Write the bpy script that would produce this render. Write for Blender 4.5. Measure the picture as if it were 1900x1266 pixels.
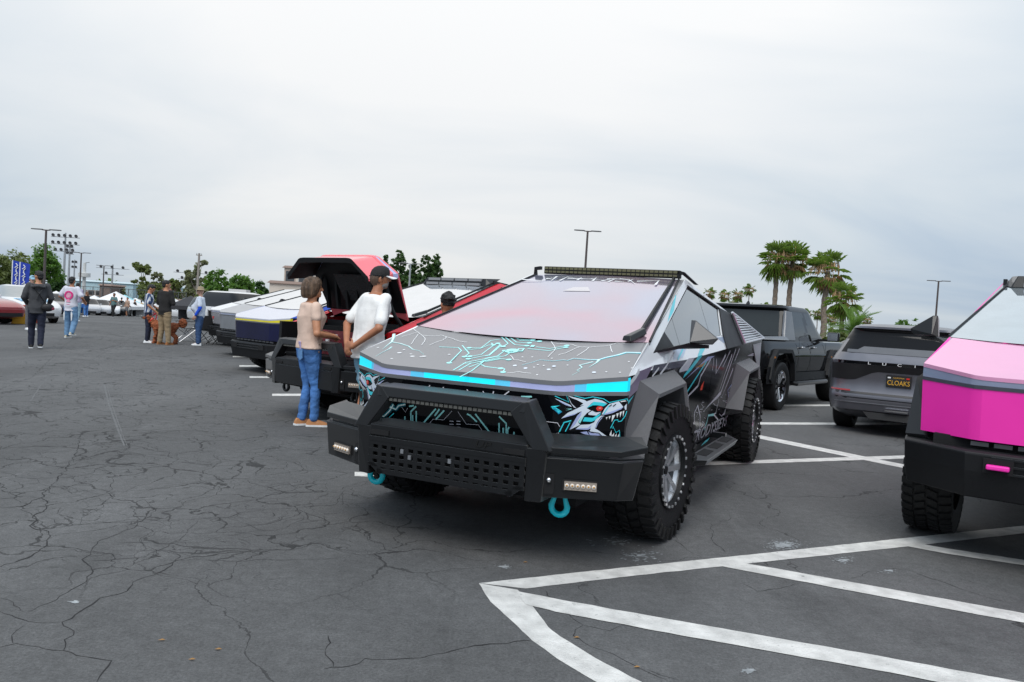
import bpy, bmesh, math, random
from math import sin, cos, pi, radians, sqrt, atan2, hypot
from mathutils import Vector, Matrix, Euler, noise as mnoise
random.seed(7)
for o in list(bpy.data.objects): bpy.data.objects.remove(o)
SC = bpy.context.scene
COL = SC.collection
# ------------------------------------------------------------------ camera
FPX, PIT, ROLL, CAMH = 1448.5, .0327, .0626, 1.4314      # focal length in photo pixels (photo 1900 x 1266)
_F = Vector((0, cos(PIT), -sin(PIT))); _R0 = Vector((1, 0, 0)); _U0 = _R0.cross(_F)
_R = cos(ROLL)*_R0 + sin(ROLL)*_U0; _U = -sin(ROLL)*_R0 + cos(ROLL)*_U0
CAMP = Vector((0, 0, CAMH))
cd = bpy.data.cameras.new('camera'); cam = bpy.data.objects.new('camera', cd); COL.objects.link(cam)
cam.matrix_world = Matrix(((_R.x, _U.x, -_F.x, 0), (_R.y, _U.y, -_F.y, 0), (_R.z, _U.z, -_F.z, CAMH), (0, 0, 0, 1)))
cd.sensor_width = 36; cd.sensor_fit = 'HORIZONTAL'; cd.lens = 36*FPX/1900; cd.clip_start = .05; cd.clip_end = 3000
SC.camera = cam
# ------------------------------------------------------------------ sky: thin blue behind a bright, uneven cloud layer
SUN_EL, SUN_AZ = radians(54), radians(192)                # azimuth from +Y towards +X
sd = Vector((sin(SUN_AZ)*cos(SUN_EL), cos(SUN_AZ)*cos(SUN_EL), sin(SUN_EL)))
W = bpy.data.worlds.new('World'); SC.world = W; W.use_nodes = True
nt = W.node_tree; nt.nodes.clear()
def wn(t, **k):
    n = nt.nodes.new(t)
    for a, b in k.items(): setattr(n, a, b)
    return n
wo = wn('ShaderNodeOutputWorld'); bg = wn('ShaderNodeBackground'); bg2 = wn('ShaderNodeBackground'); mx = wn('ShaderNodeMixShader')
sky = wn('ShaderNodeTexSky', sky_type='NISHITA', sun_disc=False, sun_elevation=SUN_EL, sun_rotation=SUN_AZ, dust_density=2.0, ozone_density=1.5)
nt.links.new(sky.outputs[0], bg.inputs[0]); bg.inputs[1].default_value = .08
tc = wn('ShaderNodeTexCoord'); sep = wn('ShaderNodeSeparateXYZ'); nt.links.new(tc.outputs['Generated'], sep.inputs[0])
def wm(op, a, b=None, cl=False):
    n = wn('ShaderNodeMath', operation=op, use_clamp=cl)
    for i, v in enumerate((a, b)):
        if v is None: continue
        if isinstance(v, (int, float)): n.inputs[i].default_value = v
        else: nt.links.new(v, n.inputs[i])
    return n.outputs[0]
zz = wm('ADD', wm('MAXIMUM', sep.outputs[2], 0.0), .22)
cmb = wn('ShaderNodeCombineXYZ'); nt.links.new(wm('DIVIDE', sep.outputs[0], zz), cmb.inputs[0]); nt.links.new(wm('DIVIDE', sep.outputs[1], zz), cmb.inputs[1])
cmb.inputs[2].default_value = 3.7
mp = wn('ShaderNodeMapping'); mp.inputs['Scale'].default_value = (.8, 1.5, 1); nt.links.new(cmb.outputs[0], mp.inputs[0])
n1 = wn('ShaderNodeTexNoise'); n1.inputs['Scale'].default_value = .75; n1.inputs['Detail'].default_value = 6; n1.inputs['Roughness'].default_value = .5; n1.inputs['Distortion'].default_value = .6
nt.links.new(mp.outputs[0], n1.inputs['Vector'])
# thin towards the east (right), thicker and brighter around a set point ahead, away from the sun
dp = wn('ShaderNodeVectorMath', operation='DOT_PRODUCT'); nt.links.new(tc.outputs['Generated'], dp.inputs[0]); dp.inputs[1].default_value = (sin(radians(-4))*cos(radians(30)), cos(radians(-4))*cos(radians(30)), sin(radians(30)))
gl = wn('ShaderNodeMapRange', interpolation_type='SMOOTHSTEP'); gl.inputs[1].default_value = .72; gl.inputs[2].default_value = 1.0; nt.links.new(dp.outputs['Value'], gl.inputs[0])
fac = wm('ADD', wm('MULTIPLY', wm('SUBTRACT', n1.outputs[0], .5), 1.15), wm('ADD', wm('MULTIPLY', gl.outputs[0], .74), .24), True)
rp = wn('ShaderNodeValToRGB'); nt.links.new(fac, rp.inputs[0])
e = rp.color_ramp.elements; e[0].position = .05; e[0].color = (.44, .55, .69, 1); e[1].position = .95; e[1].color = (.90, .905, .905, 1)
x = rp.color_ramp.elements.new(.45); x.color = (.66, .73, .79, 1)
cie = wn('ShaderNodeVectorMath', operation='SCALE'); nt.links.new(rp.outputs[0], cie.inputs[0]); nt.links.new(wm('DIVIDE', wm('ADD', wm('MULTIPLY', wm('MAXIMUM', sep.outputs[2], 0.0), .6), 1.0), 1.13), cie.inputs['Scale'])   # an overcast sky brightens towards the zenith
nt.links.new(cie.outputs[0], bg2.inputs[0]); bg2.inputs[1].default_value = .75
mx.inputs[0].default_value = .93
nt.links.new(bg.outputs[0], mx.inputs[1]); nt.links.new(bg2.outputs[0], mx.inputs[2]); nt.links.new(mx.outputs[0], wo.inputs[0])
# ------------------------------------------------------------------ sun, widely blurred by the cloud
sl = bpy.data.lights.new('sun', 'SUN'); sl.energy = 1.5; sl.angle = radians(38); sl.color = (1, .965, .91)
so = bpy.data.objects.new('sun', sl); COL.objects.link(so); so.rotation_euler = sd.to_track_quat('Z', 'Y').to_euler(); so.location = (0, 0, 60)
vs = SC.view_settings; vs.view_transform = 'Standard'; vs.look = 'None'; vs.exposure = 0.5; vs.gamma = 1; vs.use_curve_mapping = False
SC.render.engine = 'CYCLES'
# ------------------------------------------------------------------ photo pixels to places
def ray(x, y): return _F + _R*((x-950)/FPX) - _U*((y-633)/FPX)
def drop(Y): return 0.0 if Y < 30 else .0225*((Y-30)**2/12 if Y < 36 else Y-33) if Y < 130 else .0225*97
def gz(x, y): return -drop(y)
def gnd(x, y, z=0.0): d = ray(x, y); return CAMP + d*((z-CAMH)/d.z)
def far(x, Y, y=560):
    d = ray(x, y); p = CAMP + d*(Y/d.y); return Vector((p.x, Y, -drop(Y)))
def fpt(x, y, Y): d = ray(x, y); return CAMP + d*(Y/d.y)
def hit(x, y, p0, n): d = ray(x, y); return CAMP + d*((Vector(p0)-CAMP).dot(n)/d.dot(n))
# ------------------------------------------------------------------ materials
MATS = {}
def mat(name, col, rough=.6, metal=0., coat=0., var=.06, vscale=6., bump=0., bscale=40., emit=0., ecol=None, spec=None, alpha=1., trans=0., ior=None, coatrough=.03, sheen=0.):
    if name in MATS: return MATS[name]
    m = bpy.data.materials.new(name); m.use_nodes = True; t = m.node_tree; b = t.nodes['Principled BSDF']
    col = tuple(col)[:3]
    b.inputs['Roughness'].default_value = rough; b.inputs['Metallic'].default_value = metal
    b.inputs['Coat Weight'].default_value = coat; b.inputs['Coat Roughness'].default_value = coatrough
    if spec is not None: b.inputs['Specular IOR Level'].default_value = spec
    if sheen: b.inputs['Sheen Weight'].default_value = sheen; b.inputs['Sheen Roughness'].default_value = .35
    if ior: b.inputs['IOR'].default_value = ior
    b.inputs['Transmission Weight'].default_value = trans; b.inputs['Alpha'].default_value = alpha
    if emit: b.inputs['Emission Color'].default_value = (*(ecol or col), 1); b.inputs['Emission Strength'].default_value = emit
    tcn = t.nodes.new('ShaderNodeTexCoord'); nz = t.nodes.new('ShaderNodeTexNoise'); nz.inputs['Scale'].default_value = vscale; nz.inputs['Detail'].default_value = 5
    t.links.new(tcn.outputs['Object'], nz.inputs['Vector'])
    mr = t.nodes.new('ShaderNodeMapRange'); mr.inputs[1].default_value = .3; mr.inputs[2].default_value = .7; mr.inputs[3].default_value = 1-var; mr.inputs[4].default_value = 1+var
    t.links.new(nz.outputs[0], mr.inputs[0])
    vm = t.nodes.new('ShaderNodeVectorMath'); vm.operation = 'SCALE'; vm.inputs[0].default_value = col; t.links.new(mr.outputs[0], vm.inputs['Scale']); t.links.new(vm.outputs[0], b.inputs['Base Color'])
    mr2 = t.nodes.new('ShaderNodeMapRange'); mr2.inputs[3].default_value = max(0, rough*.85); mr2.inputs[4].default_value = min(1, rough*1.15); t.links.new(nz.outputs[0], mr2.inputs[0]); t.links.new(mr2.outputs[0], b.inputs['Roughness'])
    if bump:
        nb = t.nodes.new('ShaderNodeTexNoise'); nb.inputs['Scale'].default_value = bscale; nb.inputs['Detail'].default_value = 6; t.links.new(tcn.outputs['Object'], nb.inputs['Vector'])
        bn = t.nodes.new('ShaderNodeBump'); bn.inputs['Strength'].default_value = bump; bn.inputs['Distance'].default_value = .02; t.links.new(nb.outputs[0], bn.inputs['Height']); t.links.new(bn.outputs[0], b.inputs['Normal'])
    MATS[name] = m; return m
def srgb(r, g, b):
    f = lambda c: (c/255/12.92 if c <= 10 else ((c/255+.055)/1.055)**2.4)
    return (f(r), f(g), f(b))
# ------------------------------------------------------------------ mesh builder
class MB:
    def __init__(s): s.v = []; s.f = []; s.m = []
    def add(s, vs, fs, m=0):
        o = len(s.v); s.v += [tuple(v) for v in vs]; s.f += [tuple(o+i for i in f) for f in fs]; s.m += [m]*len(fs); return s
    def box(s, c, d, m=0, M=None):
        x, y, z = [q/2 for q in d]; c = Vector(c)
        vs = [Vector((a*x, b*y, e*z)) for a in (-1, 1) for b in (-1, 1) for e in (-1, 1)]
        if M is not None: vs = [M @ v for v in vs]
        return s.add([c+v for v in vs], [(0, 1, 3, 2), (4, 6, 7, 5), (0, 4, 5, 1), (2, 3, 7, 6), (0, 2, 6, 4), (1, 5, 7, 3)], m)
    def hexa(s, p, m=0):   # 8 corners: bottom ring of 4, top ring of 4
        return s.add(p, [(3, 2, 1, 0), (4, 5, 6, 7), (0, 1, 5, 4), (1, 2, 6, 5), (2, 3, 7, 6), (3, 0, 4, 7)], m)
    def prism(s, a, b, m=0):  # two matching point rings, closed
        n = len(a); return s.add(list(a)+list(b), [tuple(range(n-1, -1, -1)), tuple(range(n, 2*n))]+[(i, (i+1) % n, n+(i+1) % n, n+i) for i in range(n)], m)
    def slab(s, poly, off, m=0):
        off = Vector(off); a = [Vector(p) for p in poly]; return s.prism(a, [p+off for p in a], m)
    def poly(s, pts, m=0): return s.add(pts, [tuple(range(len(pts)))], m)
    def loft(s, rings, m=0, cap=True, closed=True):
        n = len(rings[0]); vs = [p for r in rings for p in r]; fs = []
        for i in range(len(rings)-1):
            for j in range(n if closed else n-1):
                k = (j+1) % n; fs.append((i*n+j, i*n+k, (i+1)*n+k, (i+1)*n+j))
        if cap and closed: fs += [tuple(range(n-1, -1, -1)), tuple(range((len(rings)-1)*n, len(rings)*n))]
        return s.add(vs, fs, m)
    def tube(s, path, r, n=8, m=0, cap=True, sq=1.0):
        path = [Vector(p) for p in path]; L = len(path); rs = r if isinstance(r, (list, tuple)) else [r]*L
        rings = []; prev = None
        for i, p in enumerate(path):
            t = (path[min(i+1, L-1)]-path[max(i-1, 0)]); t = t.normalized() if t.length > 1e-9 else Vector((0, 0, 1))
            if prev is None:
                u = t.orthogonal().normalized()
                if abs(t.z) > .7: u = (Vector((1, 0, 0))-t*t.x).normalized()
            else: u = (prev-t*prev.dot(t)); u = u.normalized() if u.length > 1e-6 else t.orthogonal().normalized()
            prev = u; w = t.cross(u)
            rings.append([p+u*(cos(2*pi*j/n)*rs[i])+w*(sin(2*pi*j/n)*rs[i]*sq) for j in range(n)])
        return s.loft(rings, m, cap)
    def lathe(s, prof, n=32, m=0, M=None, caps=False):  # prof: (radius, height along axis z)
        rings = [[Vector((r*cos(2*pi*j/n), r*sin(2*pi*j/n), h)) for j in range(n)] for r, h in prof]
        if M is not None: rings = [[M @ p for p in q] for q in rings]
        return s.loft(rings, m, caps)
    def ball(s, c, r, m=0, n=12, k=8, M=None):
        c = Vector(c); r = r if isinstance(r, (list, tuple)) else (r, r, r); rings = []
        for i in range(1, k):
            a = pi*i/k; rings.append([Vector((r[0]*sin(a)*cos(2*pi*j/n), r[1]*sin(a)*sin(2*pi*j/n), -r[2]*cos(a))) for j in range(n)])
        vs = [q for g in rings for q in g]+[Vector((0, 0, -r[2])), Vector((0, 0, r[2]))]
        if M is not None: vs = [M @ v for v in vs]
        N = (k-1)*n; fs = []
        for i in range(k-2):
            for j in range(n): fs.append((i*n+j, i*n+(j+1) % n, (i+1)*n+(j+1) % n, (i+1)*n+j))
        for j in range(n): fs += [(N, (j+1) % n, j), (N+1, (k-2)*n+j, (k-2)*n+(j+1) % n)]
        return s.add([c+v for v in vs], fs, m)
    def xform(s, M, i0=0):
        s.v = s.v[:i0]+[tuple(M @ Vector(p)) for p in s.v[i0:]]; return s
    def mesh(s, name, mats, smooth=0):
        me = bpy.data.meshes.new(name); me.from_pydata(s.v, [], s.f)
        for mm in (mats if isinstance(mats, (list, tuple)) else [mats]): me.materials.append(mm)
        me.polygons.foreach_set('material_index', s.m); me.update()
        if smooth:
            me.polygons.foreach_set('use_smooth', [True]*len(me.polygons))
            if smooth < 180: me.set_sharp_from_angle(angle=radians(smooth))
        return me
    def build(s, name, mats, parent=None, smooth=0, bevel=0., loc=None, subsurf=0, weld=False):
        me = s.mesh(name, mats, smooth); o = bpy.data.objects.new(name, me); COL.objects.link(o)
        if weld or bevel:
            bm = bmesh.new(); bm.from_mesh(me); bmesh.ops.remove_doubles(bm, verts=bm.verts, dist=1e-5)
            bmesh.ops.recalc_face_normals(bm, faces=bm.faces); bm.to_mesh(me); bm.free()
        if subsurf: q = o.modifiers.new('s', 'SUBSURF'); q.levels = subsurf; q.render_levels = subsurf
        if bevel:
            q = o.modifiers.new('b', 'BEVEL'); q.width = bevel; q.segments = 2; q.limit_method = 'ANGLE'; q.angle_limit = radians(35); q.harden_normals = False
        if parent is not None: o.parent = parent
        if loc is not None: o.location = loc
        return o
def tag(o, label=None, cat=None, group=None, kind=None):
    if label: o['label'] = label
    if cat: o['category'] = cat
    if group: o['group'] = group
    if kind: o['kind'] = kind
    return o
def empty(name, loc=(0, 0, 0), rz=0., label=None, cat=None, group=None):
    o = bpy.data.objects.new(name, None); COL.objects.link(o); o.location = loc; o.rotation_euler = (0, 0, rz); o.empty_display_size = .2
    return tag(o, label, cat, group)
def kids(o): return [c for c in bpy.data.objects if c.parent == o]
def copy_tree(o, parent=None, amap=None):
    c = o.copy(); COL.objects.link(c); c.parent = parent
    for ch in kids(o): copy_tree(ch, c)
    return c
def baked(o):   # bake an object's modifiers into a fresh mesh
    dg = bpy.context.evaluated_depsgraph_get(); me = bpy.data.meshes.new_from_object(o.evaluated_get(dg)); o.modifiers.clear(); old = o.data; nm = old.name; o.data = me; bpy.data.meshes.remove(old); me.name = nm; return o
# ================================================================== ground
def ground_material():
    m = bpy.data.materials.new('worn asphalt'); m.use_nodes = True; t = m.node_tree; b = t.nodes['Principled BSDF']; L = t.links.new
    def N(ty, **k):
        n = t.nodes.new(ty)
        for a, q in k.items(): setattr(n, a, q)
        return n
    def noise(scale, det=5, rough=.55, vec=None, dist=0):
        n = N('ShaderNodeTexNoise'); n.inputs['Scale'].default_value = scale; n.inputs['Detail'].default_value = det; n.inputs['Roughness'].default_value = rough; n.inputs['Distortion'].default_value = dist; L(vec, n.inputs['Vector']); return n.outputs[0]
    def rng(v, a, b_, c, d, sm=False):
        n = N('ShaderNodeMapRange'); n.interpolation_type = 'SMOOTHSTEP' if sm else 'LINEAR'
        for i, q in enumerate((a, b_, c, d)): n.inputs[i+1].default_value = q
        L(v, n.inputs[0]); return n.outputs[0]
    def math(op, a, c=None):
        n = N('ShaderNodeMath', operation=op)
        for i, q in enumerate((a, c)):
            if q is None: continue
            if isinstance(q, (int, float)): n.inputs[i].default_value = q
            else: L(q, n.inputs[i])
        return n.outputs[0]
    tc = N('ShaderNodeTexCoord'); P = tc.outputs['Object']
    big = noise(.22, 4, .5, P); mid = noise(1.7, 6, .6, P); mott = noise(16, 5, .75, P); fine = noise(75, 4, .8, P); grit = noise(260, 2, .6, P)
    # worn lanes run with the aisle
    mpn = N('ShaderNodeMapping'); mpn.inputs['Rotation'].default_value = (0, 0, radians(-26)); mpn.inputs['Scale'].default_value = (1.4, .12, 1); L(P, mpn.inputs[0]); lane = noise(.8, 4, .5, mpn.outputs[0])
    v = math('MULTIPLY', rng(big, .3, .7, .78, 1.2), rng(mid, .3, .7, .84, 1.16))
    v = math('MULTIPLY', v, rng(mott, .3, .7, .80, 1.20)); v = math('MULTIPLY', v, rng(fine, .25, .75, .55, 1.45)); v = math('MULTIPLY', v, rng(grit, .3, .75, .86, 1.22)); v = math('MULTIPLY', v, rng(lane, .3, .7, .9, 1.1))
    v = math('MULTIPLY', v, rng(noise(.8, 5, .6, P, .5), .58, .72, 1.0, .74, True)); v = math('MULTIPLY', v, rng(noise(.55, 6, .65, mpn.outputs[0], .8), .56, .74, 1.0, 1.22, True))
    # alligator cracks: warped voronoi edges, gathered where the base has failed
    warp = N('ShaderNodeTexNoise'); warp.inputs['Scale'].default_value = 1.6; warp.inputs['Detail'].default_value = 6; L(P, warp.inputs['Vector'])
    ws = N('ShaderNodeVectorMath', operation='MULTIPLY_ADD'); L(warp.outputs['Color'], ws.inputs[0]); ws.inputs[1].default_value = (.9, .9, 0); L(P, ws.inputs[2])
    def cracks(scale, w, vec):
        vo = N('ShaderNodeTexVoronoi', feature='DISTANCE_TO_EDGE'); vo.inputs['Scale'].default_value = scale; L(vec, vo.inputs['Vector'])
        wd = math('MULTIPLY', rng(noise(2.3, 3, .5, P), .35, .7, 0.15, 1.0), w)
        n = N('ShaderNodeMath', operation='LESS_THAN'); L(vo.outputs['Distance'], n.inputs[0]); L(wd, n.inputs[1]); return n.outputs[0]
    sx = N('ShaderNodeSeparateXYZ'); L(P, sx.inputs[0])
    # failed strip: a band along the aisle on the left
    dist = math('ABSOLUTE', math('ADD', math('MULTIPLY', sx.outputs[0], .9), math('ADD', math('MULTIPLY', sx.outputs[1], .43), .1)))
    band = math('MULTIPLY', rng(dist, .6, 3.2, 1, .0, True), rng(sx.outputs[1], 2.5, 5.0, 0, 1, True))
    pat = math('ADD', band, rng(noise(.35, 3, .5, P), .56, .72, 0, .8, True))
    c1 = math('MULTIPLY', cracks(1.7, .017, ws.outputs[0]), rng(pat, .25, .75, 0, 1, True)); c2 = math('MULTIPLY', cracks(4.6, .028, ws.outputs[0]), rng(math('MULTIPLY', band, rng(mid, .35, .7, .2, 1.3)), .35, .8, 0, .85, True))
    c3 = math('MULTIPLY', cracks(.33, .003, ws.outputs[0]), .8)
    cr = math('MINIMUM', math('ADD', math('ADD', c1, c2), c3), 1.0)
    v = math('MULTIPLY', v, math('SUBTRACT', 1.0, math('MULTIPLY', cr, .66)))
    # pale scuffs and dust
    sc = math('MULTIPLY', rng(noise(38, 4, .75, P), .66, .78, 0, 1), rng(noise(.9, 4, .6, P), .52, .72, 0, .35))
    c0 = N('ShaderNodeVectorMath', operation='SCALE'); c0.inputs[0].default_value = (.098, .0985, .0990); L(v, c0.inputs['Scale'])
    mxn = N('ShaderNodeMix', data_type='RGBA'); L(sc, mxn.inputs[0]); L(c0.outputs[0], mxn.inputs[6]); mxn.inputs[7].default_value = (.34, .34, .335, 1)
    L(mxn.outputs[2], b.inputs['Base Color']); L(rng(mid, .3, .7, .72, .95), b.inputs['Roughness']); b.inputs['Specular IOR Level'].default_value = .35
    h = math('SUBTRACT', math('ADD', math('MULTIPLY', fine, .5), math('MULTIPLY', mid, .25)), math('MULTIPLY', cr, 1.6))
    bn = N('ShaderNodeBump'); bn.inputs['Strength'].default_value = .55; bn.inputs['Distance'].default_value = .01; L(h, bn.inputs['Height']); L(bn.outputs[0], b.inputs['Normal'])
    return m
ASPH = ground_material()
g = MB(); rows = [-30, -8, 0, 6, 12, 18, 24, 30, 33, 36, 42, 55, 70, 90, 110, 130, 200, 500, 1500]; cols = [-1500, -400, -150, -80, -50, -30, -20, -10, 0, 10, 20, 30, 50, 80, 150, 400, 1500]
g.add([(x, y, gz(x, y)) for y in rows for x in cols], [(j*len(cols)+i, j*len(cols)+i+1, (j+1)*len(cols)+i+1, (j+1)*len(cols)+i) for j in range(len(rows)-1) for i in range(len(cols)-1)])
ground = tag(g.build('ground', ASPH), 'cracked dark grey asphalt of the parking lot', kind='structure')
def paint_material():
    m = mat('worn white line paint', (.66, .65, .62), .7, var=.2, vscale=9, bump=.5, bscale=120)
    t = m.node_tree; b = t.nodes['Principled BSDF']; tc = t.nodes.new('ShaderNodeTexCoord'); n = t.nodes.new('ShaderNodeTexNoise'); n.inputs['Scale'].default_value = 22; n.inputs['Detail'].default_value = 8; n.inputs['Roughness'].default_value = .72; t.links.new(tc.outputs['Object'], n.inputs['Vector'])
    r = t.nodes.new('ShaderNodeValToRGB'); r.color_ramp.elements[0].position = .60; r.color_ramp.elements[0].color = (0, 0, 0, 1); r.color_ramp.elements[1].position = .70; r.color_ramp.elements[1].color = (1, 1, 1, 1); t.links.new(n.outputs[0], r.inputs[0])
    mx = t.nodes.new('ShaderNodeMix'); mx.data_type = 'RGBA'; old = b.inputs['Base Color'].links[0].from_socket; t.links.new(r.outputs[0], mx.inputs[0]); t.links.new(old, mx.inputs[6]); mx.inputs[7].default_value = (.30, .30, .29, 1); t.links.new(mx.outputs[2], b.inputs['Base Color']); return m
PAINT = paint_material()
def strip(points, name='painted_line', m=None, z=.0018, jit=.007):
    # points: list of (left pixel, right pixel) pairs on the ground
    b = MB(); L = []; R = []
    for i in range(len(points)-1):
        (a, c), (a2, c2) = points[i], points[i+1]
        A, C_, A2, C2 = gnd(*a), gnd(*c), gnd(*a2), gnd(*c2); n = max(1, int((A2-A).length/.05))
        for k in range(n+(i == len(points)-2)):
            s = k/n; ja = mnoise.noise(Vector((A.x+A.y*3+s*9*(A2-A).length, 7.1, i)))*jit; jc = mnoise.noise(Vector((C_.x+s*9*(C2-C_).length, 3.3, i+9)))*jit
            p = A.lerp(A2, s); q = C_.lerp(C2, s); d = (p-q).normalized(); p += d*ja; q -= d*jc; L.append((p.x, p.y, z)); R.append((q.x, q.y, z))
    n = len(L); b.add(L+R, [(i, i+1, n+i+1, n+i) for i in range(n-1)])
    for i in range(len(b.f)):  # face up
        pass
    o = b.build(name, m or PAINT, ground); bm = bmesh.new(); bm.from_mesh(o.data); bmesh.ops.recalc_face_normals(bm, faces=bm.faces)
    if sum(f.normal.z for f in bm.faces) < 0: bmesh.ops.reverse_faces(bm, faces=bm.faces)
    bm.to_mesh(o.data); bm.free(); return o
# hatched area in the foreground
strip([((888, 1083), (960, 1095)), ((910, 1117), (985, 1122)), ((945, 1149), (1018, 1164)), ((988, 1189), (1040, 1182)), ((1035, 1224), (1105, 1222)), ((1085, 1254), (1170, 1256)), ((1150, 1290), (1240, 1290)), ((1260, 1345), (1370, 1335))])
strip([((888, 1083), (975, 1093)), ((1100, 1060), (1150, 1072)), ((1400, 1029), (1430, 1042)), ((1690, 998), (1700, 1013)), ((1900, 976), (1900, 990)), ((2050, 960), (2050, 973))], z=.0026)
strip([((955, 1097), (975, 1122)), ((1040, 1114), (1030, 1136)), ((1240, 1150), (1240, 1176)), ((1600, 1213), (1600, 1240)), ((1830, 1255), (1830, 1284)), ((2100, 1302), (2100, 1335))], z=.0034)
strip([((1372, 1045), (1340, 1052)), ((1440, 1056), (1440, 1071)), ((1640, 1092), (1640, 1109)), ((1900, 1139), (1900, 1157)), ((2150, 1184), (2150, 1204))], z=.0034)
strip([((1702, 1009), (1665, 1011)), ((1760, 1019), (1760, 1029)), ((1900, 1040), (1900, 1050)), ((2100, 1070), (2100, 1081))], z=.0034)
# stall lines beyond the lead truck
strip([((1290, 858), (1290, 864)), ((1690, 845), (1690, 851)), ((1790, 841), (1790, 847))])
strip([((1380, 801), (1375, 806)), ((1415, 809), (1412, 815)), ((1690, 865), (1690, 872)), ((1760, 880), (1760, 888))], z=.0026)
strip([((1405, 784), (1405, 788)), ((1700, 785), (1700, 789))])
strip([((1420, 751), (1420, 754)), ((1560, 751), (1560, 754))])
for a, c, h in [((505, 731), (640, 731), 4), ((572, 780), (720, 780), 5), ((658, 876), (760, 880), 8), ((463, 698.5), (560, 699), 3), ((444, 678), (500, 678), 3), ((432, 661), (460, 661), 2)]:
    strip([(a, (a[0], a[1]+h)), (c, (c[0], c[1]+h))])
# the widest cracks, where the photograph shows them
CRK = mat('crack filled with dirt', (.016, .016, .017), .95, var=.3, vscale=30)
def crack(pix, w=.012, seed=1):
    rnd = random.Random(seed); pts = [gnd(*p) for p in pix]; out = []
    for i in range(len(pts)-1):
        n = max(2, int((pts[i+1]-pts[i]).length/.035))
        for k in range(n): out.append(pts[i].lerp(pts[i+1], k/n))
    out.append(pts[-1]); b = MB(); L = []; R = []
    for i, p in enumerate(out):
        t = (out[min(i+1, len(out)-1)]-out[max(0, i-1)]).normalized(); nn = Vector((-t.y, t.x, 0)); o1 = mnoise.noise(p*9)*.03+mnoise.noise(p*30)*.014; ww = .5*w*(.35+1.0*abs(mnoise.noise(p*5+Vector((3, 1, seed))))*2)*(.25 if i in (0, len(out)-1) else 1)
        q = p+nn*o1; L.append(q+nn*ww*rnd.uniform(.3, .7)+Vector((0, 0, .0012))); R.append(q-nn*ww*rnd.uniform(.3, .7)+Vector((0, 0, .0012)))
    n = len(L); b.add(R+L, [(i, i+1, n+i+1, n+i) for i in range(n-1)]); return b.build('crack', CRK, ground)
S = 640/1294
def z1(*p): return [(x*S, 640+y*S) for x, y in p]
for i, (w, p) in enumerate([
    (.016, z1((0, 612), (90, 606), (160, 570), (200, 520), (245, 470), (290, 400), (300, 340))), (.016, z1((160, 575), (175, 610), (120, 650), (130, 690), (180, 700), (175, 760), (100, 800), (0, 835))),
    (.009, z1((130, 692), (300, 675), (520, 662), (740, 655), (860, 645), (960, 620), (1110, 612), (1200, 605), (1280, 600), (1294, 560))), (.009, z1((200, 520), (330, 550), (410, 570), (370, 620), (300, 650), (310, 675))),
    (.011, z1((535, 660), (470, 700), (370, 740), (350, 770), (315, 805), (350, 840), (340, 880), (250, 930), (180, 970), (90, 1005))), (.009, z1((740, 660), (690, 720), (600, 770), (530, 798), (400, 808), (320, 815))),
    (.012, z1((690, 795), (610, 845), (500, 890), (480, 925), (375, 950), (300, 1000), (240, 1040), (275, 1075), (260, 1120), (230, 1150))), (.012, z1((0, 1140), (60, 1120), (200, 1145), (300, 1160), (400, 1190), (380, 1266))),
    (.010, z1((0, 1000), (100, 1040), (230, 1038))), (.010, z1((100, 1045), (50, 1090), (45, 1120))), (.007, z1((530, 800), (680, 808), (850, 815), (1000, 805), (1130, 810), (1294, 800))),
    (.008, z1((0, 950), (60, 965), (70, 1000))), (.007, z1((545, 580), (585, 625), (530, 660))), (.006, z1((320, 742), (560, 742), (760, 740), (900, 705), (1050, 690), (1140, 655), (1120, 615))), (.006, z1((860, 648), (930, 680), (1000, 700))),
    (.010, z1((0, 480), (90, 500), (160, 505), (330, 490), (380, 460), (430, 490), (420, 540), (405, 575))), (.009, z1((0, 545), (80, 570), (160, 575))), (.006, z1((1220, 520), (1225, 560), (1170, 590), (1165, 615))),
    (.006, z1((410, 430), (470, 395), (500, 405), (620, 430), (640, 400))), (.005, z1((500, 560), (620, 530), (760, 510), (880, 500), (1100, 515), (1294, 510))), (.006, z1((940, 565), (1020, 545), (1100, 530))),
    (.013, [(600, 1243), (680, 1227), (780, 1222), (880, 1200), (985, 1188)]), (.008, [(605, 1180), (615, 1238)]), (.006, [(600, 940), (622, 936), (640, 905), (690, 890)]), (.005, [(600, 1038), (690, 1030), (700, 1038)]),
    (.010, [(1010, 1096), (1048, 1135), (1078, 1160), (1062, 1180), (1120, 1210), (1190, 1240), (1240, 1262)]), (.006, [(1078, 1162), (1130, 1170), (1175, 1160)]),
    (.008, [(1270, 952), (1320, 975), (1325, 990), (1318, 1000), (1345, 1025)]), (.006, [(1252, 992), (1265, 1015), (1300, 1035)]), (.005, [(1320, 978), (1355, 960), (1350, 945)]), (.006, [(1395, 895), (1420, 918), (1480, 940), (1590, 962), (1650, 955)]), (.005, [(1440, 900), (1500, 905), (1590, 925), (1680, 950)]),
    (.008, [(1580, 1075), (1612, 1062), (1660, 1055), (1690, 1060), (1760, 1085), (1860, 1118)]), (.006, [(1370, 1080), (1405, 1098), (1460, 1090), (1480, 1082)]), (.008, [(1200, 1240), (1260, 1262)]),
    (.010, [(0, 722), (60, 700), (120, 640), (170, 610)]), (.006, [(0, 695), (120, 690), (300, 690), (440, 694)]), (.012, [(170, 668), (210, 645), (250, 625)])]):
    crack(p, w, i+3)
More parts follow.
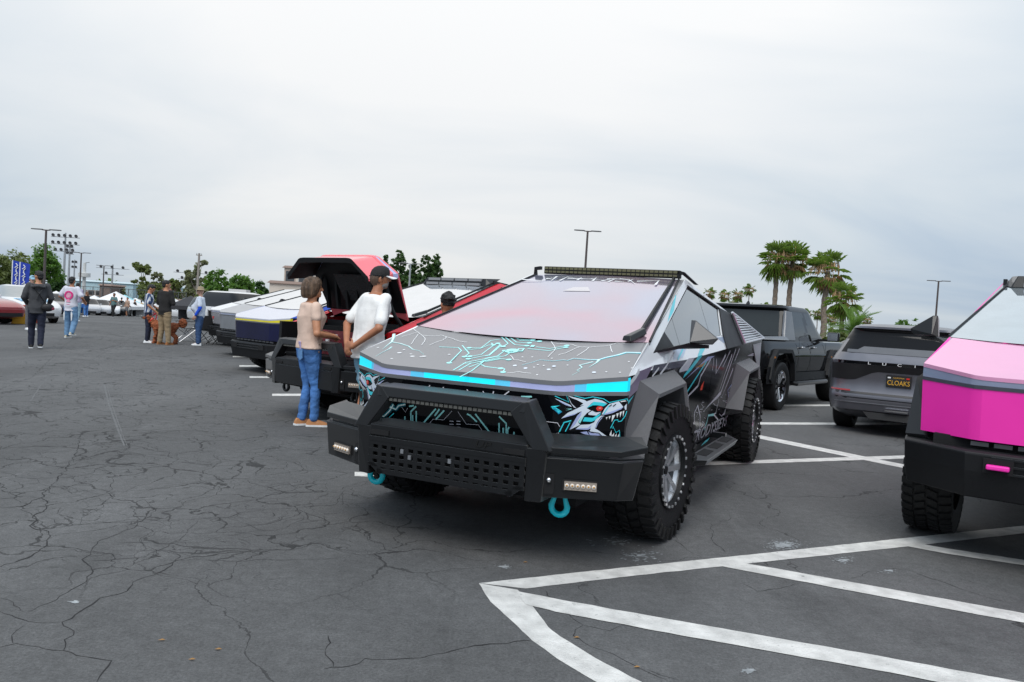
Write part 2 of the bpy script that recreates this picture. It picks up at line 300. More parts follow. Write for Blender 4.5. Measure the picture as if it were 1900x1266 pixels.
# tyre scuffs
TS = mat('pale tyre scuff', (.125, .128, .13), .9, var=.35, vscale=25)
for pts in ([((100, 690), (101, 690)), ((75, 715), (77, 715)), ((55, 745), (58, 745))], [((192, 715), (195, 715)), ((200, 750), (203.5, 750)), ((214, 790), (218, 790)), ((229, 828), (232, 828))], [((198, 715), (199, 715)), ((206, 750), (208, 750)), ((220, 790), (222, 790)), ((235, 828), (236, 828))]): strip(pts, 'tyre_scuff', TS, .002, .008)
# chalky smudges with ragged edges
CH = mat('chalk smudge', (.30, .32, .33), .95, var=.3, vscale=20)
def smudge(cx, cy, rx, ry, n, seed, m=CH):
    rnd = random.Random(seed); b = MB()
    for i in range(n):
        a = rnd.random()*2*pi; r = abs(rnd.gauss(0, .45)); c = gnd(cx+rx*r*cos(a), cy+ry*r*sin(a)); s = rnd.uniform(.002, .011)*(1.3-min(r, 1)); k = rnd.randint(4, 6); a0 = rnd.random()*6
        b.poly([(c.x+s*cos(a0+2*pi*j/k)*rnd.uniform(.5, 2.2), c.y+s*sin(a0+2*pi*j/k)*rnd.uniform(.4, 1.2), .0022+i*2e-6) for j in range(k)])
    o = b.build('chalk_smudge', m, ground); o['kind'] = 'stuff'; return o
smudge(1455, 1012, 62, 16, 420, 1); smudge(1565, 1040, 40, 12, 130, 2); smudge(935, 1052, 18, 6, 60, 3); smudge(1185, 1032, 60, 22, 90, 4); smudge(1390, 1246, 16, 7, 70, 5); smudge(1650, 1060, 30, 6, 40, 6); smudge(138, 1118, 14, 5, 24, 7); smudge(1150, 1005, 130, 30, 60, 8)
LF = mat('dry fallen leaf', (.32, .17, .05), .8)
for i, (x, y) in enumerate([(975, 1045), (405, 1207), (356, 1226), (1070, 1185), (1182, 1240), (300, 1190)]):
    c = gnd(x, y); s = .011; b = MB(); b.add([(c.x-s*1.4, c.y, .004), (c.x, c.y-s*.7, .008), (c.x+s*1.3, c.y+.004, .005), (c.x, c.y+s*.6, .009)], [(0, 1, 3), (1, 2, 3)])
    tag(b.build('fallen_leaf', LF), ['dry yellow leaf between the truck bumper and the hatch corner', 'dry leaf beside the long crack on open asphalt', 'dry leaf on open asphalt close to its neighbour', 'dry leaf inside the hatched area near the curved line', 'dry leaf on the crack inside the hatched area', 'dry leaf near the branching crack'][i], 'leaf', 'dry leaves on the asphalt')
# ================================================================== angular pickup trucks
BLK = mat('black trim plastic', (.010, .0105, .012), .5, bump=.1, bscale=160, spec=.3)
PCB = mat('black powder coat', (.006, .0066, .0078), .33, var=.08, spec=.45, sheen=.32)
RUB = mat('tyre rubber', (.010, .010, .0105), .6, bump=.2, bscale=90, var=.18, spec=.35)
GLS = mat('dark tinted glass', (.015, .017, .02), .03, coat=1., var=.02, spec=.9)
ALU = mat('brushed aluminium', (.72, .73, .75), .34, metal=.75, bump=.05, bscale=30)
STEEL = mat('bare stainless', (.50, .51, .53), .34, metal=.9)
DRK = mat('dark void', (.006, .006, .007), .9)
CHR = mat('polished chrome', (.8, .8, .82), .08, metal=1.)
CYAN = mat('cyan print', (.04, .72, .82), .35, coat=.4)
CYANL = mat('cyan light', (.0, .62, .78), .25, coat=.5, emit=.42, ecol=(.0, .78, 1.))
MINT = mat('mint print', (.36, .86, .84), .4, coat=.3)
ICE = mat('ice white print', (.72, .80, .90), .35, coat=.4)
LAVP = mat('lavender print', (.42, .48, .78), .35, coat=.4)
WHTP = mat('white print', (.85, .87, .88), .4, coat=.3)
REDP = mat('red print', (.75, .03, .02), .35, coat=.4)
INK = mat('black gloss wrap', (.004, .0045, .006), .10, var=.1, spec=.3)
GREYP = mat('silver print', (.70, .70, .76), .3, coat=.4)
TEALD = mat('deep teal print', (.01, .12, .17), .3, coat=.4)
PINKP = mat('pink print', (.85, .45, .5), .4)
def HZ(u): return 1.118+(.3134 if u > 0 else .2347)*u                       # hood and windscreen plane
def WC(u): return 1.118+.0394*u                       # shoulder crease
def SU(u, w): return .956-.003*u-.375*(w-WC(u))       # upper side plane
def SLO(u, w): return .956-.003*u-.09*(WC(u)-w)       # lower side plane
def tyre_mesh(R, wd, blocks=0, rimr=.56):
    b = MB(); h = wd/2; r = R*rimr; M = Matrix.Rotation(pi/2, 4, 'Y')
    c = R-.016 if blocks else R
    prof = [(r, -h*.72), (r*1.03, -h*.9), (r+(R-r)*.5, -h*1.0), (R*.93, -h*.96), (c*.985, -h*.84), (c, -h*.6), (c, h*.6), (c*.985, h*.84), (R*.93, h*.96), (r+(R-r)*.5, h*1.0), (r*1.03, h*.9), (r, h*.72)]
    b.lathe(prof, 48, 0, M)
    for k in range(blocks):
        a = 2*pi*k/blocks
        for j, (x0, x1, da, hh) in enumerate([(-h*.98, -h*.52, 0, .36), (-h*.44, -h*.04, .5, .34), (h*.04, h*.44, 0, .34), (h*.52, h*.98, .5, .36)]):
            aa = a+2*pi/blocks*da; w = 2*pi/blocks*hh; sk = (.18 if j in (1, 2) else .06)*2*pi/blocks*(1 if j % 2 else -1); top = R; lo = R-.03
            q = []
            for rr in (lo, top):
                for xx, ss in ((x0, -1), (x1, 1)):
                    for s in (-1, 1):
                        an = aa+s*w*(1 if rr == lo else .88)+ss*sk; rad = rr-(.012 if (j in (0, 3) and abs(xx) > h*.9) else 0); q.append((xx, rad*cos(an), rad*sin(an)))
            b.hexa([q[0], q[2], q[3], q[1], q[4], q[6], q[7], q[5]])
            if j in (0, 3) and blocks < 40:   # side biters running down the sidewall
                s = -1 if j == 0 else 1; q = []
                for rr, xx in ((R*.80, h*1.02*s), (R-.01, h*.97*s)):
                    for an in (aa-w*.5, aa+w*.5): q.append((xx, rr*cos(an), rr*sin(an)))
                q2 = [(p[0]+.014*s, p[1], p[2]) for p in q]
                b.hexa([q[0], q[1], q[3], q[2], q2[0], q2[1], q2[3], q2[2]])
    return b
def rim_mesh(r, wd, spokes, style='beadlock'):
    b = MB(); M = Matrix.Rotation(pi/2, 4, 'Y'); h = wd/2
    b.lathe([(r*.99, -h*.7), (r*.9, -h*.6), (r*.86, h*.55), (r*.93, h*.72), (r*1.03, h*.86), (r*1.03, h*.74), (r*.99, h*.66)], 40, 0, M)
    b.lathe([(r*.95, -h*.55), (0.001, -h*.55)], 30, 1, M)
    if style == 'beadlock':
        b.lathe([(r*1.03, h*.84), (r*1.02, h*.98), (r*.90, h*.98), (r*.88, h*.80)], 40, 2, M)
        for k in range(24):
            a = 2*pi*k/24; b.box((h*.99, r*.96*cos(a), r*.96*sin(a)), (.012, .016, .016), 0, Matrix.Rotation(a, 3, 'X'))
    for k in range(spokes):
        a = 2*pi*k/spokes
        for s, (w0, w1) in enumerate(((.30, .22),)):
            q = []
            for rr, ww, x in ((r*.16, w0*r*.5, h*.62), (r*.93, (w1 if style == 'beadlock' else .34)*r*.62*(1.35 if spokes < 11 or style == 'beadlock' else .9), h*.80)):
                for sx in (0, -.05):
                    for sg in (-1, 1): q.append((x+sx, rr*cos(a)-sg*ww*sin(a)*.5, rr*sin(a)+sg*ww*cos(a)*.5))
            b.hexa([q[0], q[1], q[3], q[2], q[4], q[5], q[7], q[6]], 0)
    b.lathe([(r*.26, h*.2), (r*.27, h*.5), (r*.2, h*.56), (.001, h*.56)], 20, 0, M)
    b.lathe([(r*.12, h*.56), (r*.11, h*.66), (.001, h*.66)], 16, 2, M)
    return b
WHEELS = {}
def wheel(parent, v, u, R, wd=.33, style='mud', name='wheel', sx=1, turn=0, rimmat=None, spokes=None):
    key = (style, R, wd)
    if key not in WHEELS:
        tb = tyre_mesh(R, wd, {'mud': 34, 'at': 40}.get(style, 0), {'mud': .53, 'at': .58, 'street': .68, 'chrome': .63}.get(style, .6))
        rr = R*{'mud': .53, 'at': .58, 'street': .68, 'chrome': .63}.get(style, .6)
        rb = rim_mesh(rr, wd, spokes or {'mud': 8, 'at': 7, 'street': 10, 'chrome': 12}.get(style, 8), 'beadlock' if style == 'mud' else 'plain')
        rm = [rimmat or {'mud': ALU, 'at': BLK, 'chrome': CHR}.get(style, STEEL), mat('dark steel', (.16, .16, .17), .4, metal=.7) if style == 'chrome' else DRK, BLK]  # chrome rims get a plain grey metal backing
        WHEELS[key] = (tb.mesh('tyre', RUB, 28), rb.mesh('rim', rm, 30))
    tm, rm = WHEELS[key]
    t = bpy.data.objects.new(name, tm); COL.objects.link(t); t.parent = parent; t.location = (v, u, R); t.rotation_euler = (0, 0, turn+(0 if sx > 0 else pi))
    r = bpy.data.objects.new('rim', rm); COL.objects.link(r); r.parent = t
    return t
def text_mesh(s, size, m, parent, M, name='lettering', shear=0., extrude=.0008, align='LEFT', space=1.0, sx=1.0):
    c = bpy.data.curves.new('t', 'FONT'); c.body = s; c.size = size; c.shear = shear; c.extrude = extrude; c.align_x = align; c.space_character = space; c.resolution_u = 3
    o = bpy.data.objects.new('t', c); COL.objects.link(o); bpy.context.view_layer.update()
    me = bpy.data.meshes.new_from_object(o.evaluated_get(bpy.context.evaluated_depsgraph_get())); bpy.data.objects.remove(o); bpy.data.curves.remove(c)
    me.name = name; me.materials.clear(); me.materials.append(m)
    if sx != 1: me.transform(Matrix.Diagonal((sx, 1, 1, 1)))
    me.transform(M); k = bpy.data.objects.new(name, me); COL.objects.link(k); k.parent = parent; return k
def frame_M(o, ex, ey): ez = Vector(ex).cross(Vector(ey)).normalized(); ex = Vector(ex).normalized(); ey = ez.cross(ex); return Matrix(((ex.x, ey.x, ez.x, o[0]), (ex.y, ey.y, ez.y, o[1]), (ex.z, ey.z, ez.z, o[2]), (0, 0, 0, 1)))
FRONT = [(-.956, 0), (-.60, -.216), (.60, -.216), (.956, 0)]
def front_line(off=0., nseg=12):
    P = []
    for i in range(3):
        (v0, u0), (v1, u1) = FRONT[i], FRONT[i+1]
        for k in range(nseg): P.append((v0+(v1-v0)*k/nseg, u0+(u1-u0)*k/nseg))
    P.append(FRONT[-1]); out = []
    for i, (v, u) in enumerate(P):   # soften the kinks a little
        a = P[max(0, i-1)]; c = P[min(len(P)-1, i+1)]; vv = v if i in (0, len(P)-1) else .5*v+.25*(a[0]+c[0]); uu = u if i in (0, len(P)-1) else .5*u+.25*(a[1]+c[1]); out.append((vv, uu+off))
    return out
def build_truck(pose, L, C, label, bumper='stock', wheelstyle='at', R=.44, hood_open=0, frames=None, arm_mirror=(1, -1), bar=None, group='angular pickup trucks parked nose out in a row'):
    X, Y, a = pose
    T = empty('pickup_truck', (X, Y, 0), -a, label, 'pickup truck', group)
    def P(v, u, w): return Vector((v, u, w+L))
    FL = front_line()
    # ---- hood, fascia and light bar
    def hoodset(parent, MX=None):
        res = []
        def fin(b, name, m, par, **k):
            if MX is not None: b.xform(MX)
            return b.build(name, m, par, **k)
        b = MB(); top = [P(v, u, HZ(u)) for v, u in FL]; basec = [(-.87, .60), (-.6, .545), (-.3, .505), (0, .49), (.3, .505), (.6, .545), (.87, .60)]
        back = [P(v, u, HZ(u)) for v, u in basec][::-1]
        dn = Vector((0, 0, -.025)); rows_ = []
        for v, u in FL:
            ub = .49+.11*(v*.91/.87)**2; um = max(u, 0)+.004; q_ = [P(v, u, HZ(u)), P(v, um, HZ(um)), P(v*.91, ub, HZ(ub))]; rows_.append(q_+[p_+dn for p_ in q_[::-1]])
        b.loft(rows_); hd = fin(b, 'hood', C['hood'], parent, smooth=30)
        n = len(FL)
        # light bar
        tops = [P(v, u+.004, HZ(u)-.008) for v, u in FL]; BH = lambda v: .058+.030*max(0, (abs(v)-.58)/.376)
        bots = [P(v, u+.002, HZ(u)-BH(v)) for v, u in FL]
        segs = bar or [(0, n-1, C['bar'])]
        for k, (i0, i1, m) in enumerate(segs):
            lb = MB(); off = Vector((0, .05, 0)); lb.loft([[tops[i], bots[i], bots[i]+off, tops[i]+off] for i in range(i0, i1+1)]); fin(lb, 'light_bar', m, hd if MX is not None else parent, smooth=30)
        lip = MB(); l0 = [P(v, u-.010, HZ(u)-BH(v)) for v, u in FL]; l1 = [P(v, u-.001, HZ(u)-BH(v)-.024) for v, u in FL]; l2 = [P(v, u+.05, HZ(u)-BH(v)-.024) for v, u in FL]; l3 = [P(v, u+.05, HZ(u)-BH(v)) for v, u in FL]
        lip.loft([[l0[i], l1[i], l2[i], l3[i]] for i in range(n)]); fin(lip, 'lip', C.get('lip', C['hood']), hd if MX is not None else parent)
        f1 = [P(v, u+.004, HZ(u)-BH(v)-.024) for v, u in FL]; f2 = [P(v*.99, u+.02, .66) for v, u in FL]
        for i0, i1 in ((0, n//3), (n//3, 2*(n//3)), (2*(n//3), n-1)):
            fb = MB(); fo = Vector((0, .03, 0)); fb.loft([[f1[i], f2[i], f2[i]+fo, f1[i]+fo] for i in range(i0, i1+1)]); fin(fb, 'fascia_panel', C['fascia'], hd if MX is not None else parent, smooth=30)
        return hd
    if not hood_open: hoodset(T)
    else:
        hx = P(0, .56, HZ(.56)); MX = Matrix.Translation(hx) @ Matrix.Rotation(-hood_open, 4, 'X') @ Matrix.Diagonal((.80, 1, 1, 1)) @ Matrix.Translation(-hx); hd = hoodset(T, MX)
        lin = MB(); li = [P(v*.93, u*.93+.03, HZ(u)-.03) for v, u in FL]; lb_ = [P(v*.9, u+.05, .72) for v, u in FL]
        lin.loft([[P(v*.95, .5, HZ(.5)-.03), P(v*.985, u+.045, HZ(u)-.035), P(v*.985, u+.07, HZ(u)-.13), P(v*.98, u+.056, .655), P(v*.985, u-.002, .652)] for v, u in FL], closed=False, cap=False)
        for p in range(7): lin.box(P(-.72+.24*p, .22, HZ(.22)-.06), (.05, .5, .05))
        lin.xform(MX); lin.build('hood_liner', BLK, hd)
        pad = MB(); pad.slab([P(-.42, .02, HZ(.02)-.075), P(.42, .02, HZ(.02)-.075), P(.36, .36, HZ(.36)-.075), P(-.36, .36, HZ(.36)-.075)], (0, 0, -.01)); pad.xform(MX); pad.build('hood_speaker_grille', mat('perforated grille', (.03, .03, .032), .5, bump=.9, bscale=60), hd)
        tub = MB(); tub.box(P(0, .30, .78), (1.5, .5, .04)); tub.box(P(0, .56, .95), (1.6, .04, .5)); tub.box(P(.82, .2, .9), (.05, .75, .5)); tub.box(P(-.82, .2, .9), (.05, .75, .5)); tub.box(P(0, .0, .72), (1.7, .3, .10)); tub.build('front_trunk_tub', BLK, T)
        pn = MB(); pn.box(P(.05, .06, .93), (1.1, .03, .30)); pn.build('front_trunk_panel', mat('maroon printed panel', (.16, .012, .02), .35, coat=.4, var=.5, vscale=9), T)
        for (x_, z_) in ((.0, 1.02), (.2, 1.0), (.34, .93), (-.15, .95)): q = MB(); q.box(P(x_, .035, z_), (.05, .02, .035)); q.build('sticker', WHTP, T)
        for s in (-1, 1):
            st = MB(); p0 = P(s*.78, .45, 1.12); p1 = MX @ P(s*.74, .05, HZ(.05)-.06); mid = (p0+p1)/2+Vector((0, -.09, 0)); st.tube([p0, p0.lerp(mid, .6)+Vector((0, -.03, 0)), mid, p1.lerp(mid, .5), p1], .022, 8); st.build('hood_strut', BLK, T, smooth=40)
    # ---- windscreen and its edges
    basec = [(-.90, .615), (-.6, .541), (-.3, .501), (0, .486), (.3, .501), (.6, .541), (.90, .615)]
    tw = .66; ws = MB(); rows = []
    for k in range(7):
        s = k/6; rows.append([P(v*(1-s)+(-tw+2*tw*j/6)*s*(1 if True else 0), u*(1-s)+2.26*s, HZ(u*(1-s)+2.26*s)+.012*sin(pi*j/6)) for j, (v, u) in enumerate(basec)])
    n = 7; ws.add([p for r in rows for p in r], [(i*n+j, i*n+j+1, (i+1)*n+j+1, (i+1)*n+j) for i in range(6) for j in range(6)]); ws.build('windscreen', C.get('screen', GLS), T, smooth=180)
    for s in (-1, 1):
        pl = MB(); q = [P(s*.956, .0, HZ(0)-.002), P(s*.715, 2.278, HZ(2.278)-.002), P(s*tw, 2.26, HZ(2.26)-.002), P(s*.90, .62, HZ(.62)-.002), P(s*.87, .60, HZ(.60)-.003), P(s*.90, .0, HZ(0)-.03)]
        pl.slab(q if s > 0 else q[::-1], (0, 0, -.02)); pl.build('pillar_cap', C.get('cap', C['hood']), T)
        sl_ = MB(); sl_.tube([P(s*.900, .62, HZ(.62)+.004), P(s*.665, 2.26, HZ(2.26)+.004)], .009, 6); sl_.build('windscreen_seal', BLK, T)
    # ---- upper sides: frame round the glass, three panes a side
    for s in (-1, 1):
        def Q(u, w, o=0.): return P(s*(SU(u, w)+o*.93), u, w+o*.35)
        inn = Vector((-s*.022, 0, -.008)); fr = MB(); RL = lambda u: 1.832-.1496*(u-2.278)
        def sl(pts): fr.slab([Q(*p) for p in pts], inn)
        sl([(0, 1.118), (.65, 1.24), (2.27, 1.77), (2.278, 1.832)]); sl([(2.278, 1.832), (2.27, 1.77), (3.36, 1.625), (3.5, RL(3.5))])
        sl([(0, 1.118), (.65, 1.24), (3.14, 1.37), (3.14, WC(3.14))]); sl([(3.14, WC(3.14)), (3.14, 1.37), (3.36, 1.625), (3.5, RL(3.5)), (5.58, 1.338)])
        fr.build('side_frame', C['side_up'], T)
        for pts in ([(.67, 1.25), (1.44, 1.29), (1.44, 1.485)], [(1.448, 1.29), (2.62, 1.345), (2.62, 1.715), (2.27, 1.755), (1.448, 1.487)], [(2.63, 1.345), (3.13, 1.372), (3.34, 1.62), (2.63, 1.714)]):
            g_ = MB(); g_.slab([Q(u, w, -.006) for u, w in pts], inn*.5); g_.build('side_window', GLS, T)
        bl = MB(); bl.slab([Q(u, w, -.002) for u, w in [(.67, 1.25), (1.25, 1.28), (1.1, 1.385)]], inn*.3); bl.build('window_corner', BLK, T)
        tr = MB(); tr.tube([Q(2.27, 1.772, .002), Q(3.37, 1.628, .002)], .011, 6); tr.build('window_seal', BLK, T)
        # ---- lower sides: fender, doors, bed side
        def D(u, w, o=0.): return P(s*(SLO(u, w)+o), u, w)
        for nm, pts in (('front_fender', [(0, 1.114), (1.61, WC(1.61)-.004), (1.61, .52), (1.50, .52), (1.14, 1.02), (.36, 1.0), (.10, .66), (.03, .66)]), ('front_door', [(1.618, WC(1.618)-.004), (2.616, WC(2.616)-.004), (2.616, .52), (1.618, .52)]), ('rear_door', [(2.624, WC(2.624)-.004), (3.63, WC(3.63)-.004), (3.63, .62), (3.50, .52), (2.624, .52)]), ('bed_side', [(3.638, WC(3.638)-.004), (5.58, 1.334), (5.60, .66), (5.16, .62), (4.80, 1.04), (4.02, 1.02), (3.68, .60), (3.638, .60)])):
            pb = MB(); pb.slab([D(u, w) for u, w in pts], (-s*.02, 0, 0)); pb.build(nm, C.get(nm, C['side_lo']), T)
        rk = MB(); rk.slab([D(1.46, .525, -.01), D(3.55, .525, -.01), D(3.52, .40, -.06), D(1.50, .40, -.06)], (-s*.1, 0, 0)); rk.build('rocker_sill', BLK, T)
        for cu in (.0, 3.635):
            fl = MB(); rear = cu > 0
            inner = [(.03+cu, .63), (.26+cu, 1.085), (1.14+cu, 1.12), (1.58+cu, .60)]; outer = [(.09+cu, .62), (.37+cu, 1.0), (1.10+cu, 1.035), (1.46+cu, .60)]
            if L > .1: outer = [(p[0], p[1]+.0) for p in outer]
            vo = C.get('flare_v', 1.05); rings = []
            for (ui, wi), (uo, wo_) in zip(inner, outer):
                cxu = .74+cu; k = .93
                rings.append([P(s*(SLO(ui, wi)-.004), ui, wi), P(s*vo, uo, wo_), P(s*(vo-.012), uo+(cxu-uo)*.075, wo_-.03), P(s*.84, ui+(cxu-ui)*.22, wi-.1)])
            fl.loft(rings); fl.build('fender_flare', C.get('flare', BLK), T, weld=True)
            wl = MB(); wl.add([P(s*.60, .05+cu, .5), P(s*.60, .3+cu, 1.06), P(s*.60, 1.3+cu, 1.06), P(s*.60, 1.55+cu, .5), P(s*.93, .05+cu, .58), P(s*.93, .3+cu, 1.06), P(s*.93, 1.3+cu, 1.06), P(s*.93, 1.55+cu, .58)], [(0, 1, 5, 4), (1, 2, 6, 5), (2, 3, 7, 6), (0, 3, 2, 1)]); wl.build('wheel_well', DRK, T)
    # ---- rear: roof glass, ribbed bed cover, tailgate, bumper
    rg = MB(); rg.slab([P(-.70, 2.29, 1.826), P(.70, 2.29, 1.826), P(.76, 3.3, 1.676), P(-.76, 3.3, 1.676)], (0, 0, -.02)); rg.build('roof_glass', GLS, T)
    for k in range(12):
        u0 = 3.31+k*.186; u1 = u0+.178; h = lambda u: 1.832-.1496*(u-2.278)-.012; cv = MB(); vv = .74+.012*k; cv.slab([P(-vv, u0, h(u0)), P(vv, u0, h(u0)), P(vv, u1, h(u1)), P(-vv, u1, h(u1))], (0, 0, -.02)); cv.build('bed_cover_slat', BLK, T)
    tg = MB(); tg.slab([P(-.93, 5.585, 1.335), P(.93, 5.585, 1.335), P(.90, 5.62, .72), P(-.90, 5.62, .72)], (0, -.04, 0)); tg.build('tailgate', C['side_lo'], T)
    tl = MB(); tl.box(P(0, 5.60, 1.30), (1.84, .03, .035)); tl.build('tail_light_bar', mat('red lens', (.35, .01, .01), .15, coat=1.), T)
    rb = MB(); rb.prism([P(-.98, 5.35, .36), P(.98, 5.35, .36), P(.98, 5.35, .70), P(-.98, 5.35, .70)], [P(-.92, 5.72, .42), P(.92, 5.72, .42), P(.92, 5.72, .70), P(-.92, 5.72, .70)]); rb.build('rear_bumper', BLK, T)
    co = MB(); co.box(P(0, 2.75, .36), (1.3, 5.3, .16)); co.box(P(0, 2.6, .33), (1.7, 2.0, .10)); co.box(P(0, 2.85, .68), (1.22, 5.3, .55)); co.box(P(0, 2.9, 1.08), (1.74, 5.0, .08)); co.box(P(0, 2.6, .55), (1.72, 1.9, .28)); co.build('chassis_light_block', DRK, T)  # low boxes added to block skylight and darken the ground beneath
    # ---- mirrors
    for s in arm_mirror:
        mi = MB(); A = [P(s*1.01, 1.12, 1.318), P(s*1.24, 1.10, 1.345), P(s*1.19, 1.10, 1.30), P(s*1.03, 1.12, 1.29)]
        mi.add([P(s*1.05, 1.12, 1.480), P(s*1.04, 1.16, 1.305), P(s*1.068, 1.03, 1.322), P(s*1.245, 1.11, 1.362), P(s*1.215, 1.10, 1.315), P(s*1.06, 1.28, 1.455), P(s*1.05, 1.28, 1.31), P(s*1.22, 1.27, 1.355), P(s*1.085, 1.11, 1.478)], [(0, 1, 2), (0, 2, 8), (8, 2, 3), (2, 4, 3), (1, 6, 4, 2), (0, 8, 5), (8, 3, 7, 5), (3, 4, 7), (4, 6, 7), (5, 7, 6), (0, 5, 6, 1)])
        mi.build('side_mirror', C.get('mirror', PCB), T, bevel=.006)
        ma = MB(); ma.hexa([P(s*.90, .72, 1.235), P(s*.93, 1.28, 1.262), P(s*1.17, 1.20, 1.285), P(s*1.05, 1.06, 1.285), P(s*.90, .72, 1.25), P(s*.93, 1.28, 1.29), P(s*1.17, 1.20, 1.31), P(s*1.05, 1.06, 1.312)]); ma.build('mirror_arm', BLK, T, weld=True)
    # ---- wiper
    wp = MB(); wp.prism([P(.72, .58, HZ(.58)+.012), P(.79, .56, HZ(.56)+.012), P(.845, .74, HZ(.74)+.012), P(.80, .78, HZ(.78)+.012)], [P(.725, .59, HZ(.59)+.04), P(.78, .575, HZ(.575)+.048), P(.83, .74, HZ(.74)+.052), P(.80, .77, HZ(.77)+.048)]); wp.build('wiper_base', C.get('wiper', PCB), T, bevel=.006)
    wb = MB(); wb.hexa([P(.785, .76, HZ(.76)+.012), P(.812, .76, HZ(.76)+.012), P(.64, 2.24, HZ(2.24)+.012), P(.615, 2.24, HZ(2.24)+.012), P(.79, .76, HZ(.76)+.04), P(.806, .76, HZ(.76)+.04), P(.632, 2.24, HZ(2.24)+.03), P(.62, 2.24, HZ(2.24)+.03)]); wb.build('wiper_blade', BLK, T)
    # ---- bumper
    if bumper == 'stock':
        line = [(-1.06, .20), (-1.03, .0), (-.64, -.26), (.64, -.26), (1.03, .0), (1.06, .20)]
        bb = MB(); bb.loft([[P(v, u+.01, .600), P(v*1.005, u-.015, .585), P(v, u, .47), P(v*.985, u+.05, .295), P(v*.9, u+.25, .31), P(v*.85, u+.25, .60)] for v, u in line]); bb.build('bumper', BLK, T, weld=True, bevel=.01)
        for z_ in (.50, .545, .59):
            sl2 = MB(); sl2.box(P(.0, -.272, z_-.02), (1.0, .02, .012)); sl2.build('grille_slat', PCB, T)
        lo = MB(); lo.prism([P(-.62, -.20, .37), P(.62, -.20, .37), P(.55, .2, .27), P(-.55, .2, .27)], [P(-.62, -.20, .34), P(.62, -.20, .34), P(.55, .2, .25), P(-.55, .2, .25)]); lo.build('skid_plate', DRK, T)
        gp_ = MB(); gp_.box(P(0, .05, .63), (1.7, .3, .07)); gp_.build('grille_gap', DRK, T)
        for k_ in range(10): hl = MB(); hl.box(P(-.58+k_*.129, -.115, .632), (.10, .05, .026)); hl.build('lower_lamp', mat('smoked lamp lens', (.16, .16, .17), .2, coat=1.), T)
        hm = C.get('hook')
        for s in (-1, 1):
            rc = MB(); rc.box(P(s*.46, -.272, .52), (.16, .03, .09)); rc.build('tow_hook_recess', DRK, T)
            if hm: hk = MB(); hk.box(P(s*.46, -.30, .515), (.125, .05, .03)); hk.build('tow_hook', hm, T, bevel=.008)
    else: steel_bumper(T, P, C, bumper == 'grid')
    for v in (-1, 1):
        for u in (.78, 4.415): wheel(T, v*C.get('track', .93), u, R, .33, wheelstyle, sx=v, turn=C.get('turn', 0) if u < 1 else 0)
    return T, P
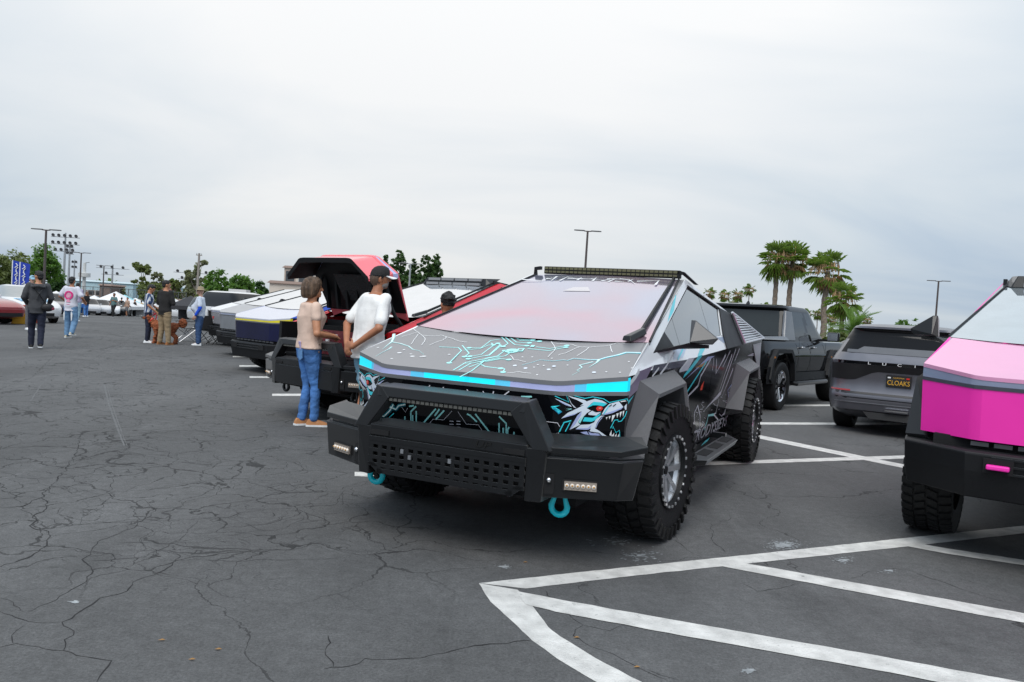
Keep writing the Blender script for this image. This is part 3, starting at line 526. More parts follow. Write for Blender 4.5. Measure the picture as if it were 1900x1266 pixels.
def steel_bumper(T, P, C, grid):
    m = C.get('bump', PCB)
    b = MB(); # top hoop
    b.hexa([P(-.50, -.42, .888), P(.50, -.42, .888), P(.47, -.31, .888), P(-.47, -.31, .888), P(-.50, -.41, .948), P(.50, -.41, .948), P(.47, -.29, .966), P(-.47, -.29, .966)]); b.build('hoop_bar', m, T, bevel=.005, weld=True)
    for s in (-1, 1):
        b = MB(); b.slab([P(s*.475, -.415, .945), P(s*.515, -.405, .955), P(s*.665, -.41, .69), P(s*.56, -.425, .69), P(s*.41, -.425, .885)], (0, .11, .012)); b.build('hoop_leg', m, T, bevel=.005, weld=True)
    b = MB(); b.box(P(0, -.38, .874), (.86, .05, .026)); ls = b.build('light_strip', DRK, T)
    for k in range(26): q = MB(); q.box(P(-.405+k*.0324, -.408, .874), (.024, .006, .018)); q.build('led', mat('smoked led', (.10, .10, .09), .2, coat=1.), ls)
    b = MB(); b.hexa([P(-.54, -.43, .645), P(.54, -.43, .645), P(.56, -.2, .62), P(-.56, -.2, .62), P(-.53, -.43, .715), P(.53, -.43, .715), P(.50, -.29, .742), P(-.50, -.29, .742)]); b.build('cross_beam', m, T, bevel=.006, weld=True)
    for s in (-1, 1):
        q = MB(); q.box(P(s*.455, -.431, .668), (.13, .012, .03)); q.build('beam_slot', DRK, T)
        q = MB(); q.hexa([P(s*.53, -.425, .40), P(s*.62, -.40, .40), P(s*.62, -.2, .40), P(s*.53, -.2, .40), P(s*.53, -.43, .70), P(s*.64, -.41, .70), P(s*.64, -.2, .72), P(s*.53, -.2, .72)]); q.build('upright', m, T, weld=True, bevel=.004)
    if grid:
        # plate cut with rows of openings, built bar by bar
        W0, H0, H1 = .53, .425, .638; nx = 16
        pl = MB(); xs = [-W0+.02+i*(2*W0-.04)/nx for i in range(nx+1)]; ys = [H0, .468, .513, .558, .603, H1]
        for i, zc in enumerate(ys): pl.box(P(0, -.432, zc+(.008 if i == 0 else -.012 if i == 5 else 0)), (2*W0-(.14 if i == 0 else 0), .012, .030 if i in (0, 5) else .021))
        for i, xc in enumerate(xs):
            z0 = H0+.016 if 0 < i < nx else H0+.05
            pl.box(P(xc, -.4315, (z0+H1-.02)/2), (.028, .0115, H1-.02-z0))
        for s in (-1, 1): pl.slab([P(s*W0, -.438, .475), P(s*(W0-.09), -.438, .41), P(s*(W0-.12), -.438, .43), P(s*(W0-.03), -.438, .49)], (0, .012, 0))
        pl.build('grid_plate', m, T)
        bk = MB(); bk.box(P(0, -.36, .52), (1.02, .05, .22)); bk.build('grid_backing', DRK, T)
        for x_, z_ in ((-.28, .575), (-.225, .545), (.05, .56)): q = MB(); q.box(P(x_, -.442, z_), (.02, .012, .026)); q.build('bolt', STEEL, T)
    else:
        bk = MB(); bk.hexa([P(-.53, -.42, .42), P(.53, -.42, .42), P(.53, -.25, .40), P(-.53, -.25, .40), P(-.53, -.43, .64), P(.53, -.43, .64), P(.53, -.25, .64), P(-.53, -.25, .64)]); bk.build('front_plate', m, T, bevel=.006, weld=True)
    bt = MB(); bt.prism([P(-.5, -.40, .42), P(.5, -.40, .42), P(.45, .3, .30), P(-.45, .3, .30)], [P(-.5, -.36, .40), P(.5, -.36, .40), P(.45, .3, .27), P(-.45, .3, .27)]); bt.build('skid_plate', DRK, T)
    for s in (-1, 1):
        b = MB(); top = [(.585, -.405, .712), (1.02, -.235, .715), (1.125, -.08, .735), (1.06, .02, .775), (.98, -.06, .775), (.585, -.235, .770)]
        b.slab([P(s*v, u, w) for v, u, w in top], (0, 0, -.035)); b.build('wing_plate', m, T, bevel=.004, weld=True)
        b = MB(); b.slab([P(s*v, u+.035, .645) for v, u, w in [(.60, -.40, 0), (1.0, -.235, 0), (1.10, -.09, 0), (1.0, .05, 0), (.60, -.2, 0)]], (0, 0, .02)); b.build('wing_shelf', m, T)
        b = MB(); b.slab([P(s*.64, -.34, .65), P(s*.94, -.215, .65), P(s*.94, -.205, .70), P(s*.64, -.33, .70)], (0, .02, 0)); b.build('wing_insert', PCB, T)
        b = MB(); b.prism([P(s*.60, -.385, .425), P(s*1.0, -.225, .435), P(s*1.065, -.11, .425), P(s*1.0, .05, .43), P(s*.60, -.15, .42)], [P(s*.60, -.40, .655), P(s*1.03, -.225, .655), P(s*1.105, -.08, .655), P(s*1.02, .06, .655), P(s*.60, -.15, .655)]); b.build('wing_box', m, T, weld=True, bevel=.006)
        # recovery recess, lamp and shackle
        ex = Vector((s*.40, .16, 0)).normalized(); nn = Vector((s*.16, -.40, 0)).normalized()
        def onw(t, w, o): p = Vector((s*.60, -.393, 0))+ex*t+nn*o; return P(p.x, p.y, w)
        q = MB(); q.slab([onw(.03, .45, .004), onw(.085, .45, .004), onw(.085, .565, .004), onw(.03, .565, .004)], nn*.002); q.build('recovery_recess', DRK, T)
        q = MB(); q.ball(onw(.055, .53, .012), .016, n=8, k=6); q.build('shackle_pin', CHR, T, smooth=60)
        lm = MB(); lm.slab([onw(.13, .475, .002), onw(.33, .475, .002), onw(.33, .54, .002), onw(.13, .54, .002)], nn*.004); lm.build('lamp_recess', DRK, T)
        lm = MB(); lm.slab([onw(.142, .483, .006), onw(.322, .483, .006), onw(.322, .531, .006), onw(.142, .531, .006)], nn*.012); lo = lm.build('fog_lamp', mat('lamp reflector', (.55, .47, .40), .25, metal=.6, coat=.6), T)
        for k in range(6):
            d = MB(); c = onw(.157+.03*k, .507, .018); d.ball(c, .0135, n=10, k=6); d.build('lamp_lens', mat('clear lens', (.75, .68, .60), .1, coat=1.), lo, smooth=180)
            d = MB(); d.ball(onw(.157+.03*k, .510, .030), .006, n=8, k=5); d.build('led', mat('amber led', (.55, .26, .03), .2, coat=1.), lo, smooth=180)
        sh = MB(); hm = C.get('shackle', PCB); c0 = P(s*.645, -.17, .365); path = [c0+Vector((-.034, 0, .065)), c0+Vector((-.034, 0, .02))]
        for k in range(9): an = pi+pi*k/8; path.append(c0+Vector((.050*cos(an), 0, -.026+.050*sin(an))))
        path += [c0+Vector((.034, 0, .02)), c0+Vector((.034, 0, .065))]; sh.tube(path, [.014, .014]+[.019]*9+[.014, .014], 8); sh.build('shackle', hm, T, smooth=50)
        tb = MB(); tb.box(c0+Vector((0, .03, .08)), (.03, .08, .08)); tb.build('shackle_mount', PCB, T)
# paints
def film_mat():
    m = mat('iridescent windscreen film', (.5, .4, .5), .08, metal=.7, coat=.35, var=.02); t = m.node_tree; b = t.nodes['Principled BSDF']; tc = t.nodes.new('ShaderNodeTexCoord'); n = t.nodes.new('ShaderNodeTexNoise'); n.inputs['Scale'].default_value = .75; n.inputs['Detail'].default_value = 2; n.inputs['Distortion'].default_value = .4; t.links.new(tc.outputs['Object'], n.inputs['Vector'])
    r = t.nodes.new('ShaderNodeValToRGB'); e = r.color_ramp.elements; e[0].position = .36; e[0].color = (.60, .36, .45, 1); e[1].position = .66; e[1].color = (.45, .47, .60, 1); x = e.new(.5); x.color = (.51, .42, .51, 1); t.links.new(n.outputs[0], r.inputs[0]); t.links.new(r.outputs[0], b.inputs['Base Color']); return m
SATIN = mat('satin grey hood wrap', (.225, .228, .242), .32, metal=.35, coat=.15, var=.03, coatrough=.3)
WRAPW = mat('white wrap', (.86, .88, .90), .25, coat=.5, var=.02)
MAUVE = mat('mauve shift wrap', (.16, .10, .15), .3, metal=.3, coat=.5, var=.2)
FLRP = mat('grey flare coat', (.095, .093, .098), .45, bump=.35, bscale=260, var=.06, sheen=.35)
BARL = mat('lavender light lens', (.44, .47, .78), .2, coat=1.)
MIRG = mat('satin dark grey shell', (.05, .051, .055), .34, coat=.2)
CM = dict(hood=SATIN, cap=SATIN, fascia=INK, side_up=WRAPW, side_lo=INK, screen=film_mat(), lip=mat('grey lip', (.30, .305, .32), .35, metal=.3), flare=FLRP, mirror=MIRG, bar=BARL, shackle=mat('turquoise powder coat', (.0, .66, .78), .35, coat=.4), track=.925, front_fender=INK, turn=-.09, wiper=PCB)
MAINP = (-.1749, 4.9494, .4429)
CYB1 = mat('cyan to lavender lens', (.10, .50, .76), .22, coat=.8, emit=.2, ecol=(.05, .6, .9))
segs = [(0, 6, CYANL), (6, 7, CYB1), (7, 14, BARL), (14, 15, CYB1), (15, 20, CYANL), (20, 21, CYB1), (21, 27, BARL), (27, 29, CYB1), (29, 36, CYANL)]
TM, PM = build_truck(MAINP, 0, CM, 'black and grey angular pickup with wolf and lightning wrap and cyan shackles', 'grid', 'mud', .461, bar=segs, arm_mirror=(1,))
PINK = mat('hot pink wrap', (1.0, .035, .46), .4, coat=.2, var=.01)
pinkh = mat('pink wrap with painted sky sheen', (.95, .42, .66), .25, metal=.45, coat=.6, var=.01)  # same hot pink wrap, paled to paint in the sky's reflection
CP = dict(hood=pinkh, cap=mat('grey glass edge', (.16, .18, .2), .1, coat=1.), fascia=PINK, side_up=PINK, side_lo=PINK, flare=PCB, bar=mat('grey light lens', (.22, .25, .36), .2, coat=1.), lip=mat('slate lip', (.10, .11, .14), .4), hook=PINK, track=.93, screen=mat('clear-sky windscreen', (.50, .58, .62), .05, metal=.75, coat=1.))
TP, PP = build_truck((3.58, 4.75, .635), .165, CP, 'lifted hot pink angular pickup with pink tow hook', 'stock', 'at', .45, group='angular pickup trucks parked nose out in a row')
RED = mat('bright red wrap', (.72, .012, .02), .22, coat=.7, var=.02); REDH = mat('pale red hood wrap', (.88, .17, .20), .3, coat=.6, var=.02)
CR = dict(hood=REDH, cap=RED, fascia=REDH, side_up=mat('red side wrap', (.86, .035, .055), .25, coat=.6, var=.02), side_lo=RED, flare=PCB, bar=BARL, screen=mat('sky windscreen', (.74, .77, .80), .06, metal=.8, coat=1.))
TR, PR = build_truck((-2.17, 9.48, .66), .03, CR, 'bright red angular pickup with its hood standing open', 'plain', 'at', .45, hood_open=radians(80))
PUR = mat('navy to purple wrap', (.008, .010, .045), .15, coat=.15, var=.5, vscale=1.1)
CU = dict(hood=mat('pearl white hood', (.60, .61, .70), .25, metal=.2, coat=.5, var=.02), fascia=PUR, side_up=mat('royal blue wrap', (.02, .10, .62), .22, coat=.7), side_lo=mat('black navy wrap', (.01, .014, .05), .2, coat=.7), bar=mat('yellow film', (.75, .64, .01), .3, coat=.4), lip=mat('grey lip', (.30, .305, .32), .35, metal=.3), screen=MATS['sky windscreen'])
CU['cap'] = CU['hood']
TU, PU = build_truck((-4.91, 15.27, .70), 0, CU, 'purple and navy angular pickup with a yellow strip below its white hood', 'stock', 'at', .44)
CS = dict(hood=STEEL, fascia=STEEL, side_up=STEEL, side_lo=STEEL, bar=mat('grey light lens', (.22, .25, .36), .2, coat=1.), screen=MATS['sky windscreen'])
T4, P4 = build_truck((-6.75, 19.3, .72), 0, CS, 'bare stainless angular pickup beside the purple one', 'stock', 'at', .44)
CW = dict(CS); CW['hood'] = mat('white hood wrap', (.72, .73, .75), .3, coat=.4); CW['cap'] = CW['hood']; CW['fascia'] = mat('silver front wrap', (.42, .42, .44), .35, metal=.4)
T5, P5 = build_truck((-8.5, 23.2, .74), -.02, CW, 'white and silver angular pickup with a red heart on its nose', 'stock', 'at', .44)
# roof light racks
def rack(T, P, n, w0):
    b = MB(); b.prism([P(-w0, 2.16, 1.80), P(w0, 2.16, 1.80), P(w0-.06, 2.10, 1.78), P(-w0+.06, 2.10, 1.78)], [P(-w0+.04, 2.40, 1.90), P(w0-.04, 2.40, 1.90), P(w0-.10, 2.14, 1.885), P(-w0+.10, 2.14, 1.885)]); b.build('roof_rack', PCB, T, weld=True, bevel=.006)
    for k in range(n):
        for z_, y_ in ((1.862, 2.125), (1.80, 2.085)):
            q = MB(); wd = 2*(w0-.14)/n; q.box(P(-w0+.14+wd*(k+.5), y_, z_), (wd*.9, .03, .034)); q.build('rack_lamp', mat('rack lamp lens', (.30, .31, .32), .2, metal=.4, coat=1.), T)
    for s in (-1, 1): b = MB(); b.slab([P(s*(w0-.02), 2.2, 1.80), P(s*(w0+.01), 2.2, 1.80), P(s*(w0-.02), 3.3, 1.72), P(s*(w0-.05), 3.3, 1.72)], (0, 0, .06)); b.build('rack_side', PCB, T)
    b = MB(); b.box(P(0, 3.3, 1.78), (2*w0-.1, .05, .03)); b.build('rack_bar', PCB, T)
rack(TP, PP, 5, .70); rack(TR, PR, 4, .66)
# heart on the nose
hb = MB(); hb.poly([P5(v, -.2, w) for v, w in [(-.62, .98), (-.50, .98), (-.44, .95), (-.38, .98), (-.26, .98), (-.42, .72), (-.47, .72)]]); o = hb.build('heart_decal', WHTP, T5); 
hb = MB(); hb.poly([P5(v, -.206, w) for v, w in [(-.58, .97), (-.50, .97), (-.44, .93), (-.38, .97), (-.30, .97), (-.44, .78)]]); hb.build('heart_decal', REDP, T5)
# ------------------------------------------------------------------ roof light bar and other fittings of the lead truck
def fittings():
    P = PM; T = TM
    b = MB(); b.box(P(.035, 2.30, 1.872), (1.27, .06, .068)); lb = b.build('roof_light_bar', BLK, T, bevel=.006)
    for k in range(30):
        q = MB(); q.box(P(-.575+k*.0415, 2.268, 1.890), (.034, .008, .022)); q.build('led', mat('olive led', (.10, .09, .03), .15, coat=1.), lb)
        q = MB(); q.box(P(-.575+k*.0415, 2.268, 1.858), (.034, .008, .018)); q.build('led', mat('olive led', (.10, .09, .03), .15, coat=1.), lb)
    for s in (-1, 1):
        q = MB(); q.slab([P(s*.64+.035*0, 2.27, 1.905), P(s*.70, 2.27, 1.895), P(s*.785, 2.45, 1.80), P(s*.755, 2.45, 1.80), P(s*.69, 2.27, 1.87), P(s*.64, 2.27, 1.875)], (0, .05, 0)); q.build('light_bracket', BLK, T)
    # pillar behind the rear door and the slotted panel over the bed
    for s in (-1, 1):
        def Q(u, w, o=0.): return P(s*(SU(u, w)+o*.93), u, w+o*.35)
        q = MB(); q.slab([Q(3.15, 1.24, .004), Q(3.16, 1.37, .004), Q(3.38, 1.63, .004), Q(3.86, 1.59, .004), Q(4.05, 1.275, .004)], Vector((s*.006, 0, .002))); q.build('rear_pillar_panel', BLK, T)
        q = MB(); A, B, C_, D = (3.88, 1.592), (4.02, 1.572), (5.50, 1.338), (4.06, 1.286)
        for (p, r) in ((A, B), (B, C_), (C_, D), (D, A)): q.tube([Q(*p, .03), Q(*r, .03)], .014, 6)
        fr = q.build('bed_panel_frame', ALU, T)
        for k in range(11):
            s0 = (k+.5)/11.5; e0 = (A[0]+(D[0]-A[0])*s0, A[1]+(D[1]-A[1])*s0); e1 = (B[0]+(C_[0]-B[0])*s0, B[1]+(C_[1]-B[1])*s0); q = MB(); w2 = .0075
            q.slab([Q(e0[0], e0[1]-w2, .026), Q(e1[0], e1[1]-w2*.6, .026), Q(e1[0], e1[1]+w2*.6, .026), Q(e0[0], e0[1]+w2, .026)], Vector((s*.012, 0, .004))); q.build('slat', ALU, fr)
        q = MB(); q.slab([Q(3.88, 1.59, .008), Q(4.02, 1.57, .008), Q(5.5, 1.338, .008), Q(4.06, 1.287, .008)], Vector((s*.004, 0, 0))); q.build('bed_panel_back', INK, T)
        q = MB(); q.slab([P(s*(SLO(5.1, 1.1)+.012), 4.85, 1.27), P(s*(SLO(5.1, 1.1)+.012), 5.5, 1.29), P(s*(SLO(5.1, 1.1)+.012), 5.5, .98), P(s*(SLO(5.1, 1.1)+.012), 5.30, 1.0)], (s*.01, 0, 0)); q.build('bed_corner_panel', ALU, T)
        # running board
        q = MB(); q.hexa([P(s*.98, 1.55, .36), P(s*1.10, 1.72, .36), P(s*1.10, 3.05, .36), P(s*.98, 3.30, .36), P(s*.97, 1.52, .42), P(s*1.12, 1.70, .405), P(s*1.12, 3.10, .405), P(s*.97, 3.34, .42)]); st = q.build('running_board', PCB, T, bevel=.006, weld=True)
        for u in (1.85, 2.3, 2.75): q = MB(); q.slab([P(s*.99, u, .4155), P(s*1.075, u+.03, .4105), P(s*1.075, u+.33, .4105), P(s*.99, u+.36, .4155)], (0, 0, .003)); q.build('step_recess', DRK, st)
        for u in (1.7, 3.15): q = MB(); q.box(P(s*.88, u, .42), (.24, .07, .05)); q.build('board_bracket', PCB, T)
    text_mesh('UP', .055, mat('badge black', (.002, .002, .002), .15, coat=1.), T, frame_M(P(.20, -.4325, .665), (1, 0, 0), (0, 0, 1)), 'bumper_lettering', shear=.25, extrude=.002, sx=1.5)
fittings()
# ------------------------------------------------------------------ the wrap's printed artwork, laid on the panels
MWI = Matrix.Translation((MAINP[0], MAINP[1], 0)) @ Matrix.Rotation(-MAINP[2], 4, 'Z'); MWL = MWI.inverted()
def plane(a, b, c):
    a, b, c = (MWI @ Vector(p) for p in (a, b, c)); n = (b-a).cross(c-a).normalized()
    if n.dot(CAMP-a) < 0: n = -n
    return a, n
PL_HOOD = plane((.956, 0, 1.118), (.715, 2.278, 1.832), (-.956, 0, 1.118))
PL_SW = plane((.60, -.212, HZ(-.216)-.124), (.956, .004, HZ(0)-.124), (.956*.99, .02, .66))
PL_CE = plane((.60, -.212, HZ(-.216)-.124), (-.60, -.212, HZ(-.216)-.124), (.594, -.196, .66))
PL_SL = plane((SLO(0, 1.118), 0, 1.118), (SLO(5.5, WC(5.5)), 5.5, WC(5.5)), (SLO(0, .5), 0, .5))
PL_SU = plane((.956, 0, 1.118), (.715, 2.278, 1.832), (.939, 5.58, 1.338))
NLOC = lambda pl: (MWL.to_3x3() @ pl[1])
class Art:
    def __init__(s): s.b = MB(); s.mats = []; s.k = 0
    def mi(s, m):
        if m not in s.mats: s.mats.append(m)
        return s.mats.index(m)
    def pt(s, x, y, pl, off):
        p = hit(x, y, *pl)
        if pl is PL_SW:
            q = MWL @ p
            if q.x < .60: p = hit(x, y, *PL_CE)
        q = MWL @ p + NLOC(pl)*off
        if pl is PL_HOOD and q.y < 0: q.z = HZ(q.y)+off
        return q
    def poly(s, pts, m, pl, lay=1): s.k += 1; s.b.poly([s.pt(x, y, pl, .0012*lay+.00001*(s.k % 60)) for x, y in pts], s.mi(m))
    def line(s, pts, w, m, pl, lay=2, taper=False, wmul=None):
        s.k += 1; off = .0012*lay+.00001*(s.k % 60); P = [s.pt(x, y, pl, off) for x, y in pts]; n = NLOC(pl); L = []; R = []
        for i, p in enumerate(P):
            t0 = (P[i]-P[i-1]).normalized() if i else (P[1]-P[0]).normalized(); t1 = (P[i+1]-P[i]).normalized() if i < len(P)-1 else t0; t = (t0+t1)
            t = t.normalized() if t.length > 1e-4 else t1; sd_ = n.cross(t); ww = w*(.68 if pl is PL_HOOD else 1.2 if pl is PL_SL else .85)*(1 if not taper else max(.12, 1-i/(len(P)-1))); L.append(p+sd_*ww/2); R.append(p-sd_*ww/2)
        k = len(L); s.b.add(R+L, [(i, i+1, k+i+1, k+i) for i in range(k-1)], s.mi(m))
    def dot(s, x, y, r, m, pl, lay=3, n=10, asp=1.):
        c = s.pt(x, y, pl, .0012*lay); e1 = (s.pt(x+1, y, pl, .0012*lay)-c).normalized(); e2 = NLOC(pl).cross(e1); s.b.poly([c+e1*(r*asp*cos(2*pi*j/n))+e2*(r*sin(2*pi*j/n)) for j in range(n)], s.mi(m))
    def done(s, name, parent, mirror=False):
        b = s.b
        if mirror: b2 = MB(); b2.v = [(-x, y, z) for x, y, z in b.v]; b2.f = [tuple(reversed(f)) for f in b.f]; b2.m = list(b.m); tag(b2.build(name, s.mats, parent), kind='stuff')
        return tag(b.build(name, s.mats, parent), kind='stuff')
def zz_(ox, oy, sc): return lambda *p: [(ox+p[i]/sc, oy+p[i+1]/sc) for i in range(0, len(p), 2)]
zw = zz_(1000, 700, 9.043); A = Art(); W_ = PL_SW
for pts in ((265, 355, 420, 420, 530, 470, 550, 500, 450, 470, 350, 410), (480, 310, 620, 345, 760, 380, 810, 412, 745, 440, 640, 385, 540, 345), (480, 310, 545, 440, 630, 525, 585, 505, 530, 430)): A.poly(zw(*pts), ICE, W_, 1)
A.poly(zw(820, 400, 940, 362, 1060, 392, 1150, 445, 920, 412, 880, 440, 800, 520, 870, 560, 800, 605, 770, 640, 700, 690, 655, 755, 690, 800, 510, 885, 560, 790, 640, 650, 720, 570, 640, 600, 600, 625, 370, 695, 480, 600, 600, 545, 760, 465, 690, 480, 745, 440), ICE, W_, 1)
A.poly(zw(640, 650, 720, 575, 700, 640, 600, 800, 510, 885, 560, 790), LAVP, W_, 2); A.poly(zw(370, 695, 480, 645, 640, 602, 600, 628), LAVP, W_, 2); A.poly(zw(300, 375, 420, 432, 530, 490, 450, 470, 360, 420), LAVP, W_, 2)
A.poly(zw(920, 412, 1060, 425, 1140, 452, 1080, 488, 980, 470, 900, 472, 800, 520, 860, 462), CYAN, W_, 2)
A.poly(zw(820, 515, 960, 490, 1075, 500, 1075, 545, 1040, 572, 940, 582, 880, 545), INK, W_, 3); A.poly(zw(955, 520, 985, 485, 1050, 488, 1075, 520, 1045, 560, 975, 562), REDP, W_, 4); A.poly(zw(995, 510, 1035, 505, 1045, 525, 1005, 532), mat('light red print', (.9, .3, .25), .3), W_, 5)
A.poly(zw(1180, 450, 1340, 405, 1415, 500, 1300, 570, 1130, 625, 1050, 625, 1110, 520), ICE, W_, 1); A.poly(zw(1415, 500, 1380, 535, 1230, 602, 1060, 640, 1120, 605, 1290, 550), LAVP, W_, 2); A.line(zw(1180, 470, 1120, 560, 1080, 620), .006, CYAN, W_, 3); A.line(zw(1290, 450, 1240, 490), .006, INK, W_, 3); A.line(zw(1220, 460, 1180, 490), .006, INK, W_, 3)
A.poly(zw(1360, 405, 1440, 388, 1472, 402, 1380, 418), WHTP, W_, 2); A.poly(zw(1430, 490, 1472, 445, 1465, 540, 1445, 552), ICE, W_, 2)
A.poly(zw(830, 605, 890, 562, 960, 592, 1050, 580, 960, 645, 830, 632), ICE, W_, 1); A.poly(zw(765, 672, 900, 682, 1040, 602, 1022, 640, 940, 722, 880, 748, 730, 740), CYAN, W_, 2); A.poly(zw(762, 640, 690, 772, 660, 755, 700, 690), MINT, W_, 2)
A.poly(zw(700, 800, 850, 792, 940, 752, 900, 850, 820, 880, 615, 870), ICE, W_, 1); A.poly(zw(640, 860, 820, 850, 880, 800, 850, 870, 800, 882, 615, 872), LAVP, W_, 2)
A.poly(zw(1100, 650, 1040, 668, 975, 760, 940, 860, 1000, 895, 1130, 985, 1230, 1050, 1335, 1055, 1240, 1066, 1150, 1062, 1060, 990, 850, 905, 900, 800, 960, 700, 1040, 645), ICE, W_, 1); A.line(zw(1060, 670, 990, 760, 950, 850), .005, LAVP, W_, 3)
A.poly(zw(820, 905, 880, 935, 1000, 945, 1130, 1010, 1140, 1062, 1080, 1055, 900, 1000, 850, 970), LAVP, W_, 2); A.line(zw(830, 910, 1000, 935, 1060, 990), .005, INK, W_, 4); A.poly(zw(690, 925, 800, 910, 840, 970, 760, 955), LAVP, W_, 1)
for t in ((1122, 672, 1152, 665, 1130, 712), (1168, 657, 1202, 650, 1180, 708), (1225, 642, 1282, 630, 1218, 752), (1298, 612, 1338, 600, 1310, 684), (1352, 588, 1392, 575, 1360, 674), (1402, 572, 1432, 560, 1410, 664), (1178, 970, 1217, 990, 1215, 888), (1215, 990, 1252, 1006, 1262, 930), (1255, 1010, 1292, 1026, 1303, 940), (1295, 1020, 1337, 1042, 1348, 945)): A.poly(zw(*t), WHTP, W_, 2)
for t, w in (((265, 315, 500, 418, 450, 275, 770, 356, 900, 330, 1080, 362, 1180, 425, 1480, 362, 1492, 400), .0055), ((1200, 855, 1265, 722, 1320, 712, 1330, 745, 1382, 735, 1445, 650, 1472, 570), .005), ((1240, 860, 1240, 820, 1290, 930, 1350, 890, 1358, 1066), .005), ((340, 918, 420, 760, 540, 728), .008), ((440, 912, 520, 760), .006), ((30, 930, 120, 1030), .006)): A.line(zw(*t), w, CYAN, W_, 2)
A.poly(zw(200, 490, 360, 475, 270, 500, 390, 580, 330, 612, 230, 530), CYAN, W_, 1); A.poly(zw(230, 520, 300, 540, 390, 580, 330, 620), mat('blue glow print', (.0, .25, .45), .35), W_, 2)
A.poly(zw(440, 560, 560, 535, 430, 520, 540, 528), MINT, W_, 1); A.line(zw(0, 610, 120, 745, 310, 768, 350, 830), .004, GREYP, W_, 1); A.poly(zw(440, 1030, 500, 1000, 580, 1005, 530, 1035), TEALD, W_, 1); A.line(zw(580, 1040, 640, 990), .007, MINT, W_, 2); A.line(zw(290, 940, 350, 1030), .005, GREYP, W_, 2); A.line(zw(320, 930, 390, 1030), .005, GREYP, W_, 2)
A.done('wolf_artwork', TM, True)
# fascia circuits
zc = zz_(600, 660, 4.5225); A = Art(); W_ = PL_CE
for t in ((780, 425, 735, 470, 735, 565), (750, 500, 750, 570), (780, 465, 780, 575), (685, 510, 685, 555), (945, 445, 830, 578), (975, 450, 935, 505), (1015, 460, 945, 535), (1205, 490, 1230, 500, 1288, 556), (1275, 490, 1405, 655), (1475, 510, 1535, 570, 1535, 668), (1475, 565, 1475, 664), (1510, 605, 1510, 668), (1560, 600, 1547, 620, 1547, 668), (1600, 640, 1600, 672), (720, 425, 760, 420)): A.line(zc(*t), .012, MINT, W_, 1)
for t in ((1080, 465, 1010, 540, 920, 535, 880, 582), (1130, 470, 1200, 575, 1300, 580, 1345, 648), (650, 420, 690, 475, 710, 440)): A.line(zc(*t), .003, GREYP, W_, 1)
for x in (1060, 1117):
    for y in (550, 575, 600): A.line(zc(x, y, x+34, y+2), .005, GREYP, W_, 1)
for t in ((445, 490, 510, 512, 560, 462, 590, 410), (560, 432, 610, 452, 632, 422, 690, 410)): A.line(zc(*t), .03, TEALD, W_, 1); A.line(zc(*t), .012, MINT, W_, 2); A.line(zc(*t), .006, WHTP, W_, 3)
for t in ((1660, 345, 1750, 345), (1700, 395, 1800, 400), (1715, 437, 1809, 441)): A.line(zc(*t), .011, MINT, W_, 1)
for t in ((895, 250, 870, 285), (1010, 265, 985, 300), (1205, 285, 1235, 325), (1340, 300, 1365, 340), (1430, 300, 1420, 330), (1560, 300, 1500, 345)): A.line(zc(*t), .008, GREYP, W_, 1)
A.done('circuit_artwork', TM)
# hood
z4 = zz_(660, 600, 7.033); z5 = zz_(900, 600, 6.333); A = Art(); W_ = PL_HOOD
for z, t, w in [(z4, (500, 140, 490, 200, 470, 245, 580, 265, 690, 300, 750, 345, 830, 360, 890, 410), .022), (z4, (470, 245, 410, 290, 350, 340), .016), (z4, (470, 310, 430, 340, 350, 380, 260, 445), .014), (z5, (1830, 350, 1660, 345, 1560, 375, 1420, 405, 1340, 430, 1220, 430, 1040, 415, 970, 440, 920, 432, 800, 445, 650, 432, 540, 465, 430, 495), .026), (z5, (1340, 430, 1310, 465, 1220, 522), .020), (z5, (1270, 455, 1110, 495, 1140, 520, 1080, 555, 1110, 566, 1020, 626), .015)]:
    A.line(z(*t), w*1.5, CYAN if z is z5 and t[0] == 1830 else MINT, W_, 1, True); A.line(z(*t), w*.6, WHTP, W_, 2, True)
for z, t in [(z4, (740, 75, 800, 110, 880, 170, 910, 225, 860, 290)), (z4, (880, 165, 1000, 170, 1110, 160, 1190, 180, 1330, 230, 1450, 250)), (z4, (800, 120, 600, 180)), (z4, (820, 150, 720, 280)), (z4, (1190, 180, 1140, 220, 960, 290)), (z5, (780, 235, 1000, 250, 1110, 280, 1220, 290, 1480, 260, 1530, 240, 1650, 240)), (z5, (1470, 260, 1480, 310, 1500, 345)), (z5, (1220, 290, 1080, 385)), (z5, (1110, 285, 970, 340, 860, 380)), (z5, (780, 220, 830, 300, 740, 400)), (z5, (260, 610, 400, 592, 540, 610)), (z5, (300, 380, 340, 430, 480, 455))]:
    o = []; pts = z(*t)
    for i in range(len(pts)-1):
        for k in range(4): s = k/4; o.append((pts[i][0]*(1-s)+pts[i+1][0]*s+random.uniform(-1, 1)*.8, pts[i][1]*(1-s)+pts[i+1][1]*s+random.uniform(-1, 1)*.8))
    o.append(pts[-1]); A.line(o, .0065, WHTP, W_, 2)
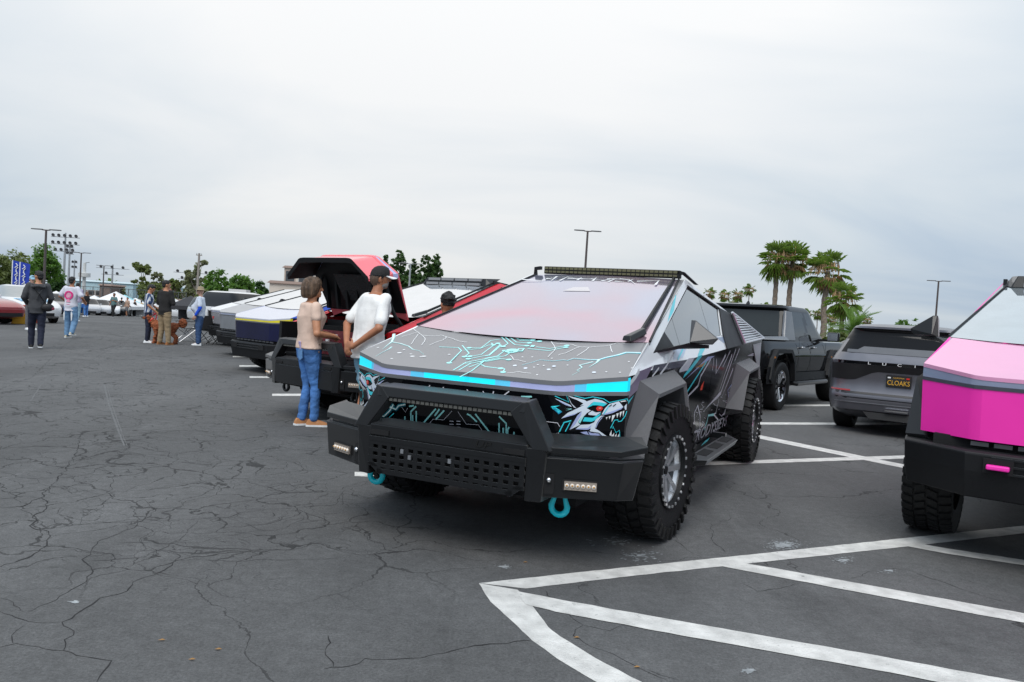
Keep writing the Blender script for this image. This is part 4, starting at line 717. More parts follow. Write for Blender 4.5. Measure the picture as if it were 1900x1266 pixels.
for z, t in [(z4, (1740, 150, 1890, 160)), (z4, (1880, 210, 1760, 230, 1640, 320, 1480, 325)), (z4, (1770, 260, 1800, 290, 1640, 410, 1490, 435)), (z4, (1890, 280, 1740, 415, 1470, 468)), (z4, (1090, 310, 1340, 320, 1380, 360, 1220, 530)), (z4, (1390, 290, 1480, 395, 1420, 440)), (z4, (1630, 540, 1690, 580, 1890, 605)), (z5, (0, 385, 50, 380, 190, 262, 150, 240)), (z5, (0, 415, 150, 385, 230, 325)), (z5, (-190, 535, -60, 470, 0, 440, 240, 385, 310, 335)), (z5, (-260, 480, -140, 470, 0, 440)), (z5, (30, 135, 180, 150, 270, 240, 215, 275)), (z5, (210, 145, 350, 255, 490, 268)), (z5, (270, 150, 370, 225, 520, 235)), (z5, (330, 150, 390, 190, 560, 200)), (z5, (440, 165, 640, 180, 760, 190)), (z5, (400, 205, 640, 215)), (z5, (500, 300, 750, 325, 950, 285)), (z5, (600, 280, 760, 300, 960, 265)), (z5, (0, 520, 230, 550, 210, 600)), (z5, (0, 455, 190, 420, 280, 430)), (z5, (-250, 320, -60, 300, 40, 260, 100, 258)), (z5, (-300, 680, -160, 590, 0, 440))]:
    A.line(z(*t), .013, MINT, W_, 1); A.dot(*z(*t[-2:])[0], .016, MINT, W_, 2, asp=1.2)
for t in ((1440, 515, 1270, 650), (1500, 530, 1340, 650)): A.line([z4(1890, 430 if t[0] == 1440 else 460)[0]]+z4(*t), .014, MINT, W_, 1)
A.poly(z5(390, 300, 470, 300, 440, 335, 360, 335), MINT, W_, 2); A.poly(z5(405, 308, 445, 308, 428, 326, 388, 326), SATIN, W_, 3); A.dot(*z5(315, 327)[0], .045, MINT, W_, 2, asp=1.1); A.poly(z5(545, 262, 590, 262, 575, 282, 530, 282), MINT, W_, 2)
for i, (x_, y_) in enumerate(((350, 500), (475, 535), (810, 508), (748, 547), (1280, 580), (440, 400), (555, 400), (785, 415), (970, 495), (1425, 575), (1585, 580), (610, 630), (1690, 455), (1725, 530), (620, 490), (575, 520), (690, 500))): A.dot(*z5(x_, y_)[0], .013 if i < 5 else .0065, WHTP if i > 4 else ICE, W_, 2)
for i, (x_, y_) in enumerate(((570, 390), (740, 435), (890, 435), (630, 350), (290, 320), (470, 480), (1220, 410), (850, 440), (720, 405))): A.dot(*z4(x_, y_)[0], .010 if i < 3 else .006, WHTP, W_, 2, asp=1.7)
for k in range(7): A.line(z5(1385+k*17, 208-random.random()*14, 1397+k*17, 192+random.random()*10), .012, PINKP, W_, 1)
for k in range(9): A.line(z5(1530+k*16, 190-random.random()*20, 1545+k*16, 160+random.random()*20), .009, WHTP, W_, 1)
A.done('hood_artwork', TM)
A = Art(); z7 = zz_(960, 490, 5.588); PL_WS = (PL_HOOD[0]+Vector((0, 0, .013)), PL_HOOD[1])
for t in ((50, 160, 240, 172, 400, 135), (410, 130, 350, 175), (300, 150, 380, 160), (440, 172, 520, 135, 600, 150), (620, 168, 670, 140), (640, 150, 680, 160), (780, 176, 820, 140), (760, 155, 840, 160), (930, 155, 1150, 160), (940, 185, 1030, 150), (1060, 155, 1160, 165, 1220, 208), (1150, 182, 1200, 160), (1240, 180, 1480, 175), (1430, 216, 1472, 168), (520, 150, 900, 160), (1010, 180, 1100, 185), (870, 178, 1000, 150)): A.line(z7(*t), .028, WHTP, PL_WS, 1, True)
A.poly(z7(470, 280, 580, 242, 735, 242, 755, 285), mat('pale film patch', (.55, .52, .54), .2, coat=.5), PL_WS, 1)
A.done('windscreen_banner', TM)
# flank
z6 = zz_(1140, 640, 6.333); A = Art(); W_ = PL_SL
A.poly(z6(178, 470, 290, 312, 450, 250, 372, 400, 300, 500, 166, 630), mat('lilac wrap', (.30, .24, .36), .3, metal=.2, coat=.5), W_, 1); A.line(z6(290, 300, 250, 370, 185, 450), .03, WHTP, W_, 2)
A.poly(z6(158, 700, 225, 590, 158, 660), CYAN, W_, 2); A.poly(z6(125, 1060, 192, 900, 180, 960, 130, 1050), CYAN, W_, 2)
for pts, m in (((460, 240, 860, 172, 800, 260, 560, 300, 440, 330), mat('slate print', (.10, .11, .15), .25, coat=.5)), ((870, 160, 940, 150, 860, 300, 765, 325), GREYP), ((990, 130, 1040, 118, 900, 300, 805, 395, 820, 350), CYAN), ((1100, 140, 1180, 130, 1010, 250, 830, 410), LAVP), ((950, 270, 1090, 190, 1060, 250), mat('amber print', (.45, .22, .06), .3)), ((1055, 420, 1030, 530, 1005, 535, 1020, 480), mat('scarlet print', (.9, .06, .02), .3)), ((1460, 330, 1440, 500, 1400, 640, 1385, 590, 1340, 610, 1380, 555, 1420, 430), mat('sky blue print', (.08, .45, .65), .3)), ((1445, 290, 1400, 460, 1392, 400), REDP), ((1470, 590, 1250, 840, 1290, 820, 1420, 700), GREYP), ((1480, 170, 1440, 330, 1470, 200), GREYP), ((1700, 60, 1690, 130, 1560, 130), GREYP)): A.poly(z6(*pts), m, W_, 1)
for t, w, m in [((700, 90, 600, 260, 530, 350), .018, WHTP), ((520, 270, 440, 372), .014, WHTP), ((860, 180, 760, 310), .018, WHTP), ((1080, 195, 850, 552), .016, CYAN), ((1130, 165, 1010, 370, 980, 480, 865, 600, 862, 640, 880, 870, 935, 925, 935, 800), .020, GREYP), ((935, 800, 975, 715, 1005, 840, 995, 1020, 860, 1030), .018, GREYP), ((1380, 115, 1290, 360, 1200, 640), .03, GREYP), ((1425, 50, 1290, 440, 1240, 580), .022, GREYP), ((1250, 560, 1060, 760), .034, GREYP), ((1390, 280, 1330, 440, 1260, 610), .03, GREYP), ((1305, 120, 1185, 345), .03, GREYP), ((1165, 150, 1150, 300), .014, GREYP), ((1195, 170, 1190, 330), .02, GREYP), ((1470, 40, 1410, 190), .02, GREYP), ((1360, 70, 1270, 260), .014, GREYP), ((1450, 290, 1400, 430, 1330, 530, 1345, 690), .016, LAVP), ((1225, 640, 1190, 800, 1165, 820), .012, WHTP), ((1165, 820, 1100, 830, 1085, 900, 1060, 970, 1050, 1000), .02, MINT), ((1165, 820, 1215, 880), .012, WHTP), ((1030, 900, 1055, 930, 1010, 970), .01, GREYP), ((1290, 790, 1330, 700, 1420, 640), .02, GREYP)]: A.line(z6(*t), w, m, W_, 2, w > .025)
rr = random.Random(3)
for k in range(45): x_ = rr.uniform(850, 1440); y_ = rr.uniform(640, 1000)-(x_-1100)*.35; A.line(z6(x_, y_, x_+rr.uniform(-35, 35), y_+rr.uniform(-40, 40)), .004, GREYP, W_, 1)
A.poly(z6(1010, 1190, 1060, 1130, 1115, 1090, 1090, 1130), CYAN, W_, 3)
A.done('flank_artwork', TM)
A = Art(); W_ = PL_SU; zs = zz_(1220, 500, 7.032)
A.poly(zs(200, 1060, 230, 1010, 375, 1030, 330, 1150, 210, 1180), mat('pale blue print', (.48, .60, .78), .3, coat=.4), W_, 1)
A.poly(zs(230, 330, 240, 350, 210, 540, 130, 690, 160, 560), CYAN, W_, 2)
A.poly(zs(620, 1030, 560, 1025, 520, 1140, 570, 1120), CYAN, W_, 2); A.poly(zs(770, 890, 990, 870, 1010, 920, 860, 960), mat('slate blue print', (.26, .33, .45), .3), W_, 1); A.line(zs(260, 1180, 330, 1040), .02, CYAN, W_, 2); A.line(zs(600, 340, 640, 300), .02, GREYP, W_, 2)
A.done('pillar_artwork', TM)
# door lettering
p0 = MWL @ hit(*z6(720, 1255)[0], *PL_SL); p1 = MWL @ hit(*z6(1390, 900)[0], *PL_SL); ex = (p1-p0); n = NLOC(PL_SL); ey = n.cross(ex).normalized()
text_mesh('CYBERODYSSEYS', .150, mat('mid silver print', (.40, .40, .44), .3), TM, frame_M(p0+n*.004, ex, ey), 'door_lettering', shear=.3, sx=ex.length/(.150*9.2))
# ================================================================== other vehicles: shells stacked from rounded outlines
def ring_pts(z, Wd, y0, y1, r, ns=6):
    r = min(r, Wd*.95, (y1-y0)*.45); pts = []
    def arc(cx, cy, a0):
        for k in range(5): a = a0+pi/2*k/4; pts.append(Vector((cx+r*cos(a), cy+r*sin(a), z)))
    def seg(a, b, n):
        for k in range(1, n): pts.append(Vector(a).lerp(Vector(b), k/n))
    seg((-Wd+r, y0, z), (Wd-r, y0, z), 7); arc(Wd-r, y0+r, -pi/2); seg((Wd, y0+r, z), (Wd, y1-r, z), 13); arc(Wd-r, y1-r, 0); seg((Wd-r, y1, z), (-Wd+r, y1, z), 7); arc(-Wd+r, y1-r, pi/2); seg((-Wd, y1-r, z), (-Wd, y0+r, z), 13); arc(-Wd+r, y0+r, pi)
    return pts
def lerp_levels(lv, z):
    for a, b in zip(lv, lv[1:]):
        if a[0] <= z <= b[0]: s = (z-a[0])/max(1e-6, b[0]-a[0]); return [a[i]+(b[i]-a[i])*s for i in range(5)]
    return lv[-1] if z > lv[-1][0] else lv[0]
def refine(lv, n=2):
    out = []
    for i in range(len(lv)-1):
        p0 = lv[max(0, i-1)]; p1 = lv[i]; p2 = lv[i+1]; p3 = lv[min(len(lv)-1, i+2)]
        for k in range(n):
            t = k/n; out.append([(.5*((2*p1[j])+(p2[j]-p0[j])*t*.6+(2*0)) if False else p1[j]+(p2[j]-p1[j])*t) for j in range(5)])
    out.append(list(lv[-1])); return out
def shell(lv, parent, name, paint, classify=None, glass=None, arches=(), archR=.4, halfw=1., well=True, sub=0, gname='window'):
    b = MB(); rings = [ring_pts(*l) for l in lv]; b.loft(rings); n = len(rings[0])
    if classify:
        for fi, f in enumerate(b.f):
            if len(f) == 4: c = sum((Vector(b.v[i]) for i in f), Vector())/4; b.m[fi] = classify(c)
    gi = [fi for fi, m in enumerate(b.m) if m == 1]
    gl = MB()
    for fi in gi: gl.add([b.v[i] for i in b.f[fi]], [tuple(range(len(b.f[fi])))])
    o = b.build(name, [paint, glass or GLS, DRK], parent, smooth=32, weld=True)
    if arches:
        cb = MB(); M = Matrix.Rotation(pi/2, 4, 'Y')
        for (y, z) in arches:
            for s in (-1, 1):
                cb.lathe([(.001, -.32), (archR, -.32), (archR, .32), (.001, .32)], 28, 2, Matrix.Translation((s*halfw, y, z)) @ M)
        cu = cb.build('cutter', [paint, paint, DRK], None, weld=True); cu.parent = parent; q = o.modifiers.new('cut', 'BOOLEAN'); q.operation = 'DIFFERENCE'; q.object = cu; q.solver = 'EXACT'; bpy.context.view_layer.update(); baked(o); me = cu.data; bpy.data.objects.remove(cu); bpy.data.meshes.remove(me)
        o.data.polygons.foreach_set('use_smooth', [True]*len(o.data.polygons)); o.data.set_sharp_from_angle(angle=radians(32))
    # split the glass away from the paint into parts of its own
    if gi:
        bm = bmesh.new(); bm.from_mesh(o.data); gf = [f for f in bm.faces if f.material_index == 1]; seen = set(); groups = []
        gset = set(gf)
        for f in gf:
            if f in seen: continue
            st = [f]; seen.add(f); grp = []
            while st:
                h = st.pop(); grp.append(h)
                for e in h.edges:
                    for k in e.link_faces:
                        if k in gset and k not in seen: seen.add(k); st.append(k)
            groups.append(grp)
        for grp in groups:
            w = MB(); ix = {}
            vs = []; fs = []
            for f in grp:
                t = []
                for v in f.verts:
                    if v not in ix: ix[v] = len(vs); vs.append(v.co.copy())
                    t.append(ix[v])
                fs.append(t)
            w.add(vs, fs); w.build(gname, glass or GLS, parent, smooth=60)
        bmesh.ops.delete(bm, geom=gf, context='FACES'); bm.to_mesh(o.data); bm.free()
    return o
def rear_y(lv, x, z):
    _, Wd, y0, y1, r = lerp_levels(lv, z); ax = abs(x)
    if ax <= Wd-r: return y0
    return y0+r-sqrt(max(0, r*r-(min(ax, Wd)-(Wd-r))**2))
def patch(lv, pts, parent, name, m, off=.005, thick=.004):
    b = MB(); a = [Vector((x, rear_y(lv, x, z)-off, z)) for x, z in pts]; b.prism(a, [p+Vector((0, thick, 0)) for p in a]); return b.build(name, m, parent)
def band(lv, parent, name, m, x0, x1, zt, zb, off=.005, n=14):
    b = MB(); T_ = []; B_ = []
    for k in range(n+1):
        x = x0+(x1-x0)*k/n; zt_ = zt(x) if callable(zt) else zt; zb_ = zb(x) if callable(zb) else zb; T_.append(Vector((x, rear_y(lv, x, zt_)-off, zt_))); B_.append(Vector((x, rear_y(lv, x, zb_)-off, zb_)))
    b.loft([[T_[i], B_[i], B_[i]+Vector((0, .012, 0)), T_[i]+Vector((0, .012, 0))] for i in range(n+1)]); return b.build(name, m, parent, smooth=35)
DGL = mat('deep tinted glass', (.006, .006, .007), .05, spec=.22, var=.02)
# ------------------------------------------------------------------ satin grey electric SUV with the CLOAKS plate
def suv():
    p = gnd(1565, 790); a = .58; c = Vector((p.x, p.y, 0))+Vector((cos(a), -sin(a), 0))*.86-Vector((sin(a), cos(a), 0))*.98
    T = empty('suv', (c.x, c.y, 0), -a, 'satin grey SUV with CLOAKS plate seen from behind', 'suv')
    lv = [(.22, .78, .45, 4.7, .2), (.30, .90, .16, 4.9, .28), (.36, .95, .06, 4.97, .30), (.50, .985, .0, 5.02, .32), (.58, .99, .0, 5.03, .33), (.64, .985, .03, 5.03, .33), (.74, .985, .05, 5.03, .33), (.86, .99, .055, 5.02, .32), (.98, .995, .03, 5.0, .32), (1.045, .985, -.005, 4.98, .32), (1.085, .975, -.01, 4.95, .32), (1.11, .965, .015, 4.7, .32), (1.16, .945, .055, 3.95, .32), (1.20, .925, .09, 3.8, .32), (1.30, .88, .17, 3.5, .30), (1.40, .835, .25, 3.25, .28), (1.48, .795, .31, 3.05, .26), (1.535, .765, .33, 2.9, .24), (1.575, .74, .30, 2.8, .24), (1.605, .71, .30, 2.7, .24), (1.635, .62, .42, 2.5, .24), (1.655, .45, .7, 2.2, .24)]
    pa = mat('satin grey paint', (.165, .168, .19), .33, metal=.6, coat=.25, var=.04, coatrough=.2)
    def cl(c): 
        if 1.185 < c.z < 1.565:
            if c.y < .6 and abs(c.x) < .80: return 1
            if abs(c.x) > .7 and .75 < c.y < 3.2: return 1
            if c.y > 2.6: return 1
        return 0
    shell(lv, T, 'body', pa, cl, DGL, [(.98, .39), (4.015, .39)], .43, 1.02)
    band(lv, T, 'window_reflection', mat('painted glass reflection', (.11, .115, .125), .25, coat=.3), -.74, .74, lambda x: 1.30-.05*(abs(x) > .55), 1.205, .006, 20)  # paler band painted on as a reflection low in the rear glass
    band(lv, T, 'tail_light_bar', INK, -.955, .955, 1.083, 1.040, .006)
    bl = mat('matte black tailgate', (.016, .016, .018), .38)
    def zb(x): ax = abs(x); return .80 if ax > .60 else .80+.14*min(1, (.60-ax)/.28)
    band(lv, T, 'tailgate_panel', bl, -.94, .94, 1.036, zb, .004, 26)
    band(lv, T, 'bumper_trim', bl, -.97, .97, .63, .60, .006); band(lv, T, 'lower_bumper', BLK, -.97, .97, .545, .34, .006); band(lv, T, 'bumper_line', STEEL, -.86, .86, .475, .468, .012)
    for s in (-1, 1): band(lv, T, 'reflector', mat('red lens', (.35, .01, .01), .15, coat=1.), s*.93, s*.64, .655, .632, .010, 5)
    b = MB(); b.prism([(-.45, .05, .345), (.45, .05, .345), (.36, .02, .25), (-.36, .02, .25)], [(-.45, .3, .345), (.45, .3, .345), (.36, .3, .25), (-.36, .3, .25)]); b.build('diffuser', BLK, T)
    b = MB(); b.box((0, .0, .395), (.30, .03, .02)); b.build('tow_cover', CHR, T)
    pl = patch(lv, [(-.165, .74), (.165, .74), (.165, .91), (-.165, .91)], T, 'license_plate', mat('plate frame', (.02, .02, .02), .4), .03, .02)
    pp = patch(lv, [(-.15, .757), (.15, .757), (.15, .893), (-.15, .893)], T, 'plate_face', mat('black plate', (.03, .03, .03), .4), .034, .003)
    y = rear_y(lv, 0, .82)-.046
    text_mesh('CLOAKS', .098, mat('plate yellow', (.75, .42, .04), .5), T, frame_M((0, y, .772), (1, 0, 0), (0, 0, 1)), 'plate_lettering', align='CENTER', sx=.80)
    text_mesh('CALIFORNIA', .026, mat('plate yellow', (.75, .42, .04), .5), T, frame_M((0, y, .868), (1, 0, 0), (0, 0, 1)), 'plate_heading', align='CENTER')
    for x_, m in ((-.125, WHTP), (.12, REDP)): b = MB(); b.box((x_, y, .876), (.04, .002, .02)); b.build('plate_sticker', m, T)
    for k, ch in enumerate('LUCID'): text_mesh(ch, .055, WHTP, T, frame_M((-.40+.20*k, rear_y(lv, -.40+.2*k, 1.06)-.022, 1.045), (1, 0, 0), (0, 0, 1)), 'badge_letter', align='CENTER', sx=1.6)
    for s in (-1, 1):
        for y_ in (.98, 4.015): wheel(T, s*.84, y_, .39, .29, 'street', sx=s, rimmat=BLK)
        b = MB(); b.ball((s*1.08, 3.35, 1.14), (.11, .07, .075), n=12, k=8); b.build('side_mirror', BLK, T, smooth=60)
    b = MB(); b.box((0, 2.5, .40), (1.5, 3.9, .3)); b.build('underbody', DRK, T)
    return T
suv()
# ------------------------------------------------------------------ black four-door electric pickup
def hummer():
    X, Y, a = 4.85, 14.39, .66; o = Vector((X, Y, 0))-Vector((sin(a), cos(a), 0))*1.05-Vector((cos(a), -sin(a), 0))*.93
    T = empty('boxy_pickup_truck', (o.x, o.y, 0), -a, 'glossy black boxy off-road pickup with chrome wheels', 'pickup truck')
    pa = mat('gloss black paint', (.010, .0105, .012), .04, coat=.0, var=.05, spec=.25)
    lv = [(.46, .92, .25, 5.2, .12), (.55, 1.02, .05, 5.42, .16), (.80, 1.06, .0, 5.5, .18), (1.02, 1.07, .0, 5.5, .18), (1.08, 1.06, .02, 5.48, .18), (1.20, 1.04, .03, 5.44, .18), (1.27, 1.01, .04, 5.38, .18), (1.29, .95, .06, 5.3, .18)]
    shell(lv, T, 'body', pa, None, None, [(1.05, .46), (4.49, .46)], .56, 1.08)
    cab = [(1.28, .98, 1.45, 4.0, .16), (1.36, .965, 1.50, 3.85, .16), (1.45, .95, 1.55, 3.7, .15), (1.6, .915, 1.63, 3.52, .15), (1.75, .88, 1.71, 3.35, .14), (1.84, .86, 1.74, 3.25, .14), (1.90, .845, 1.66, 3.2, .16), (1.945, .80, 1.70, 3.1, .16), (1.965, .66, 1.9, 2.9, .2)]
    def cl(c):
        if 1.36 < c.z < 1.84:
            if c.y < 1.85 and abs(c.x) < .72: return 1
            if abs(c.x) > .8 and (1.98 < c.y < 2.62 or 2.78 < c.y < 3.55) and c.z < 1.83: return 1
            if c.y > 3.2 and abs(c.x) < .78: return 1
        return 0
    gl2 = mat('grey-green glass', (.02, .024, .024), .03, spec=.5); shell(cab, T, 'cab', pa, cl, gl2)
    gp = mat('grey satin trim', (.13, .135, .145), .3, metal=.4, coat=.3)
    for s in (-1, 1):
        b = MB(); b.slab([(s*.99, 1.35, 1.285), (s*.985, 2.0, 1.285), (s*.885, 1.98, 1.83), (s*.875, 1.66, 1.85), (s*.95, 1.42, 1.42)], (-s*.05, 0, 0)); b.build('rear_pillar', gp, T, weld=True, bevel=.01)
        b = MB(); b.slab([(s*1.05, .12, 1.29), (s*1.045, 1.45, 1.29), (s*.985, 1.42, 1.36), (s*.99, .12, 1.335)], (-s*.10, 0, 0)); b.build('bed_rail', gp, T)
        for y_ in (1.05, 4.49):
            b = MB(); inner = [(-.72, .60), (-.62, .95), (-.40, 1.13), (.40, 1.13), (.62, .95), (.72, .60)]; rings = [[Vector((s*1.055, y_+u, w)), Vector((s*1.135, y_+u*.97, w-.01)), Vector((s*1.135, y_+u*.86, w-.075)), Vector((s*1.04, y_+u*.84, w-.085))] for u, w in inner]; b.loft(rings); b.build('fender_flare', BLK, T, weld=True)
            wheel(T, s*.95, y_, .445, .32, 'chrome', sx=s)
            b = MB(); b.box((s*1.137, y_-.55, .98), (.01, .05, .03)); b.build('marker_lamp', mat('amber lens', (.6, .2, .02), .2, coat=1.), T)
        for y_ in (1.98, 2.72, 3.70): b = MB(); b.slab([(s*1.062, y_, 1.26), (s*1.062, y_+.012, 1.26), (s*1.074, y_+.012, .62), (s*1.074, y_, .62)], (s*.002, 0, 0)); b.build('door_seam', DRK, T)
        for y_ in (2.12, 2.86): b = MB(); b.box((s*1.085, y_+.06, 1.16), (.03, .16, .03)); b.build('door_handle', CHR, T, bevel=.008)
        b = MB(); b.box((s*1.075, 2.77, .60), (.02, 2.3, .16)); b.build('sill_cladding', BLK, T)
        b = MB(); b.tube([(s*1.0, 1.75, .48), (s*1.12, 1.80, .47), (s*1.12, 3.7, .47), (s*1.0, 3.75, .48)], .045, 8); b.build('step_bar', PCB, T, smooth=40)
        b = MB(); b.box((s*1.25, 3.55, 1.40), (.24, .10, .19)); m_ = b.build('side_mirror', pa, T, bevel=.03); b = MB(); b.box((s*1.25, 3.494, 1.40), (.20, .008, .155)); b.build('mirror_glass', CHR, m_); b = MB(); b.box((s*1.08, 3.58, 1.32), (.2, .06, .05)); b.build('mirror_arm', BLK, T)
        b = MB(); b.box((s*1.10, .42, .66), (.02, .32, .3)); b.build('rear_cladding', BLK, T)
        b = MB(); b.box((s*.93, .0, 1.05), (.16, .03, .22)); b.build('tail_lamp', mat('red lens', (.35, .01, .01), .15, coat=1.), T)
    b = MB(); b.box((0, .02, .95), (1.6, .05, .5)); b.build('tailgate', pa, T, bevel=.02)
    b = MB(); b.box((0, .0, .58), (2.0, .2, .18)); b.build('rear_bumper', BLK, T, bevel=.03)
    b = MB(); b.box((0, 2.6, .62), (1.5, 4.8, .5)); b.build('underbody', DRK, T)
    b = MB(); b.loft([[Vector((x, 1.95+y, 1.955)) for x, y in ((-.02, -.06), (.02, -.06), (.02, .1), (-.02, .1))], [Vector((x, 1.97+y, 2.02)) for x, y in ((-.008, 0), (.008, 0), (.008, .03), (-.008, .03))]]); b.build('roof_antenna', BLK, T)
hummer()
# ------------------------------------------------------------------ ordinary cars further off
SED = [(.20, .76, .35, 4.4, .25), (.30, .87, .08, 4.64, .35), (.48, .91, .0, 4.70, .40), (.62, .915, .0, 4.68, .42), (.74, .91, .04, 4.55, .45), (.84, .90, .09, 4.25, .5), (.90, .885, .15, 3.85, .5), (.95, .865, .45, 3.55, .5), (1.05, .81, .75, 3.25, .45), (1.18, .74, 1.05, 2.95, .4), (1.30, .66, 1.35, 2.65, .36), (1.38, .58, 1.6, 2.45, .32), (1.43, .40, 1.9, 2.2, .25)]
def sedan(px, Y, rz, label, paint, group=None, scale=1.0, lv=None, hoodcol=None, name='car', lamps='front', glass=None, y=575, open_hood=False):
    c = far(px, Y, y); T = empty(name, c, rz, label, 'car', group); lv = lv or SED
    top = lv[-1][0]
    def cl(c): return 1 if (c.z > .955*(1 if top < 1.5 else 1.1) and c.z < top-.045) else 0
    o = shell(lv, T, 'body', paint, cl, glass or DGL, [(.85, .33), (3.75, .33)], .37, .95)
    for s in (-1, 1):
        for y_ in (.85, 3.75): wheel(T, s*.80, y_, .335, .23, 'street', sx=s)
        b = MB(); b.ball((s*.95, 3.15, .98), (.09, .06, .06), n=8, k=6); b.build('side_mirror', paint, T, smooth=60)
        b = MB(); b.ball((s*.66, 4.36, .66), (.17, .18, .05), n=10, k=6); b.build('headlight', mat('headlight lens', (.5, .52, .55), .1, coat=1.), T, smooth=60)
        b = MB(); b.ball((s*.64, .13, .80), (.20, .09, .06), n=10, k=6); b.build('tail_light', mat('red lens', (.35, .01, .01), .15, coat=1.), T, smooth=60)
    b = MB(); b.box((0, 4.63, .36), (1.1, .1, .14)); b.build('front_intake', BLK, T)
    b = MB(); b.box((0, 2.3, .3), (1.4, 3.7, .2)); b.build('underbody', DRK, T)
    if hoodcol: b = MB(); b.slab([(-.6, 3.75, .912), (.6, 3.75, .912), (.5, 4.3, .838), (-.5, 4.3, .838)], (0, 0, .012)); b.build('hood_graphic', hoodcol, T)
    if open_hood:
        b = MB(); b.slab([(-.72, 3.55, .98), (.72, 3.55, .98), (.62, 3.05, 1.80), (-.62, 3.05, 1.80)], (0, -.04, .03)); hd = b.build('open_hood', paint, T); b = MB(); b.slab([(-.62, 3.565, 1.04), (.62, 3.565, 1.04), (.52, 3.10, 1.74), (-.52, 3.10, 1.74)], (0, .01, .006)); b.build('hood_liner', BLK, hd)
    return T
CAR = lambda n, c, r=.15: mat(n, c, r, coat=.9, var=.03)
sedan(1553, 24, -.9, 'silver sports coupe with red tail lamps behind the boxy black pickup', CAR('silver paint', (.45, .46, .48)), y=640)
g1 = mat('pale windscreen', (.25, .27, .27), .05, coat=1.)
sedan(2, 33, -2.3, 'white sedan with comic print bonnet and its hood lid raised', CAR('white paint', (.74, .75, .76)), hoodcol=mat('comic print', (.25, .50, .72), .4, var=.9, vscale=6), glass=g1, open_hood=False)
sedan(-196, 28, -1.72, 'glossy dark red sedan parked beside the yellow boxes', CAR('candy red paint', (.30, .012, .02)))
grp = 'show cars parked across the aisle'
sedan(108, 50, -2.55, 'black car with violet trim across the aisle', CAR('black purple paint', (.02, .012, .03)), grp, y=570)
sedan(160, 68, -2.6, 'silver low coupe across the aisle behind the woman in black', CAR('silver paint', (.45, .46, .48)), grp, y=570)
sedan(184, 70, -2.65, 'pale grey low coupe across the aisle', CAR('light grey paint', (.55, .56, .58)), grp, y=570)
sedan(205, 72, -2.7, 'white coupe with magenta splash bonnet', CAR('white paint', (.74, .75, .76)), grp, hoodcol=mat('magenta print', (.62, .12, .55), .4, var=.6, vscale=5), y=570)
sedan(226, 76, -2.75, 'black coupe behind the man in green', CAR('gloss black car', (.015, .015, .017)), grp, y=570)
SUVL = [(.25, .80, .3, 4.5, .2), (.40, .93, .05, 4.75, .3), (.65, .95, .0, 4.8, .3), (.95, .95, .02, 4.75, .35), (1.05, .93, .04, 4.6, .4), (1.10, .91, .06, 3.9, .4), (1.15, .89, .1, 3.7, .38), (1.35, .83, .2, 3.3, .3), (1.55, .77, .3, 3.0, .25), (1.66, .70, .4, 2.8, .25), (1.72, .5, .7, 2.5, .2)]
sedan(352, 47, -.9, 'white off-roader with open bay beside the photographer', CAR('white paint', (.74, .75, .76)), name='car', lv=SUVL, y=590, open_hood=True)
sedan(398, 34, -2.3, 'white SUV behind the man in the sun hat', CAR('white paint', (.74, .75, .76)), lv=SUVL, y=570)
sedan(312, 82, -2.2, 'small white car by the pink clothes stall', CAR('white paint', (.74, .75, .76)), grp, y=570)
# yellow crates and orange crate by the red car
YB = mat('yellow painted crate', (.68, .36, .02), .55); 
for px, Y, s, lab in ((37.5, 28.5, .46, 'larger yellow crate beside the dark red sedan'), (49, 28.9, .40, 'smaller yellow crate behind the man in the hoodie')):
    c = far(px, Y, 585); T = empty('crate', c, .5, lab, 'crate'); b = MB(); b.box((0, 0, s/2), (s, s, s)); b.build('crate_body', YB, T, bevel=.02)
    for sx_ in (-1, 1):
        for sz_ in (0, 1): q = MB(); q.box((sx_*s*.5, -s*.5, s*(.06+.88*sz_)), (.05, .05, .05)); q.build('corner_block', mat('dark yellow', (.42, .2, .01), .5), T)
    text_mesh('?', s*.8, WHTP, T, frame_M((-s*.2, -s*.5-.004, s*.2), (1, 0, 0), (0, 0, 1)), 'crate_mark') if False else None
c = far(47, 29.8, 575); T = empty('storage_bin', c, .3, 'orange red storage bin behind the yellow crates', 'bin'); b = MB(); b.loft([[Vector((x*.42, y*.3, 0)) for x, y in ((-1, -1), (1, -1), (1, 1), (-1, 1))], [Vector((x*.48, y*.36, .62)) for x, y in ((-1, -1), (1, -1), (1, 1), (-1, 1))]]); b.build('bin_body', mat('orange red plastic', (.55, .06, .02), .45), T, bevel=.02, weld=True); b = MB(); b.box((0, 0, .65), (1.02, .78, .05)); b.build('bin_lid', mat('orange red plastic', (.55, .06, .02), .45), T, bevel=.015)
# ================================================================== people
def remesh(b, name, m, parent, vox, smooth=4, mats=None, folds=None):
    o = b.build(name, mats or m, parent); q = o.modifiers.new('r', 'REMESH'); q.mode = 'VOXEL'; q.voxel_size = vox; q.use_smooth_shade = True
    if smooth: s = o.modifiers.new('s', 'SMOOTH'); s.factor = .5; s.iterations = smooth
    bpy.context.view_layer.update(); baked(o)
    if len(o.data.materials) == 0: o.data.materials.append(m)
    if folds:
        me = o.data; nn = [v.normal.copy() for v in me.vertices]
        for v, n_ in zip(me.vertices, nn):
            c = v.co; a = mnoise.noise(Vector((atan2(c.x, c.y+.012)*8, c.z*2.2, 1.7)))+.6*mnoise.noise(Vector((atan2(c.x, c.y+.012)*21, c.z*3., 4.)))+.3*mnoise.noise(c*60) if len(folds) > 2 else mnoise.noise(Vector((c.x*7+c.z*5, c.y*7-c.z*4, c.z*folds[1])))+.5*mnoise.noise(Vector((c.x*16, c.y*16, c.z*folds[1]*2.3))); v.co = c+n_*(a*folds[0])
    o.data.polygons.foreach_set('use_smooth', [True]*len(o.data.polygons)); return o
